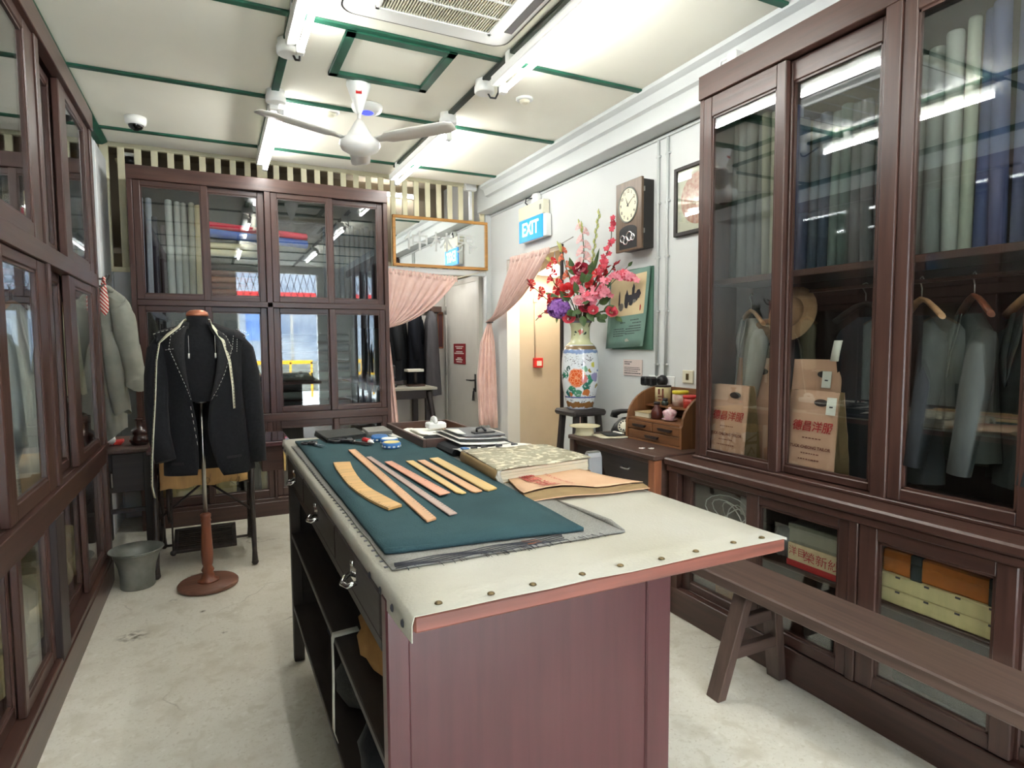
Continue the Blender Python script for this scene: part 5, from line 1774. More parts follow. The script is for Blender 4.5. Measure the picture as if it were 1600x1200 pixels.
cc = mixc(ramp(wv.outputs['Fac'], .55, .65), N['Principled BSDF'].inputs['Base Color'].links[0].from_socket, lin((222, 210, 196)))
L.new(cc, N['Principled BSDF'].inputs['Base Color'])
q = MB()
q.grid([[(-.585 + w_ * s_, 4.44 + .004 * s_, z) for s_ in (-1, 0, 1)] for z, w_ in ((1.85, .006), (1.83, .012), (1.72, .022), (1.66, .02), (1.63, .004))], th=.004)
obj('tie_blade', q, mt_, t)
q = MB()
q.tube([(-.575, 4.41, 1.83), (-.578, 4.42, 1.856), (-.583, 4.445, 1.862), (-.585, 4.455, 1.83)], .008, 8)
obj('tie_loop', q, mt_, t)

# ================================================================ right wall fittings
TR = lambda x, y, z: frame((x, y, z), (0, -1, 0), (0, 0, 1))
ex = thing('exit_sign', 'blue lit EXIT sign high on the white right wall', 'sign', (2.62, 4.86, 2.36))
obj('housing', MB().box(2.585, 2.655, 4.63, 5.09, 2.56, 2.685, .006), 'ivory', ex)
obj('back_plate', MB().box(2.60, 2.655, 4.60, 5.09, 2.37, 2.56, .004), 'plastic', ex)
obj('sign_panel', MB().box(2.588, 2.60, 4.645, 5.085, 2.365, 2.562, .002), mat('exit_blue', (20, 132, 200), rough=.4, var=.03, emit=.2), ex)
text('EXIT', .165, TR(2.5865, 4.865, 2.465), mat('exit_white', (240, 250, 255), emit=.5), 'lettering', ex, sx=.92, bold=.003)
obj('indicator', MB().box(2.583, 2.586, 4.655, 4.685, 2.6, 2.645), 'zinc', ex)
t = thing('junction_box', 'round white junction box with a looped cable above the blue sign', 'junction box', (2.64, 4.84, 2.73))
obj('box_body', MB().lathe([(.065, -.0), (.068, .01), (.066, .035), (.05, .045), (.0, .046)], n=24, T=frame((2.655, 4.84, 2.725), (0, -1, 0), (0, 0, 1))), 'plastic', t)
obj('cable', MB().tube([(2.605, 4.86, 2.735), (2.585, 4.93, 2.745), (2.585, 4.95, 2.71), (2.6, 4.91, 2.675), (2.61, 4.86, 2.67)], .006, 6), 'ink', t)

# curtain rods, curtains
def curtain(name, label, tops, tie, tail, n=44, rip=.022, m='pink', ax=1, header=True):
    """tops: (left, right) points of the gathered header; tie point; tail: list of (centre, half width) below the tie"""
    t = thing(name, label, 'curtain', tuple(tie), 0)
    A, B_ = Vector(tops[0]), Vector(tops[1])
    hd = (B_ - A).normalized()
    nr = Vector((-hd.y, hd.x, 0)).normalized()
    rows = []
    K = 15
    for j in range(K + 1):
        v = j / K
        r = []
        for i in range(n + 1):
            u = i / n
            p0 = A.lerp(B_, u)
            end = Vector(tie) + hd * (u - .5) * .05 + nr * .012 * sin(u * 40)
            mid = Vector((lerp(p0.x, tie[0], .42), lerp(p0.y, tie[1], .42), lerp(p0.z, tie[2], .72) - .06 * u))
            p = bez(p0, mid, end, v)
            amp = rip * (.45 + .9 * sin(pi * min(1, v * 1.1))) * (1 - .55 * v)
            p = p + nr * amp * sin(u * 2 * pi * 8.5 + v * 2 + .8 * sin(u * 9))
            p.z += .008 * sin(u * 2 * pi * 17) * (1 if j == 0 else 0)
            r.append(tuple(p))
        rows.append(r)
    obj('drape', MB().grid(rows, th=.003), m, t)
    if header:
        hr = []
        for dz in (.022, 0, -.03):
            hr.append([tuple(A.lerp(B_, i / (2 * n)) + Vector((0, 0, dz + .004 * sin(i * 1.7))) + nr * .014 * sin(i / (2 * n) * 2 * pi * 20)) for i in range(2 * n + 1)])
        obj('gathered_header', MB().grid(hr, th=.003), m, t)
    rows = []
    tl_ = [(Vector(tie), .02)] + [(Vector(c), w_) for c, w_ in tail]
    dense = []
    for i in range(len(tl_) - 1):
        for k in range(5):
            dense.append((tl_[i][0].lerp(tl_[i + 1][0], k / 5), lerp(tl_[i][1], tl_[i + 1][1], k / 5)))
    dense.append(tl_[-1])
    sd = Vector((.88, -.47, 0))
    nn_ = Vector((.47, .88, 0))
    for j, (c, w_) in enumerate(dense):
        rows.append([tuple(c + sd * w_ * (u / 12 - 1) + nn_ * (.022 * sin(u * 1.15 + 1) + .008 * sin(u * 2.3 + j * .3)) + Vector((0, 0, -.03 * (1 if (j == len(dense) - 1 and u > 14) else 0)))) for u in range(25)])
    obj('tail', MB().grid(rows, th=.003), m, t)
    obj('tieback', MB().tube([Vector(tie) + sd * .03 * cos(a) + nn_ * .03 * sin(a) for a in [i * 2 * pi / 16 for i in range(17)]], .008, 6, cap=False), 'ink', t)
    return t


curtain('curtain', 'pink gathered curtain swept to the left across the back doorway', ((1.47, 5.86, 2.165), (2.27, 5.86, 2.10)), (1.52, 5.86, 1.60), [((1.535, 5.86, 1.2), .05), ((1.565, 5.86, .6), .07), ((1.57, 5.86, .12), .08)])
t = thing('curtain_string', 'thin pale string holding the pink curtain of the back doorway', 'string', (2.0, 5.86, 2.12))
obj('string', MB().tube([(1.42, 5.86, 2.18), (1.87, 5.86, 2.125), (2.27, 5.86, 2.115), (2.62, 5.862, 2.205)], .004, 6), 'ivory', t)
curtain('curtain', 'pink curtain of the right doorway pulled aside and knotted against the wall corner', ((2.60, 5.30, 2.245), (2.60, 4.53, 2.235)), (2.565, 5.72, 1.66), [((2.53, 5.70, 1.45), .075), ((2.515, 5.69, 1.1), .1), ((2.525, 5.68, .6), .1)], m='pink')
t = thing('curtain_rod', 'thin metal rod over the right doorway with a bare tip', 'rod', (2.6, 4.8, 2.26))
obj('rod', MB().tube([(2.6, 5.34, 2.25), (2.6, 4.75, 2.24), (2.6, 4.4, 2.25), (2.6, 4.16, 2.285)], .0045, 6), 'steel', t)

# things in the passage
lp = thing('pendant_lamp', 'white cone lamp glowing in the passage behind the right doorway', 'lamp', (2.95, 5.05, 2.5))
obj('shade', MB().grid([[(2.95 + r * cos(a), 5.05 + r * sin(a), z) for a in [i * 2 * pi / 24 for i in range(24)]] for r, z in ((.03, 2.19), (.05, 2.17), (.17, 2.10))], closed=True, th=.003), mat('lamp_shade', (250, 238, 214), rough=.6, emit=.5), lp)
obj('cord', MB().tube([(2.95, 5.05, 2.19), (2.95, 5.05, 2.5)], .004, 6), 'ink', lp)
be = bpy.data.materials.new('lit_bulb')
be.use_nodes = True
be.node_tree.nodes.remove(be.node_tree.nodes['Principled BSDF'])
em = be.node_tree.nodes.new('ShaderNodeEmission')
em.inputs[0].default_value = (1, .87, .68, 1)
em.inputs[1].default_value = 75
be.node_tree.links.new(em.outputs[0], be.node_tree.nodes['Material Output'].inputs['Surface'])
obj('bulb', MB().sphere((2.95, 5.05, 2.11), .04, (1, 1, 1.1), 12, 8), be, lp)
fa = thing('fire_alarm', 'small red break glass fire alarm in the passage', 'fire alarm', (3.0, 5.49, 1.22))
obj('alarm_box', MB().box(2.95, 3.05, 5.455, 5.5, 1.19, 1.29, .005), 'redp', fa)
obj('glass_plate', MB().box(2.975, 3.03, 5.452, 5.456, 1.21, 1.26), 'paper', fa)
t = thing('conduit', 'thin cream conduit dropping to the red fire alarm', 'conduit', (2.97, 5.49, 1.3))
obj('pipe', MB().tube([(2.975, 5.49, 1.29), (2.975, 5.49, 1.95)], .008, 8), 'passage', t)
obj('box', MB().box(2.955, 2.995, 5.475, 5.5, 1.86, 1.9, .003), 'ivory', t)

# clock
ck_ = thing('wall_clock', 'old wooden pendulum wall clock with a cream round dial', 'clock', (2.6, 3.375, 2.06))
obj('case', MB().box(2.565, 2.659, 3.245, 3.505, 2.075, 2.52, .003), mat('clock_case', (52, 50, 48), rough=.5, var=.15), ck_)
obj('front_door', MB().box(2.545, 2.566, 3.235, 3.515, 2.065, 2.53, .003), wood('clock_door', (104, 82, 62), 'z', rough=.35), ck_)
TC = TR(2.5445, 3.375, 2.37)
q = MB()
q.tube([TC @ Vector((.1 * cos(a), .115 * sin(a), .001)) for a in [i * 2 * pi / 36 for i in range(37)]], .006, 6, cap=False)
obj('bezel', q, 'zinc', ck_)
q = MB()
q.prism([(.099 * cos(a), .114 * sin(a)) for a in [i * 2 * pi / 36 for i in range(36)]], lambda u, v, t_: tuple(TC @ Vector((u, v, t_))), -.001, .002)
obj('dial', q, mat('dial_cream', (228, 220, 190), rough=.4, var=.03), ck_)
for i in range(1, 13):
    a = pi / 2 - i * pi / 6
    text(str(i), .03, TC @ Matrix.Translation((.078 * cos(a), .09 * sin(a), .0028)), 'ink', 'numeral', ck_, bold=.0008)
for a, l, w_ in ((2.0, .058, .005), (.62, .082, .0035)):
    q = MB()
    q.prism([(-.012 * cos(a) - w_ * sin(a), -.012 * sin(a) + w_ * cos(a)), (-.012 * cos(a) + w_ * sin(a), -.012 * sin(a) - w_ * cos(a)), (l * cos(a), l * sin(a))], lambda u, v, t_: tuple(TC @ Vector((u, v, t_))), .003, .0045)
    obj('clock_hand', q, 'black', ck_)
q = MB()
arch = [(-.095, -.075), (.095, -.075), (.095, .045)] + [(.095 * cos(a), .045 + .035 * sin(a)) for a in [i * pi / 10 for i in range(1, 10)]] + [(-.095, .045)]
TP = TR(2.5445, 3.375, 2.155)
q.prism(arch, lambda u, v, t_: tuple(TP @ Vector((u, v, t_))), -.001, .0015)
obj('pendulum_window', q, 'black', ck_)
for i, (u, v, r_) in enumerate(((-.055, -.005, .022), (-.02, -.02, .025), (.02, .005, .03), (.055, -.005, .02))):
    q = MB()
    q.tube([TP @ Vector((u + r_ * cos(a), v + r_ * sin(a), .003)) for a in [k * 2 * pi / 14 for k in range(15)]], .006, 6, cap=False)
    obj('gear_ornament', q, 'chrome', ck_)
for z in (2.18, 2.45): obj('hinge', MB().box(2.562, 2.57, 3.228, 3.236, z - .015, z + .015), 'steel', ck_)

# framed plate picture
pf = thing('framed_picture', 'dark framed print of a round patterned plate, half hidden by the right cabinet', 'picture', (2.64, 2.8, 2.1))
for a in ((3.0, 3.025, 2.105, 2.525), (2.60, 2.625, 2.105, 2.525), (2.625, 3.0, 2.105, 2.128), (2.625, 3.0, 2.502, 2.525)):
    obj('frame_bar', MB().box(2.63, 2.66, a[0], a[1], a[2], a[3], .003), 'black_woody', pf)
obj('mat_board', MB().box(2.645, 2.655, 2.625, 3.0, 2.128, 2.502), mat('mat_cream', (226, 222, 204), rough=.7, var=.02), pf)
q = MB()
TQ = TR(2.6445, 2.815, 2.315)
q.prism([(.155 * cos(a), .155 * sin(a)) for a in [i * 2 * pi / 40 for i in range(40)]], lambda u, v, t_: tuple(TQ @ Vector((u, v, t_))), 0, .0012)
obj('plate_print', q, mat('plate_pattern', (196, 120, 106), c2=(232, 206, 190), scale=38, rough=.6, detail=6), pf)
obj('glazing', MB().box(2.638, 2.640, 2.62, 3.005, 2.12, 2.51), 'glass', pf)

# calendar
cl = thing('calendar', 'green hanging calendar sheet with a cream ink painting below the wall clock', 'calendar', (2.64, 3.47, 1.4))
TK = TR(2.637, 3.47, 1.68)
PQ = lambda pts, z0, z1: MB().prism(pts, lambda u, v, t_: tuple(TK @ Vector((u, v, t_))), z0, z1)
obj('rear_sheet', MB().box(2.645, 2.655, 3.235, 3.69, 1.395, 1.955), mat('calendar_rear', (84, 122, 104), rough=.7, var=.1), cl)
rows = []
for j in range(9):
    v = j / 8
    rows.append([tuple(TK @ Vector((lerp(-.235, .2, i / 10) - .025 * v + .03 * (i / 10) * (1 - v), .265 - .535 * v + .02 * (i / 10 - .5), .002 + .018 * v * v + .004 * sin(i * .8)))) for i in range(11)])
obj('front_sheet', MB().grid(rows, th=.0012), 'tealboard', cl)


def onsheet(u, v, off=.0025):
    """u, v in 0..1 on the front sheet, v downwards"""
    return TK @ Vector((lerp(-.235, .2, u) - .025 * v + .03 * u * (1 - v), .265 - .535 * v + .02 * (u - .5), .002 + .018 * v * v + .004 * sin(u * 8) + off))


def sheetpatch(pts, m, name, off):
    q = MB()
    vs = [q.bm.verts.new(onsheet(u, v, off)) for u, v in pts]
    q._new([q.bm.faces.new(vs)])
    obj(name, q, m, cl)


rows = [[tuple(onsheet(lerp(.05, .93, i / 8), lerp(.06, .58, j / 6), .002)) for i in range(9)] for j in range(7)]
obj('painting', MB().grid(rows), 'artcream', cl)
rg = random.Random(5)
for (u, v, a, b_, c) in ((.47, .37, .05, .12, 'ink'), (.55, .36, .10, .06, 'ink'), (.62, .28, .04, .1, 'ink'), (.68, .35, .09, .06, 'ink'), (.76, .32, .06, .06, 'ink'), (.58, .42, .05, .04, 'ink'), (.35, .46, .07, .05, 'zinc'), (.30, .36, .02, .12, 'ink'), (.66, .4, .06, .03, 'zinc'), (.84, .5, .02, .04, 'red')):
    sheetpatch([(u + a * cos(k * pi / 6) * rg.uniform(.75, 1.15), v + b_ * sin(k * pi / 6) * rg.uniform(.75, 1.15)) for k in range(12)], c, 'brush_stroke', .004 + .0003 * rg.random())
q = MB()
for (u0, u1, v) in [(.36, .48, .665), (.6, .82, .64), (.66, .9, .68), (.2, .46, .745), (.58, .9, .72), (.2, .48, .775), (.5, .9, .752), (.2, .5, .805), (.5, .9, .784), (.2, .45, .835), (.5, .75, .815)]:
    x = u0
    while x < u1:
        w_ = rg.uniform(.015, .04)
        vs = [q.bm.verts.new(onsheet(a, b_, .002)) for a, b_ in ((x, v), (x, v + .012), (min(u1, x + w_), v + .012), (min(u1, x + w_), v))]
        q._new([q.bm.faces.new(vs)])
        x += w_ + .01
obj('text_lines', q, 'ink', cl, kind='stuff')
sheetpatch([(.5, .9), (.55, .88), (.62, .92), (.52, .925)], 'canvas', 'pale_mark', .002)

nt_ = thing('wall_notice', 'small white notice with fine print under the calendar', 'sign', (2.65, 3.45, 1.21))
obj('board', MB().box(2.65, 2.657, 3.35, 3.56, 1.212, 1.325, .001), mat('notice_pinkish', (222, 206, 200), rough=.6, var=.02), nt_)
for z, w_, s_ in ((1.308, .05, .011), (1.293, .03, .011), (1.268, .15, .008), (1.256, .15, .008), (1.243, .12, .008), (1.228, .15, .011)):
    q = MB()
    y = 3.545
    while y > 3.545 - w_ - .02:
        l = R.uniform(.006, .018)
        q.box(2.6490, 2.65, y - l, y, z - s_ * .3, z + s_ * .3)
        y -= l + .005
    obj('text_line', q, 'ink', nt_, kind='stuff')

for i, y in enumerate((3.195, 3.105)):
    t = thing('conduit', 'white wall conduit running down to the sockets, %s of the pair' % ('left', 'right')[i], 'conduit', (2.65, y, 1.2))
    obj('pipe', MB().tube([(2.65, y, 1.225), (2.65, y, 2.752)], .0095, 8), 'white', t)
    for z in (1.3, 1.65, 2.0, 2.35, 2.65): obj('clip', MB().box(2.645, 2.66, y - .022, y + .022, z - .006, z + .006, .002), 'white', t)
t = thing('wall_socket', 'double white wall socket with two black plugs', 'socket', (2.655, 3.17, 1.19))
obj('face_plate', MB().box(2.648, 2.66, 3.13, 3.275, 1.135, 1.225, .004), 'plastic', t)
obj('face_plate', MB().box(2.648, 2.66, 3.02, 3.12, 1.135, 1.225, .004), 'plastic', t)
for y0, y1 in ((3.235, 3.295), (3.18, 3.232)):
    obj('plug', MB().box(2.59, 2.65, y0, y1, 1.155, 1.215, .01), 'black', t)
obj('round_plug', MB().lathe([(.035, 0), (.038, .02), (.026, .045), (.012, .05)], n=20, T=frame((2.645, 3.11, 1.195), (0, -1, 0), (0, 0, 1))), 'black', t)
t = thing('light_switch', 'cream wall switch beside the edge of the right cabinet', 'switch', (2.655, 2.9, 1.22))
obj('switch_plate', MB().box(2.648, 2.66, 2.85, 2.945, 1.19, 1.27, .003), 'ivory', t)
obj('rocker', MB().box(2.644, 2.649, 2.885, 2.91, 1.21, 1.25, .002), 'brass', t)

# mirror over the back doorway
mr = thing('wall_mirror', 'long mirror in a yellow wooden frame hanging over the back doorway', 'mirror', (2.1, 5.87, 2.2))
mx0, mx1, mz0, mz1 = 1.605, 2.615, 2.205, 2.70
Mf = wood('mirror_frame', (188, 136, 72), 'x', rough=.4, var=.15)
for a in ((mx0, mx1, mz0, mz0 + .028), (mx0, mx1, mz1 - .028, mz1)):
    obj('frame_bar', MB().box(a[0], a[1], 5.855, 5.885, a[2], a[3], .004), Mf, mr)
for a in ((mx0, mx0 + .03), (mx1 - .03, mx1)):
    obj('frame_bar', MB().box(a[0], a[1], 5.8555, 5.885, mz0 + .028, mz1 - .028, .004), Mf, mr)
obj('mirror_glass', MB().box(mx0 + .028, mx1 - .028, 5.87, 5.876, mz0 + .026, mz1 - .026), 'mirror', mr)
M['etch'] = mat('faded_lettering', (196, 200, 196), rough=.6, var=.05)
text('仲林界', .21, frame((2.11, 5.8692, 2.45), (1, 0, 0), (0, 0, 1)), 'etch', 'lettering', mr, sx=1.25)

# ================================================================ desk, organiser and what stands on them
dk = thing('writing_desk', 'old dark wooden desk against the right wall beyond the cabinet', 'desk', (2.37, 2.95, 0))
obj('desktop', MB().box(2.075, 2.657, 2.51, 3.385, .818, .845, .005), 'desky', dk)
obj('drawer', MB().box(2.105, 2.45, 2.585, 2.955, .63, .79, .004), 'tabledarky', dk)
obj('drawer_pull', MB().tube([(2.105, 2.755, .735), (2.088, 2.757, .728), (2.086, 2.79, .727), (2.088, 2.823, .728), (2.105, 2.825, .735)], .005, 6), 'steel', dk)
obj('rail', MB().box(2.1, 2.13, 2.58, 3.35, .788, .818, .003), 'desky', dk)
q = MB()
arc = [(2.96, .79), (3.35, .79), (3.35, .60)] + [(3.155 + .155 * cos(a) , .60 + .15 * sin(a)) for a in [i * pi / 12 for i in range(13)]] + [(2.96, .60)]
q.prism(arc, lambda u, v, t_: (t_, u, v), 2.112, 2.13)
obj('arched_apron', q, 'tabledarky', dk)
for x, y, m_ in ((2.085, 2.52, 'orange_woodz'), (2.085, 3.325, 'deskz'), (2.6, 2.52, 'deskz'), (2.6, 3.325, 'deskz')):
    obj('leg', MB().box(x, x + .05, y, y + .055, 0, .818, .004), m_, dk)
obj('side_panel', MB().box(2.135, 2.6, 3.34, 3.36, .55, .818), 'deskx', dk)
obj('side_panel', MB().box(2.135, 2.6, 2.525, 2.545, .55, .818), 'deskx', dk)
t = thing('plastic_bin', 'grey rounded plastic bin standing in front of the desk kneehole', 'bin', (2.0, 2.95, 0))
q = MB()
q.prism([(-.075, 0), (.075, 0), (.085, .70), (.075, .77), (.04, .795), (-.04, .795), (-.075, .77), (-.085, .70)], lambda u, v, t_: (1.96 + .09 * t_, 2.985 + u * .36, v), 0, 1)
obj('bin_body', q, mat('grey_bin', (166, 168, 170), rough=.4, var=.05), t)
obj('bin_lid', MB().box(1.965, 2.045, 2.968, 3.002, .793, .803, .003), 'zinc', t)

og = thing('desk_organizer', 'brown wooden desk organizer with curved sides and small drawers', 'organizer', (2.5, 2.85, .845))
sp = [(2.325, .846), (2.65, .846), (2.65, 1.165)] + [(2.6, 1.165)] + [(2.6 - .265 * sin(a), 1.165 - .185 * (1 - cos(a))) for a in [i * pi / 16 for i in range(1, 9)]] + [(2.325, .965)]
for (y0, y1) in ((2.585, 2.603), (3.077, 3.095)):
    obj('side_panel', MB().prism(sp, lambda u, v, t_: (u, t_, v), y0, y1), 'orgz', og)
obj('back_panel', MB().box(2.63, 2.65, 2.603, 3.077, .846, 1.16), 'orgy', og)
obj('board', MB().box(2.33, 2.63, 2.603, 3.077, .97, .982), 'orgy', og)
obj('board', MB().box(2.47, 2.63, 2.603, 3.077, 1.045, 1.055), 'orgy', og)
obj('board', MB().box(2.325, 2.63, 2.603, 3.077, .846, .856), 'orgy', og)
for (y0, y1, z0, z1) in ((2.607, 3.073, .858, .908), (2.845, 3.073, .912, .966), (2.607, 2.84, .912, .966)):
    d = obj('drawer', MB().box(2.33, 2.6, y0, y1, z0, z1, .003), 'orgy', og)
    yc = (y0 + y1) / 2
    q = MB()
    q.prism([(yc - .05, (z0 + z1) / 2 - .008), (yc + .05, (z0 + z1) / 2 - .008), (yc + .06, (z0 + z1) / 2 + .006), (yc - .06, (z0 + z1) / 2 + .006)], lambda u, v, t_: (t_, u, v), 2.315, 2.332)
    obj('drawer_pull', q, 'cabdarky', d)
# on the organiser
t = thing('old_book', 'worn cream book lying on the organizer shelf', 'book', (2.42, 3.0, .982))
obj('page_block', MB().box(2.37, 2.5, 2.925, 3.06, .984, 1.012, .002), 'pages', t)
obj('cover', MB().box(2.368, 2.502, 2.922, 3.062, 1.011, 1.015), cloth((170, 150, 112)), t)
obj('cover', MB().box(2.368, 2.502, 2.922, 3.062, .9825, .9855), cloth((150, 130, 100)), t)
t = thing('brown_bottle', 'dark red brown ribbed bottle on the organizer shelf', 'bottle', (2.4, 2.885, .982))
obj('bottle_body', MB().lathe([(.03, .983), (.036, .988), (.036, 1.02), (.03, 1.04), (.016, 1.058), (.016, 1.075)], (2.4, 2.885, 0), 20), mat('brown_bottle_glass', (84, 40, 34), rough=.15), t)
obj('cap', MB().lathe([(.019, 1.072), (.019, 1.085), (.015, 1.088)], (2.4, 2.885, 0), 16), 'cabdarkz', t)
t = thing('lidded_teacup', 'pink patterned lidded teacup on a saucer on the organizer', 'cup', (2.4, 2.77, .982))
M['pinkware'] = mat('pink_porcelain', (206, 150, 158), rough=.2, c2=(236, 214, 214), scale=60, coat=.3)
obj('saucer', MB().lathe([(.02, .983), (.03, .985), (.045, .994), (.047, .997), (.03, .99)], (2.4, 2.77, 0), 24), 'pinkware', t)
obj('cup', MB().lathe([(.02, .993), (.026, 1.0), (.038, 1.02), (.043, 1.037), (.041, 1.038)], (2.4, 2.77, 0), 24), 'pinkware', t)
obj('lid', MB().lathe([(.04, 1.036), (.036, 1.044), (.016, 1.053), (.008, 1.055), (.011, 1.062), (.004, 1.066)], (2.4, 2.77, 0), 24), 'pinkware', t)
t = thing('tall_tin', 'tall cream tin with brown lettering on the upper organizer shelf', 'tin', (2.56, 3.02, 1.055))
obj('tin_body', MB().lathe([(.05, 1.056), (.05, 1.165), (.047, 1.168)], (2.56, 3.02, 0), 24), mat('cream_tin', (226, 212, 164), rough=.35), t)
obj('tin_rim', MB().lathe([(.0515, 1.163), (.0515, 1.172), (.045, 1.173)], (2.56, 3.02, 0), 24), 'cabdarkz', t)
q = MB()
for (a0, z, l, h_) in ((-.5, 1.11, .03, .03), (-.2, 1.13, .02, .04), (-.45, 1.085, .04, .008), (.2, 1.12, .02, .05)):
    pass
Tt = frame((2.56 - .0505 * .82, 3.02 - .0505 * .57, 1.115), (.57, -.82, 0), (0, 0, 1))
q = MB()
for (x_, y_, w_, h_) in ((-.012, .02, .006, .018), (.012, .01, .005, .03), (-.005, -.01, .014, .004), (.0, -.03, .016, .005)): q.box(x_ - w_, x_ + w_, y_ - h_, y_ + h_, -.001, .002, T=Tt)
obj('print_marks', q, 'brownprint', t, kind='stuff')
t = thing('yellow_tin', 'white tin with a yellow lid on the upper organizer shelf', 'tin', (2.56, 2.86, 1.055))
obj('tin_body', MB().lathe([(.048, 1.056), (.048, 1.135)], (2.56, 2.86, 0), 24), mat('white_tin', (222, 214, 196), rough=.35, c2=(170, 60, 50), scale=11), t)
obj('lid', MB().lathe([(.05, 1.13), (.05, 1.148), (.046, 1.15)], (2.56, 2.86, 0), 24), mat('yellow_lid', (226, 204, 52), rough=.35), t)
t = thing('red_tin', 'red tin beside the yellow lidded one on the organizer', 'tin', (2.53, 2.735, 1.055))
obj('tin_body', MB().lathe([(.045, 1.056), (.045, 1.12)], (2.53, 2.735, 0), 24), mat('red_tin', (196, 66, 54), rough=.35), t)
obj('lid', MB().lathe([(.047, 1.115), (.047, 1.13), (.04, 1.132)], (2.53, 2.735, 0), 24), 'redp', t)
t = thing('small_jar', 'small dark glass jar between the brown bottle and the tins', 'jar', (2.5, 2.93, 1.055))
obj('jar_body', MB().lathe([(.02, 1.056), (.022, 1.075), (.014, 1.085)], (2.5, 2.93, 0), 16), mat('dark_jar', (60, 74, 70), rough=.15), t)
obj('cap', MB().lathe([(.016, 1.084), (.016, 1.097), (.012, 1.099)], (2.5, 2.93, 0), 16), 'ink', t)
# on the desk
ph = thing('telephone', 'black rotary telephone between the stool and the organizer', 'telephone', (2.47, 3.25, .845), radians(-60))
q = MB()
q.grid([[(x * s_, y * s_ if y < 0 else y * s_, z) for x, y in rrect(0, 0, .105, .09, .04)] for z, s_ in ((.002, 1), (.02, 1.0), (.06, .82), (.09, .55), (.1, .4))], closed=True)
obj('body', q, 'black', ph, world=False)
obj('dial', MB().lathe([(.045, 0), (.047, .006), (.03, .01), (.0, .011)], n=24, T=frame((0, -.072, .052), (1, 0, 0), (0, .55, .8))), 'ivory', ph, world=False)
for a in range(10):
    aa = .4 + a * .55
    obj('finger_hole', MB().lathe([(.006, 0), (.006, .002)], n=8, T=frame((0, -.072, .052), (1, 0, 0), (0, .55, .8)) @ Matrix.Translation((.033 * cos(aa), .033 * sin(aa), .0095))), 'ink', ph, world=False)
obj('handset', MB().tube([(-.11, 0, .1), (-.105, 0, .125), (-.06, 0, .14), (0, 0, .146), (.06, 0, .14), (.105, 0, .125), (.11, 0, .1)], [.028, .026, .016, .014, .016, .026, .028], 12), 'black', ph, world=False)
t = thing('cake_stand', 'cream footed dish on the far corner of the desk', 'dish', (2.16, 3.33, .845))
obj('foot', MB().lathe([(.07, .846), (.062, .855), (.058, .886), (.066, .893)], (2.165, 3.32, 0), 28), mat('cream_enamel', (226, 216, 176), rough=.25, var=.04), t)
obj('plate', MB().lathe([(.06, .892), (.098, .9), (.102, .906), (.09, .904), (.0, .898)], (2.165, 3.32, 0), 32), mat('cream_enamel_rim', (224, 214, 174), rough=.25, var=.04), t)
slab('old_paper', [(2.18, 3.28), (2.15, 3.1), (2.32, 3.06), (2.34, 3.22)], .8455, .008, 'pages', 'stack of yellowed papers lying on the desk', 'paper', 6, 6, .004, None, .006, 3)
slab('notebook', [(2.24, 3.25), (2.2, 3.12), (2.33, 3.09), (2.36, 3.2)], .859, .006, 'charcoal', 'dark notebook lying on the yellowed papers', 'notebook', 4, 4, .001)
q = MB()
q.box(2.3, 2.32, 3.1, 3.2, .8665, .874, .002)
obj('paper_strip', q, 'paper', label='white folded paper strip on the dark notebook', cat='paper')
for i, (x, y) in enumerate(((2.16, 2.72), (2.2, 2.69))):
    slab('petal_scrap', [(x - .015, y + .01), (x - .012, y - .012), (x + .015, y - .008), (x + .01, y + .012)], .8455, .004, 'paper', 'white paper scrap on the desk, %s of two' % ('left', 'right')[i], 'paper', 2, 2, .002)

# stool with the vase
sl_ = thing('stool', 'dark wooden stool with splayed legs carrying the painted vase', 'stool', (2.47, 3.85, 0))
obj('seat', MB().box(2.325, 2.615, 3.705, 3.995, .905, .95, .015), 'black_woody', sl_)
for (sx, sy) in ((-1, -1), (-1, 1), (1, -1), (1, 1)):
    q = MB()
    a, b_ = Vector((2.47 + sx * .095, 3.85 + sy * .095, .91)), Vector((2.47 + sx * .15, 3.85 + sy * .15, 0))
    d = (b_ - a).normalized()
    q.box(-.02, .02, -.02, .02, 0, (b_ - a).length, .003, T=frame(a, (1, 0, -d.x / d.z), (0, 1, -d.y / d.z)) @ Matrix.Scale(-1, 4, (0, 0, 1)))
    obj('leg', q, 'black_woodz', sl_)
for sy in (-1, 1):
    obj('stretcher', MB().box(2.35, 2.59, 3.85 + sy * .125 - .01, 3.85 + sy * .125 + .01, .42, .455, .003), 'black_woodx', sl_)
    obj('stretcher', MB().box(2.47 + sy * .12 - .01, 2.47 + sy * .12 + .01, 3.73, 3.97, .55, .585, .003), 'black_woody', sl_)
rows = [[(2.585, lerp(3.93, 4.1, i / 8), z + .0 * i) for i in range(9)] for z in (.93, .8, .6, .42)]
rows = [[(2.635 + .008 * sin(i * 1.6 + j), lerp(4.06, 4.22, i / 8), z) for i in range(9)] for j, z in enumerate((.98, .8, .6, .38))]
obj('pink_cloth', MB().grid(rows, th=.004), 'pink', label='strip of pink cloth hanging on the wall behind the stool', cat='cloth')

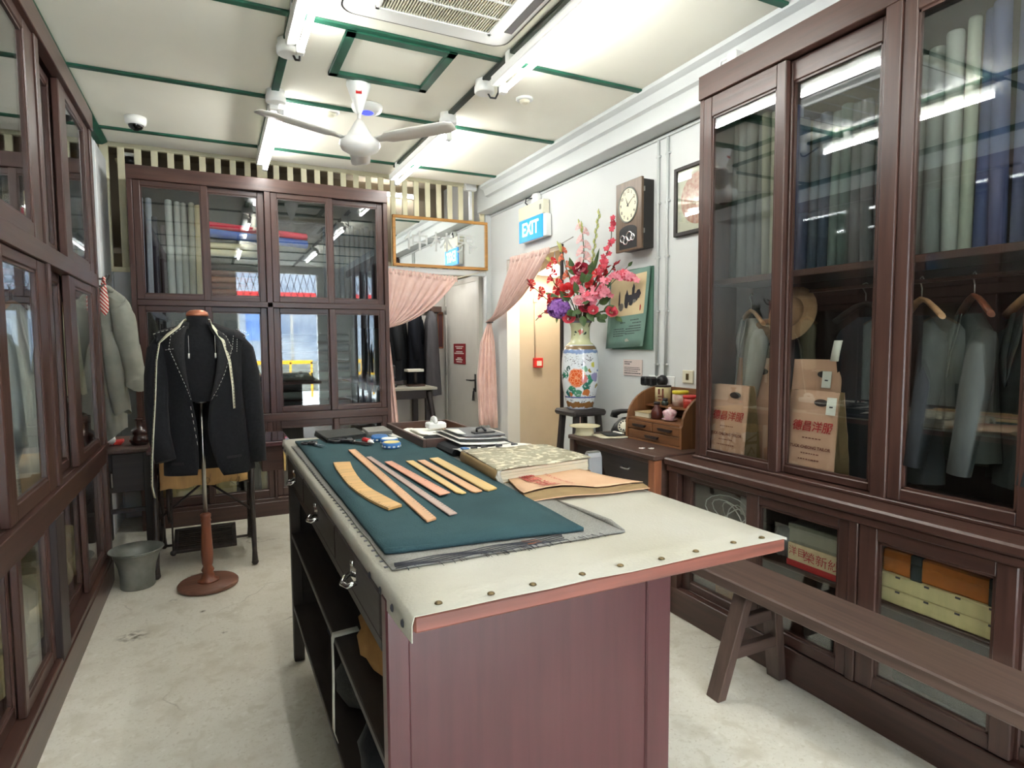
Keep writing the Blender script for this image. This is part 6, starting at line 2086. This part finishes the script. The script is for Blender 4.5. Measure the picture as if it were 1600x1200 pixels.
# painted porcelain vase
VZ = -radians(32.7)
vs_ = thing('porcelain_vase', 'tall white porcelain vase painted with an orange peony and green leaves', 'vase', (2.47, 3.85, .95), VZ)
m = mat('painted_porcelain', (226, 230, 232), rough=.12, var=.02, coat=.6)
nt = m.node_tree
N, L = nt.nodes, nt.links
tc = N.new('ShaderNodeTexCoord')
bs = N['Principled BSDF']
cc = bs.inputs['Base Color'].links[0].from_socket
nn = N.new('ShaderNodeTexNoise')
nn.inputs['Scale'].default_value = 26
nn.inputs['Detail'].default_value = 3
L.new(tc.outputs['Object'], nn.inputs['Vector'])
mxv = N.new('ShaderNodeVectorMath')
mxv.operation = 'MULTIPLY_ADD'
L.new(nn.outputs['Color'], mxv.inputs[0])
mxv.inputs[1].default_value = (.05, .05, .05)
ad = N.new('ShaderNodeVectorMath')
ad.operation = 'ADD'
L.new(tc.outputs['Object'], ad.inputs[0])
ad.inputs[1].default_value = (-.025, -.025, -.025)
L.new(ad.outputs[0], mxv.inputs[2])
warp = mxv.outputs[0]
sep = N.new('ShaderNodeSeparateXYZ')
L.new(tc.outputs['Object'], sep.inputs[0])
sepw = N.new('ShaderNodeSeparateXYZ')
L.new(warp, sepw.inputs[0])


def band(z0, z1, col, src=None, soft=.004):
    global cc
    a = ramp(src or sep.outputs['Z'], z0 - soft, z0)
    b_ = ramp(src or sep.outputs['Z'], z1, z1 + soft, True)
    mm = N.new('ShaderNodeMath')
    mm.operation = 'MULTIPLY'
    L.new(a, mm.inputs[0])
    L.new(b_, mm.inputs[1])
    cc = mixc(mm.outputs[0], cc, lin(col))


VP = [(.0, .002), (.09, .002), (.097, .006), (.1, .03), (.108, .055), (.126, .13), (.137, .215), (.14, .29), (.138, .35), (.130, .43), (.118, .462), (.098, .485), (.078, .5), (.070, .53), (.069, .575), (.073, .615), (.079, .637), (.087, .645), (.089, .672), (.083, .678), (.07, .66), (.06, .6)]


def vr(z):
    for i in range(1, len(VP) - 5):
        if VP[i][1] <= z <= VP[i + 1][1]: return lerp(VP[i][0], VP[i + 1][0], (z - VP[i][1]) / max(1e-6, VP[i + 1][1] - VP[i][1]))
    return .1


def blob(x, z, r, col, tex=None):
    global cc
    rr = vr(z)
    y = -math.sqrt(max(0, rr * rr - x * x))
    d = N.new('ShaderNodeVectorMath')
    d.operation = 'DISTANCE'
    L.new(warp, d.inputs[0])
    d.inputs[1].default_value = (x, y, z)
    f = ramp(d.outputs['Value'], r * .86, r, True)
    if tex:
        mm = N.new('ShaderNodeMath')
        mm.operation = 'MULTIPLY'
        L.new(f, mm.inputs[0])
        L.new(tex, mm.inputs[1])
        f = mm.outputs[0]
    cc = mixc(f, cc, lin(col))


vx = lambda X: (X - 280) * .00084
vz = lambda Y: (858 - Y) * .00084
twig = ramp(noise(70, 3, 1.5), .57, .6)
for (X, Y, r) in ((150, 400, 40), (200, 425, 45), (360, 400, 40), (290, 440, 40), (240, 405, 30), (210, 770, 35), (300, 765, 35), (380, 740, 40)): blob(vx(X), vz(Y), r * .00084, (66, 62, 66), twig)
leaft = ramp(noise(48, 2), .36, .42)
for (X, Y, r, c) in ((150, 540, 42, (46, 128, 100)), (128, 570, 30, (38, 96, 90)), (352, 590, 52, (52, 140, 106)), (330, 645, 48, (44, 112, 96)), (205, 685, 46, (54, 136, 104)), (262, 715, 38, (84, 152, 120)), (325, 497, 27, (120, 170, 140)), (180, 490, 22, (58, 92, 84)), (185, 710, 40, (52, 110, 108))): blob(vx(X), vz(Y), r * .00084, c, leaft)
for (X, Y, r, c) in ((386, 462, 27, (206, 200, 84)), (405, 570, 42, (150, 146, 188)), (338, 702, 36, (206, 122, 66)), (420, 645, 22, (168, 150, 96)), (200, 715, 18, (190, 112, 62)), (360, 515, 16, (150, 128, 60)), (430, 505, 18, (110, 130, 176))): blob(vx(X), vz(Y), r * .00084, c)
blob(vx(250), vz(575), 88 * .00084, (232, 168, 140))
blob(vx(250), vz(575), 80 * .00084, (222, 98, 48))
vor = N.new('ShaderNodeTexVoronoi')
vor.feature = 'DISTANCE_TO_EDGE'
vor.inputs['Scale'].default_value = 44
L.new(tc.outputs['Object'], vor.inputs['Vector'])
blob(vx(250), vz(575), 78 * .00084, (244, 176, 132), ramp(vor.outputs['Distance'], .03, .08, True))
blob(vx(318), vz(590), 30 * .00084, (226, 136, 132))
band(vz(752), vz(742), (96, 108, 160), soft=.002)
band(vz(838), vz(792), (150, 104, 54), sepw.outputs['Z'], .004)
band(vz(356), vz(330), (128, 150, 190), sepw.outputs['Z'], .006)
band(vz(326), vz(296), (136, 110, 76), None, .003)
band(vz(284), vz(92), (206, 208, 164), None, .004)
blob(0, vz(178), 20 * .00084, (190, 84, 70))
blob(vx(235), vz(180), 15 * .00084, (60, 76, 62), None)
blob(vx(325), vz(190), 15 * .00084, (60, 76, 62), None)
band(vz(92), vz(76), (126, 132, 140), None, .003)
band(vz(74), vz(30), (112, 96, 80), None, .003)
L.new(cc, bs.inputs['Base Color'])
obj('vase_body', MB().lathe(VP, n=48, cap=False), m, vs_, world=False)

# ---------------------------------------------------------------- flowers
FM = {k_: mat('petal_' + k_, c, rough=.6, c2=c2, scale=40) for k_, c, c2 in (('crimson', (150, 20, 44), (176, 36, 62)), ('red', (206, 36, 44), (220, 62, 62)), ('rosepink', (214, 62, 84), (230, 96, 110)), ('pink', (230, 120, 140), (242, 160, 172)), ('blush', (234, 178, 178), (240, 206, 202)), ('purple', (124, 66, 156), (168, 116, 192)), ('orange', (206, 92, 62), (224, 130, 90)), ('bud', (176, 44, 58), (150, 40, 46)))}
VM = Vector((2.47, 3.85, 1.60))


def fp(X, Y, c=.0):
    """offsets in metres: right of the vase axis, up from its mouth; c = towards the room"""
    s_ = 1 - c / 4.6
    return Vector(((X / 6 - 87) * .0048 * s_, -c, (183 - Y / 6) * .0048 * s_ + .0))


def flower(name, label, group=None):
    return thing(name, label, 'flower', VM, VZ, group)


def stem(t, p, r=.004, sag=.3, m='stem'):
    p = Vector(p)
    b0 = Vector((max(-.04, min(.04, p.x * .15)), max(-.04, min(.04, p.y * .15)), -.1))
    mid = Vector((p.x * sag, p.y * sag, max(.06, p.z * .55)))
    if p.z < .06: mid = Vector((p.x * .5, p.y * .5, max(.1, p.z + .08)))
    pts = [bez(b0, mid, p, i / 8) for i in range(9)]
    obj('stem', MB().tube(pts, r, 6), m, t, world=False)
    return pts


def axes(n_):
    n_ = Vector(n_).normalized()
    x = n_.orthogonal().normalized()
    return x, n_.cross(x), n_


def rose(t, c, r, m, n_=(0, -1, .35), seed=0):
    rg = random.Random(seed)
    x, y, z = axes(n_)
    c = Vector(c)
    q = MB()
    for (cnt, R0, R1, H0, H1) in ((3, .12, .3, .0, .75), (4, .2, .52, -.1, .68), (5, .3, .78, -.25, .5), (6, .35, 1.0, -.4, .18)):
        off = rg.uniform(0, 6)
        for k in range(cnt):
            ph = off + k * 2 * pi / cnt
            dph = 2 * pi / cnt * .72
            rows = []
            for v in (0, .35, .7, 1):
                row = []
                for u in (-1, -.5, 0, .5, 1):
                    a = ph + u * dph * (.55 + .45 * sin(pi * (.25 + .6 * v)))
                    rr = r * lerp(R0, R1, v ** .8) * (1 - .06 * u * u) * rg.uniform(.96, 1.04)
                    hh = r * (lerp(H0, H1, v) - .18 * u * u * v - (.12 if v == 1 else 0))
                    row.append(tuple(c + x * rr * cos(a) + y * rr * sin(a) + z * hh))
                rows.append(row)
            q.grid(rows)
    obj('bloom', q, m, t, world=False)


def leaf(t, p, d, l, w_, m='leaf', up_=(0, 0, 1)):
    p, d = Vector(p), Vector(d).normalized()
    s_ = d.cross(Vector((.2, -1, .3))).normalized()
    n_ = s_.cross(d)
    rows = []
    for i in range(7):
        u = i / 6
        ww = w_ * sin(pi * min(1, .06 + .94 * u) ** .8) if u < 1 else .0005
        cpt = p + d * l * u + n_ * (.1 * l * u * u)
        rows.append([tuple(cpt - s_ * ww), tuple(cpt + n_ * ww * .3), tuple(cpt + s_ * ww)])
    obj('leaf', MB().grid(rows), m, t, world=False)


def blossom_pts(q, c, r, n_, rg, pet=5):
    x, y, z = axes(n_)
    for k in range(pet):
        a = k * 2 * pi / pet + rg.uniform(-.1, .1)
        d = x * cos(a) + y * sin(a)
        s_ = z.cross(d)
        P = [c, c + d * r * .5 - s_ * r * .42 + z * r * .22, c + d * r * 1.0 - s_ * r * .25 + z * r * .3, c + d * r * 1.05 + s_ * r * .25 + z * r * .3, c + d * r * .5 + s_ * r * .42 + z * r * .22]
        q._new([q.bm.faces.new([q.bm.verts.new(v) for v in P])], True)


for i, (X, Y, c, r, col, lb) in enumerate([(525, 610, .07, .064, 'crimson', 'deep crimson rose at the top centre of the bouquet'), (400, 805, .1, .066, 'red', 'red rose left of the bouquet centre above the purple flower'), (575, 955, .11, .058, 'crimson', 'dark crimson rose low in the middle of the bouquet'), (415, 1060, .13, .052, 'rosepink', 'coral pink rose hanging over the vase rim'), (812, 1008, .17, .047, 'rosepink', 'rose pink rose low at the right edge of the bouquet'), (720, 640, .1, .046, 'red', 'bright red flower upper right of the bouquet centre')]):
    t = flower('rose', lb, 'roses in the vase')
    p = fp(X, Y, c)
    stem(t, p - Vector((0, -.02, .02)))
    rose(t, p, r, FM[col], (p.x * .8, -.8, .45), i)
    if i in (0, 2, 4):
        leaf(t, p + Vector((-.03, .01, -.03)), (-.8, -.3, -.3 if i else .2), .075, .022)
        leaf(t, p + Vector((.03, .01, -.04)), (.5, -.4, -.5), .07, .02)
for i, (X, Y, c, r, col, lb) in enumerate([(480, 720, .09, .045, 'rosepink', 'pink carnation just under the topmost crimson rose'), (620, 760, .08, .045, 'red', 'red carnation in the very centre of the bouquet'), (690, 850, .16, .042, 'pink', 'pale pink carnation right of the centre of the bouquet'), (500, 900, .13, .042, 'blush', 'blush carnation between the red and dark crimson roses'), (330, 850, .1, .045, 'red', 'red carnation at the left above the purple hydrangea'), (640, 990, .14, .042, 'rosepink', 'rose pink carnation low above the vase rim')]):
    t = flower('carnation', lb, 'carnations in the vase')
    p = fp(X, Y, c)
    stem(t, p - Vector((0, -.02, .02)))
    rose(t, p, r, FM[col], (p.x * .8, -.8, .35), 30 + i)
t = flower('hydrangea', 'round purple hydrangea low on the left of the bouquet')
p = fp(320, 975, .11)
stem(t, p, .005)
rg = random.Random(3)
q = MB()
for k in range(150):
    d = Vector((rg.gauss(0, 1), rg.gauss(0, 1), rg.gauss(0, 1))).normalized()
    blossom_pts(q, p + Vector((d.x * .078, d.y * .06, d.z * .066)), .019, d + Vector((0, -.1, .1)), rg, 4)
obj('flower_head', q, FM['purple'], t, world=False, kind='stuff')
obj('core', MB().sphere(p, .055, (1.2, .9, 1), 12, 8), FM['purple'], t, world=False)
leaf(t, p + Vector((-.01, 0, -.05)), (-.1, -.2, -1), .06, .01)
leaf(t, p + Vector((.07, -.02, -.02)), (.6, -.4, -.5), .08, .03)


def branch(label, pts, m, r, n_, seed, jitter=.02, stemm='stem', name='blossom_branch'):
    t = flower(name, label)
    rg = random.Random(seed)
    P = [fp(*a) for a in pts]
    b0 = Vector((P[0].x * .12, P[0].y * .12, -.1))
    allp = [bez(b0, Vector((P[0].x * .4, P[0].y * .4, max(.05, P[0].z * .6))), P[0], i / 6) for i in range(7)] + P[1:]
    obj('stem', MB().tube(allp, [.005] * 7 + [.0035] * (len(P) - 1), 6), stemm, t, world=False)
    for k in range(n_):
        u = rg.random() * (len(P) - 1)
        i = int(u)
        c = P[i].lerp(P[min(i + 1, len(P) - 1)], u - i) + Vector((rg.uniform(-jitter, jitter), rg.uniform(-jitter, .004), rg.uniform(-jitter, jitter)))
        q = MB()
        blossom_pts(q, c, r * rg.uniform(.95, 1.4), (rg.uniform(-.5, .5), -1, rg.uniform(-.2, .7)), rg)
        obj('blossom', q, FM[m] if rg.random() < .8 else FM['rosepink' if m == 'pink' else m], t, world=False)
    return t


branch('tall branch of pink plum blossom reaching up towards the clock', [(700, 640, .14), (740, 540, .15), (790, 410, .17), (805, 330, .18), (805, 200, .18), (800, 140, .18)], 'rosepink', .017, 22, 1, .016)
branch('pink blossom spray pointing right in front of the calendar', [(700, 750, .24), (800, 720, .28), (880, 690, .31), (960, 680, .34), (1010, 720, .36)], 'pink', .019, 34, 2, .024)
branch('pale pink blossom cluster at the right centre of the bouquet', [(600, 900, .13), (660, 830, .15), (720, 800, .17), (780, 870, .19)], 'pink', .021, 30, 3, .03)
branch('pink blossom cluster in the middle of the bouquet', [(540, 950, .12), (520, 880, .12), (580, 870, .13), (690, 890, .15)], 'pink', .02, 18, 4, .02)
branch('small pink blossoms above the red roses', [(520, 800, .1), (500, 790, .11), (480, 690, .08), (620, 560, .06)], 'pink', .017, 14, 5, .018)
branch('thin stem of tiny dark red flowers drooping at the far left', [(300, 960, .1), (240, 1000, .1), (170, 1015, .1), (105, 1085, .1)], 'bud', .012, 5, 6, .006)


def gladiolus(label, pts, m, n_, r, budm='lime', nb=4, seed=0):
    t = flower('gladiolus', label)
    rg = random.Random(seed)
    P = [fp(*a) for a in pts]
    b0 = Vector((P[0].x * .12, P[0].y * .12, -.1))
    allp = [bez(b0, Vector((P[0].x * .4, P[0].y * .4, max(.04, P[0].z * .6))), P[0], i / 6) for i in range(7)] + P[1:]
    obj('stem', MB().tube(allp, [.0055] * 7 + [.0035] * (len(P) - 1), 6), 'leaf', t, world=False)
    for k in range(n_):
        u = k / max(1, n_) * (len(P) - 1)
        i = int(u)
        c = P[i].lerp(P[min(i + 1, len(P) - 1)], u - i)
        d = (P[min(i + 1, len(P) - 1)] - P[i]).normalized()
        side = Vector((1 if k % 2 else -1, -.6, 0))
        q = MB()
        ax_ = (side + d * .5).normalized()
        x, y, z = axes(ax_)
        rr = r * 1.3 * (1 - .35 * k / n_)
        for e in range(5):
            a = e * 2 * pi / 5
            rows = [[tuple(c + ax_ * rr * h_ + (x * cos(a + da) + y * sin(a + da)) * rr * w_) for da in (-.55, 0, .55)] for h_, w_ in ((0, .12), (.6, .4), (1.0, .9), (1.0, 1.15))]
            q.grid(rows)
        obj('floret', q, FM[m], t, world=False)
    for k in range(nb):
        u = (len(P) - 1) * (.72 + .28 * k / max(1, nb)) if n_ else (len(P) - 1) * (k + .3) / nb
        i = min(int(u), len(P) - 2)
        c = P[i].lerp(P[i + 1], u - i)
        d = (P[i + 1] - P[i]).normalized()
        q = MB()
        s_ = Vector((.5 if k % 2 else -.5, -.2, 0))
        q.tube([c, c + d * .02 + s_ * .016, c + d * .045 + s_ * .018], [.004, .0085, .0015], 6)
        obj('bud', q, budm if isinstance(budm, str) else budm, t, world=False)
    return t


gladiolus('tall pale green gladiolus spike rising highest from the bouquet', [(620, 640, .06), (640, 480, .06), (665, 280, .06), (695, 90, .06)], 'blush', 0, .03, 'lime', 13, 1)
gladiolus('pale pink gladiolus with yellow green buds at the top', [(545, 580, .06), (555, 480, .07), (550, 390, .07), (540, 270, .06), (520, 190, .06)], 'blush', 7, .034, 'lime', 5, 2)
gladiolus('orange gladiolus leaning left with green buds', [(420, 680, .07), (385, 590, .07), (370, 520, .07), (350, 450, .07), (330, 390, .07)], 'orange', 4, .028, 'lime', 5, 3)
gladiolus('red gladiolus standing left of the red rose', [(330, 800, .08), (280, 740, .08), (250, 660, .08), (265, 560, .08), (230, 520, .08)], 'red', 6, .03, 'lime', 4, 4)
gladiolus('red gladiolus spray reaching furthest to the left', [(270, 920, .1), (200, 880, .1), (140, 820, .1), (75, 765, .1), (20, 700, .1)], 'red', 6, .028, FM['bud'], 2, 5)
gladiolus('red gladiolus right of the bouquet centre', [(640, 760, .1), (680, 690, .1), (720, 620, .1), (760, 600, .1)], 'red', 5, .032, FM['bud'], 2, 6)
gladiolus('single dark red bud on a stem at the upper right', [(720, 720, .13), (790, 650, .14), (825, 600, .15), (850, 570, .15)], 'bud', 2, .02, FM['bud'], 2, 7)
t = flower('leaf_spray', 'dark green leaves spreading from the mouth of the vase')
for (X, Y, c, dx, dz, l, w_) in ((640, 640, .07, .25, 1, .18, .014), (560, 740, .12, -.2, .6, .09, .03), (550, 720, .13, .6, .3, .09, .028), (200, 830, .09, .8, -.3, .12, .015), (740, 1000, .13, .5, .2, .1, .026), (460, 1000, .13, -.3, -.2, .09, .026), (590, 1020, .12, .3, -.5, .1, .026), (500, 840, .12, -.3, .8, .1, .025), (640, 1010, .1, .6, -.4, .09, .024), (960, 600, .22, .4, .4, .05, .012), (520, 930, .12, .8, .1, .08, .022), (420, 900, .09, -.6, .5, .11, .03), (700, 930, .11, .7, .3, .1, .03), (600, 690, .05, .2, .9, .13, .026), (460, 640, .04, -.3, .9, .12, .024), (720, 800, .1, .7, .6, .1, .026), (350, 1000, .07, -.6, -.4, .1, .028), (540, 1050, .12, .1, -.8, .09, .028), (680, 1060, .1, .7, -.5, .08, .026)):
    p = fp(X, Y, c)
    leaf(t, p, (dx, -.35, dz), l, w_)
    obj('stem', MB().tube([(p.x * .1, p.y * .1, -.08), tuple(p * .5 + Vector((0, 0, .02))), tuple(p)], .0025, 5), 'leaf', t, world=False)

# ================================================================ bench in front of the right cabinet
bn = thing('bench', 'long weathered wooden bench in front of the right cabinet', 'bench', (1.96, .85, 0))
obj('seat', MB().box(1.84, 2.085, -.35, 1.98, .438, .485, .006), 'benchy', bn)
for yy, sgn in ((1.72, 1), (-.1, -1)):
    for sx in (-1, 1):
        a = Vector((1.962 + sx * .075, yy, .44))
        b_ = Vector((1.962 + sx * .175, yy + .045 * sgn, 0))
        d = (a - b_)
        q = MB()
        pts = []
        hw, hd_ = .034, .022
        B0 = [(b_.x + ux * hd_, b_.y + uy * hw, 0) for ux, uy in ((-1, -1), (1, -1), (1, 1), (-1, 1))]
        A0 = [(a.x + ux * hd_, a.y + uy * hw, .44) for ux, uy in ((-1, -1), (1, -1), (1, 1), (-1, 1))]
        V = [q.bm.verts.new(p) for p in B0 + A0]
        F_ = [q.bm.faces.new([V[i] for i in f]) for f in ((0, 3, 2, 1), (4, 5, 6, 7), (0, 1, 5, 4), (1, 2, 6, 5), (2, 3, 7, 6), (3, 0, 4, 7))]
        bmesh.ops.bevel(q.bm, geom=list(q.bm.edges), offset=.003, segments=1, affect='EDGES')
        obj('leg', q, 'benchz', bn)
    for z, hw in ((.31, .12), (.19, .145)):
        obj('stretcher', MB().box(1.962 - hw, 1.962 + hw, yy + sgn * .01 - .012, yy + sgn * .01 + .022, z - .022, z + .026, .003), 'benchx', bn)

# ================================================================ back room
wbk = thing('work_table', 'white topped wooden work table in the back room behind the curtain', 'table', (1.9, 6.9, 0))
obj('tabletop', MB().box(1.30, 2.28, 6.55, 7.2, .92, .95, .004), 'canvas', wbk)
obj('apron', MB().box(1.34, 2.24, 6.6, 6.63, .82, .92), 'black_woodx', wbk)
for x, y in ((1.36, 6.6), (2.16, 6.6), (1.36, 7.1), (2.16, 7.1)):
    obj('leg', MB().box(x, x + .06, y, y + .06, 0, .92), 'black_woodz', wbk)
q = MB()
q.tube([(2.19, 6.58, .9), (2.32, 6.56, .0)], .03, 6)
obj('brace', q, 'black_woodz', wbk)
t = thing('low_stool', 'black round stool under the work table in the back room', 'stool', (1.75, 6.45, 0))
obj('seat', MB().lathe([(.14, .42), (.15, .43), (.15, .455), (.13, .46)], (1.72, 6.4, 0), 20), 'black', t)
for a in range(4): obj('leg', MB().tube([(1.72 + .1 * cos(a * pi / 2), 6.4 + .1 * sin(a * pi / 2), .425), (1.72 + .14 * cos(a * pi / 2), 6.4 + .14 * sin(a * pi / 2), 0)], .014, 8), 'black', t)
t = thing('hanging_rail', 'wooden bracket rail with clothes on the back room wall', 'rail', (2.1, 7.2, 1.9))
obj('rail', MB().box(1.5, 2.55, 7.24, 7.27, 1.82, 1.87, .004), 'black_woodx', t)
obj('peg', MB().box(2.42, 2.56, 7.15, 7.25, 1.83, 1.9, .004), 'deskx', t)
for i, (x, c, l, lb) in enumerate([(1.78, (44, 46, 46), .55, 'dark grey jacket hanging leftmost in the back room'), (1.98, (34, 36, 38), .75, 'black grey jacket hanging second in the back room'), (2.2, (20, 22, 28), .95, 'long black coat hanging third in the back room'), (2.4, (84, 82, 84), .95, 'grey coat hanging nearest the door in the back room')]):
    garment('hanging_jacket', lb, 'jacket', (x, 7.1, 1.9), radians(60 if i < 3 else 80), c, .36, l, .08, .45 if i < 3 else 0, 'clothes hanging in the back room', False, 60 + i)
t = thing('narrow_board', 'narrow reddish wooden board hanging on the back room wall', 'board', (2.58, 7.28, 1.4))
obj('board', MB().box(2.545, 2.62, 7.27, 7.295, 1.38, 1.84, .004), 'orange_woodz', t)
obj('board_face', MB().box(2.558, 2.607, 7.265, 7.272, 1.40, 1.81, .002), 'mahogz', t)
obj('hook', MB().tube([(2.582, 7.28, 1.84), (2.582, 7.275, 1.88)], .008, 6), 'iron', t)
t = thing('sewing_machine', 'black sewing machine on the work table in the back room', 'sewing machine', (1.72, 6.8, .95))
obj('bed', MB().box(1.5, 1.86, 6.72, 6.88, .95, .98, .006), 'black', t)
obj('pillar', MB().box(1.52, 1.62, 6.75, 6.86, .98, 1.2, .02), 'black', t)
obj('arm', MB().box(1.54, 1.85, 6.76, 6.85, 1.14, 1.22, .03), 'black', t)
obj('needle_head', MB().box(1.8, 1.86, 6.765, 6.845, 1.04, 1.2, .012), 'black', t)
t = thing('thread_stand', 'white topped wooden spool stand on the back room table', 'stand', (2.1, 6.8, .95))
obj('stand_base', MB().box(2.0, 2.2, 6.74, 6.86, .95, .975, .004), 'deskx', t)
obj('spindle', MB().tube([(2.1, 6.8, .97), (2.1, 6.8, 1.12)], .02, 8), 'black_woodz', t)
obj('top', MB().box(1.99, 2.18, 6.72, 6.88, 1.12, 1.15, .004), 'paper', t)
obj('carton', MB().box(1.64, 1.8, 7.0, 7.15, .951, 1.3, .004), 'deskz', label='brown carton standing behind the sewing machine', cat='box')
bl = thing('fluorescent_light', 'added unseen fluorescent tube lighting the back room under the loft', 'light', (2.0, 6.6, 2.2))  # added lamp out of view, placed to brighten this room
obj('channel', MB().box(1.4, 2.5, 6.57, 6.63, 2.165, 2.2), 'plastic', bl)
obj('tube', MB().tube([(1.45, 6.6, 2.14), (2.45, 6.6, 2.14)], .013, 10), 'tube', bl)
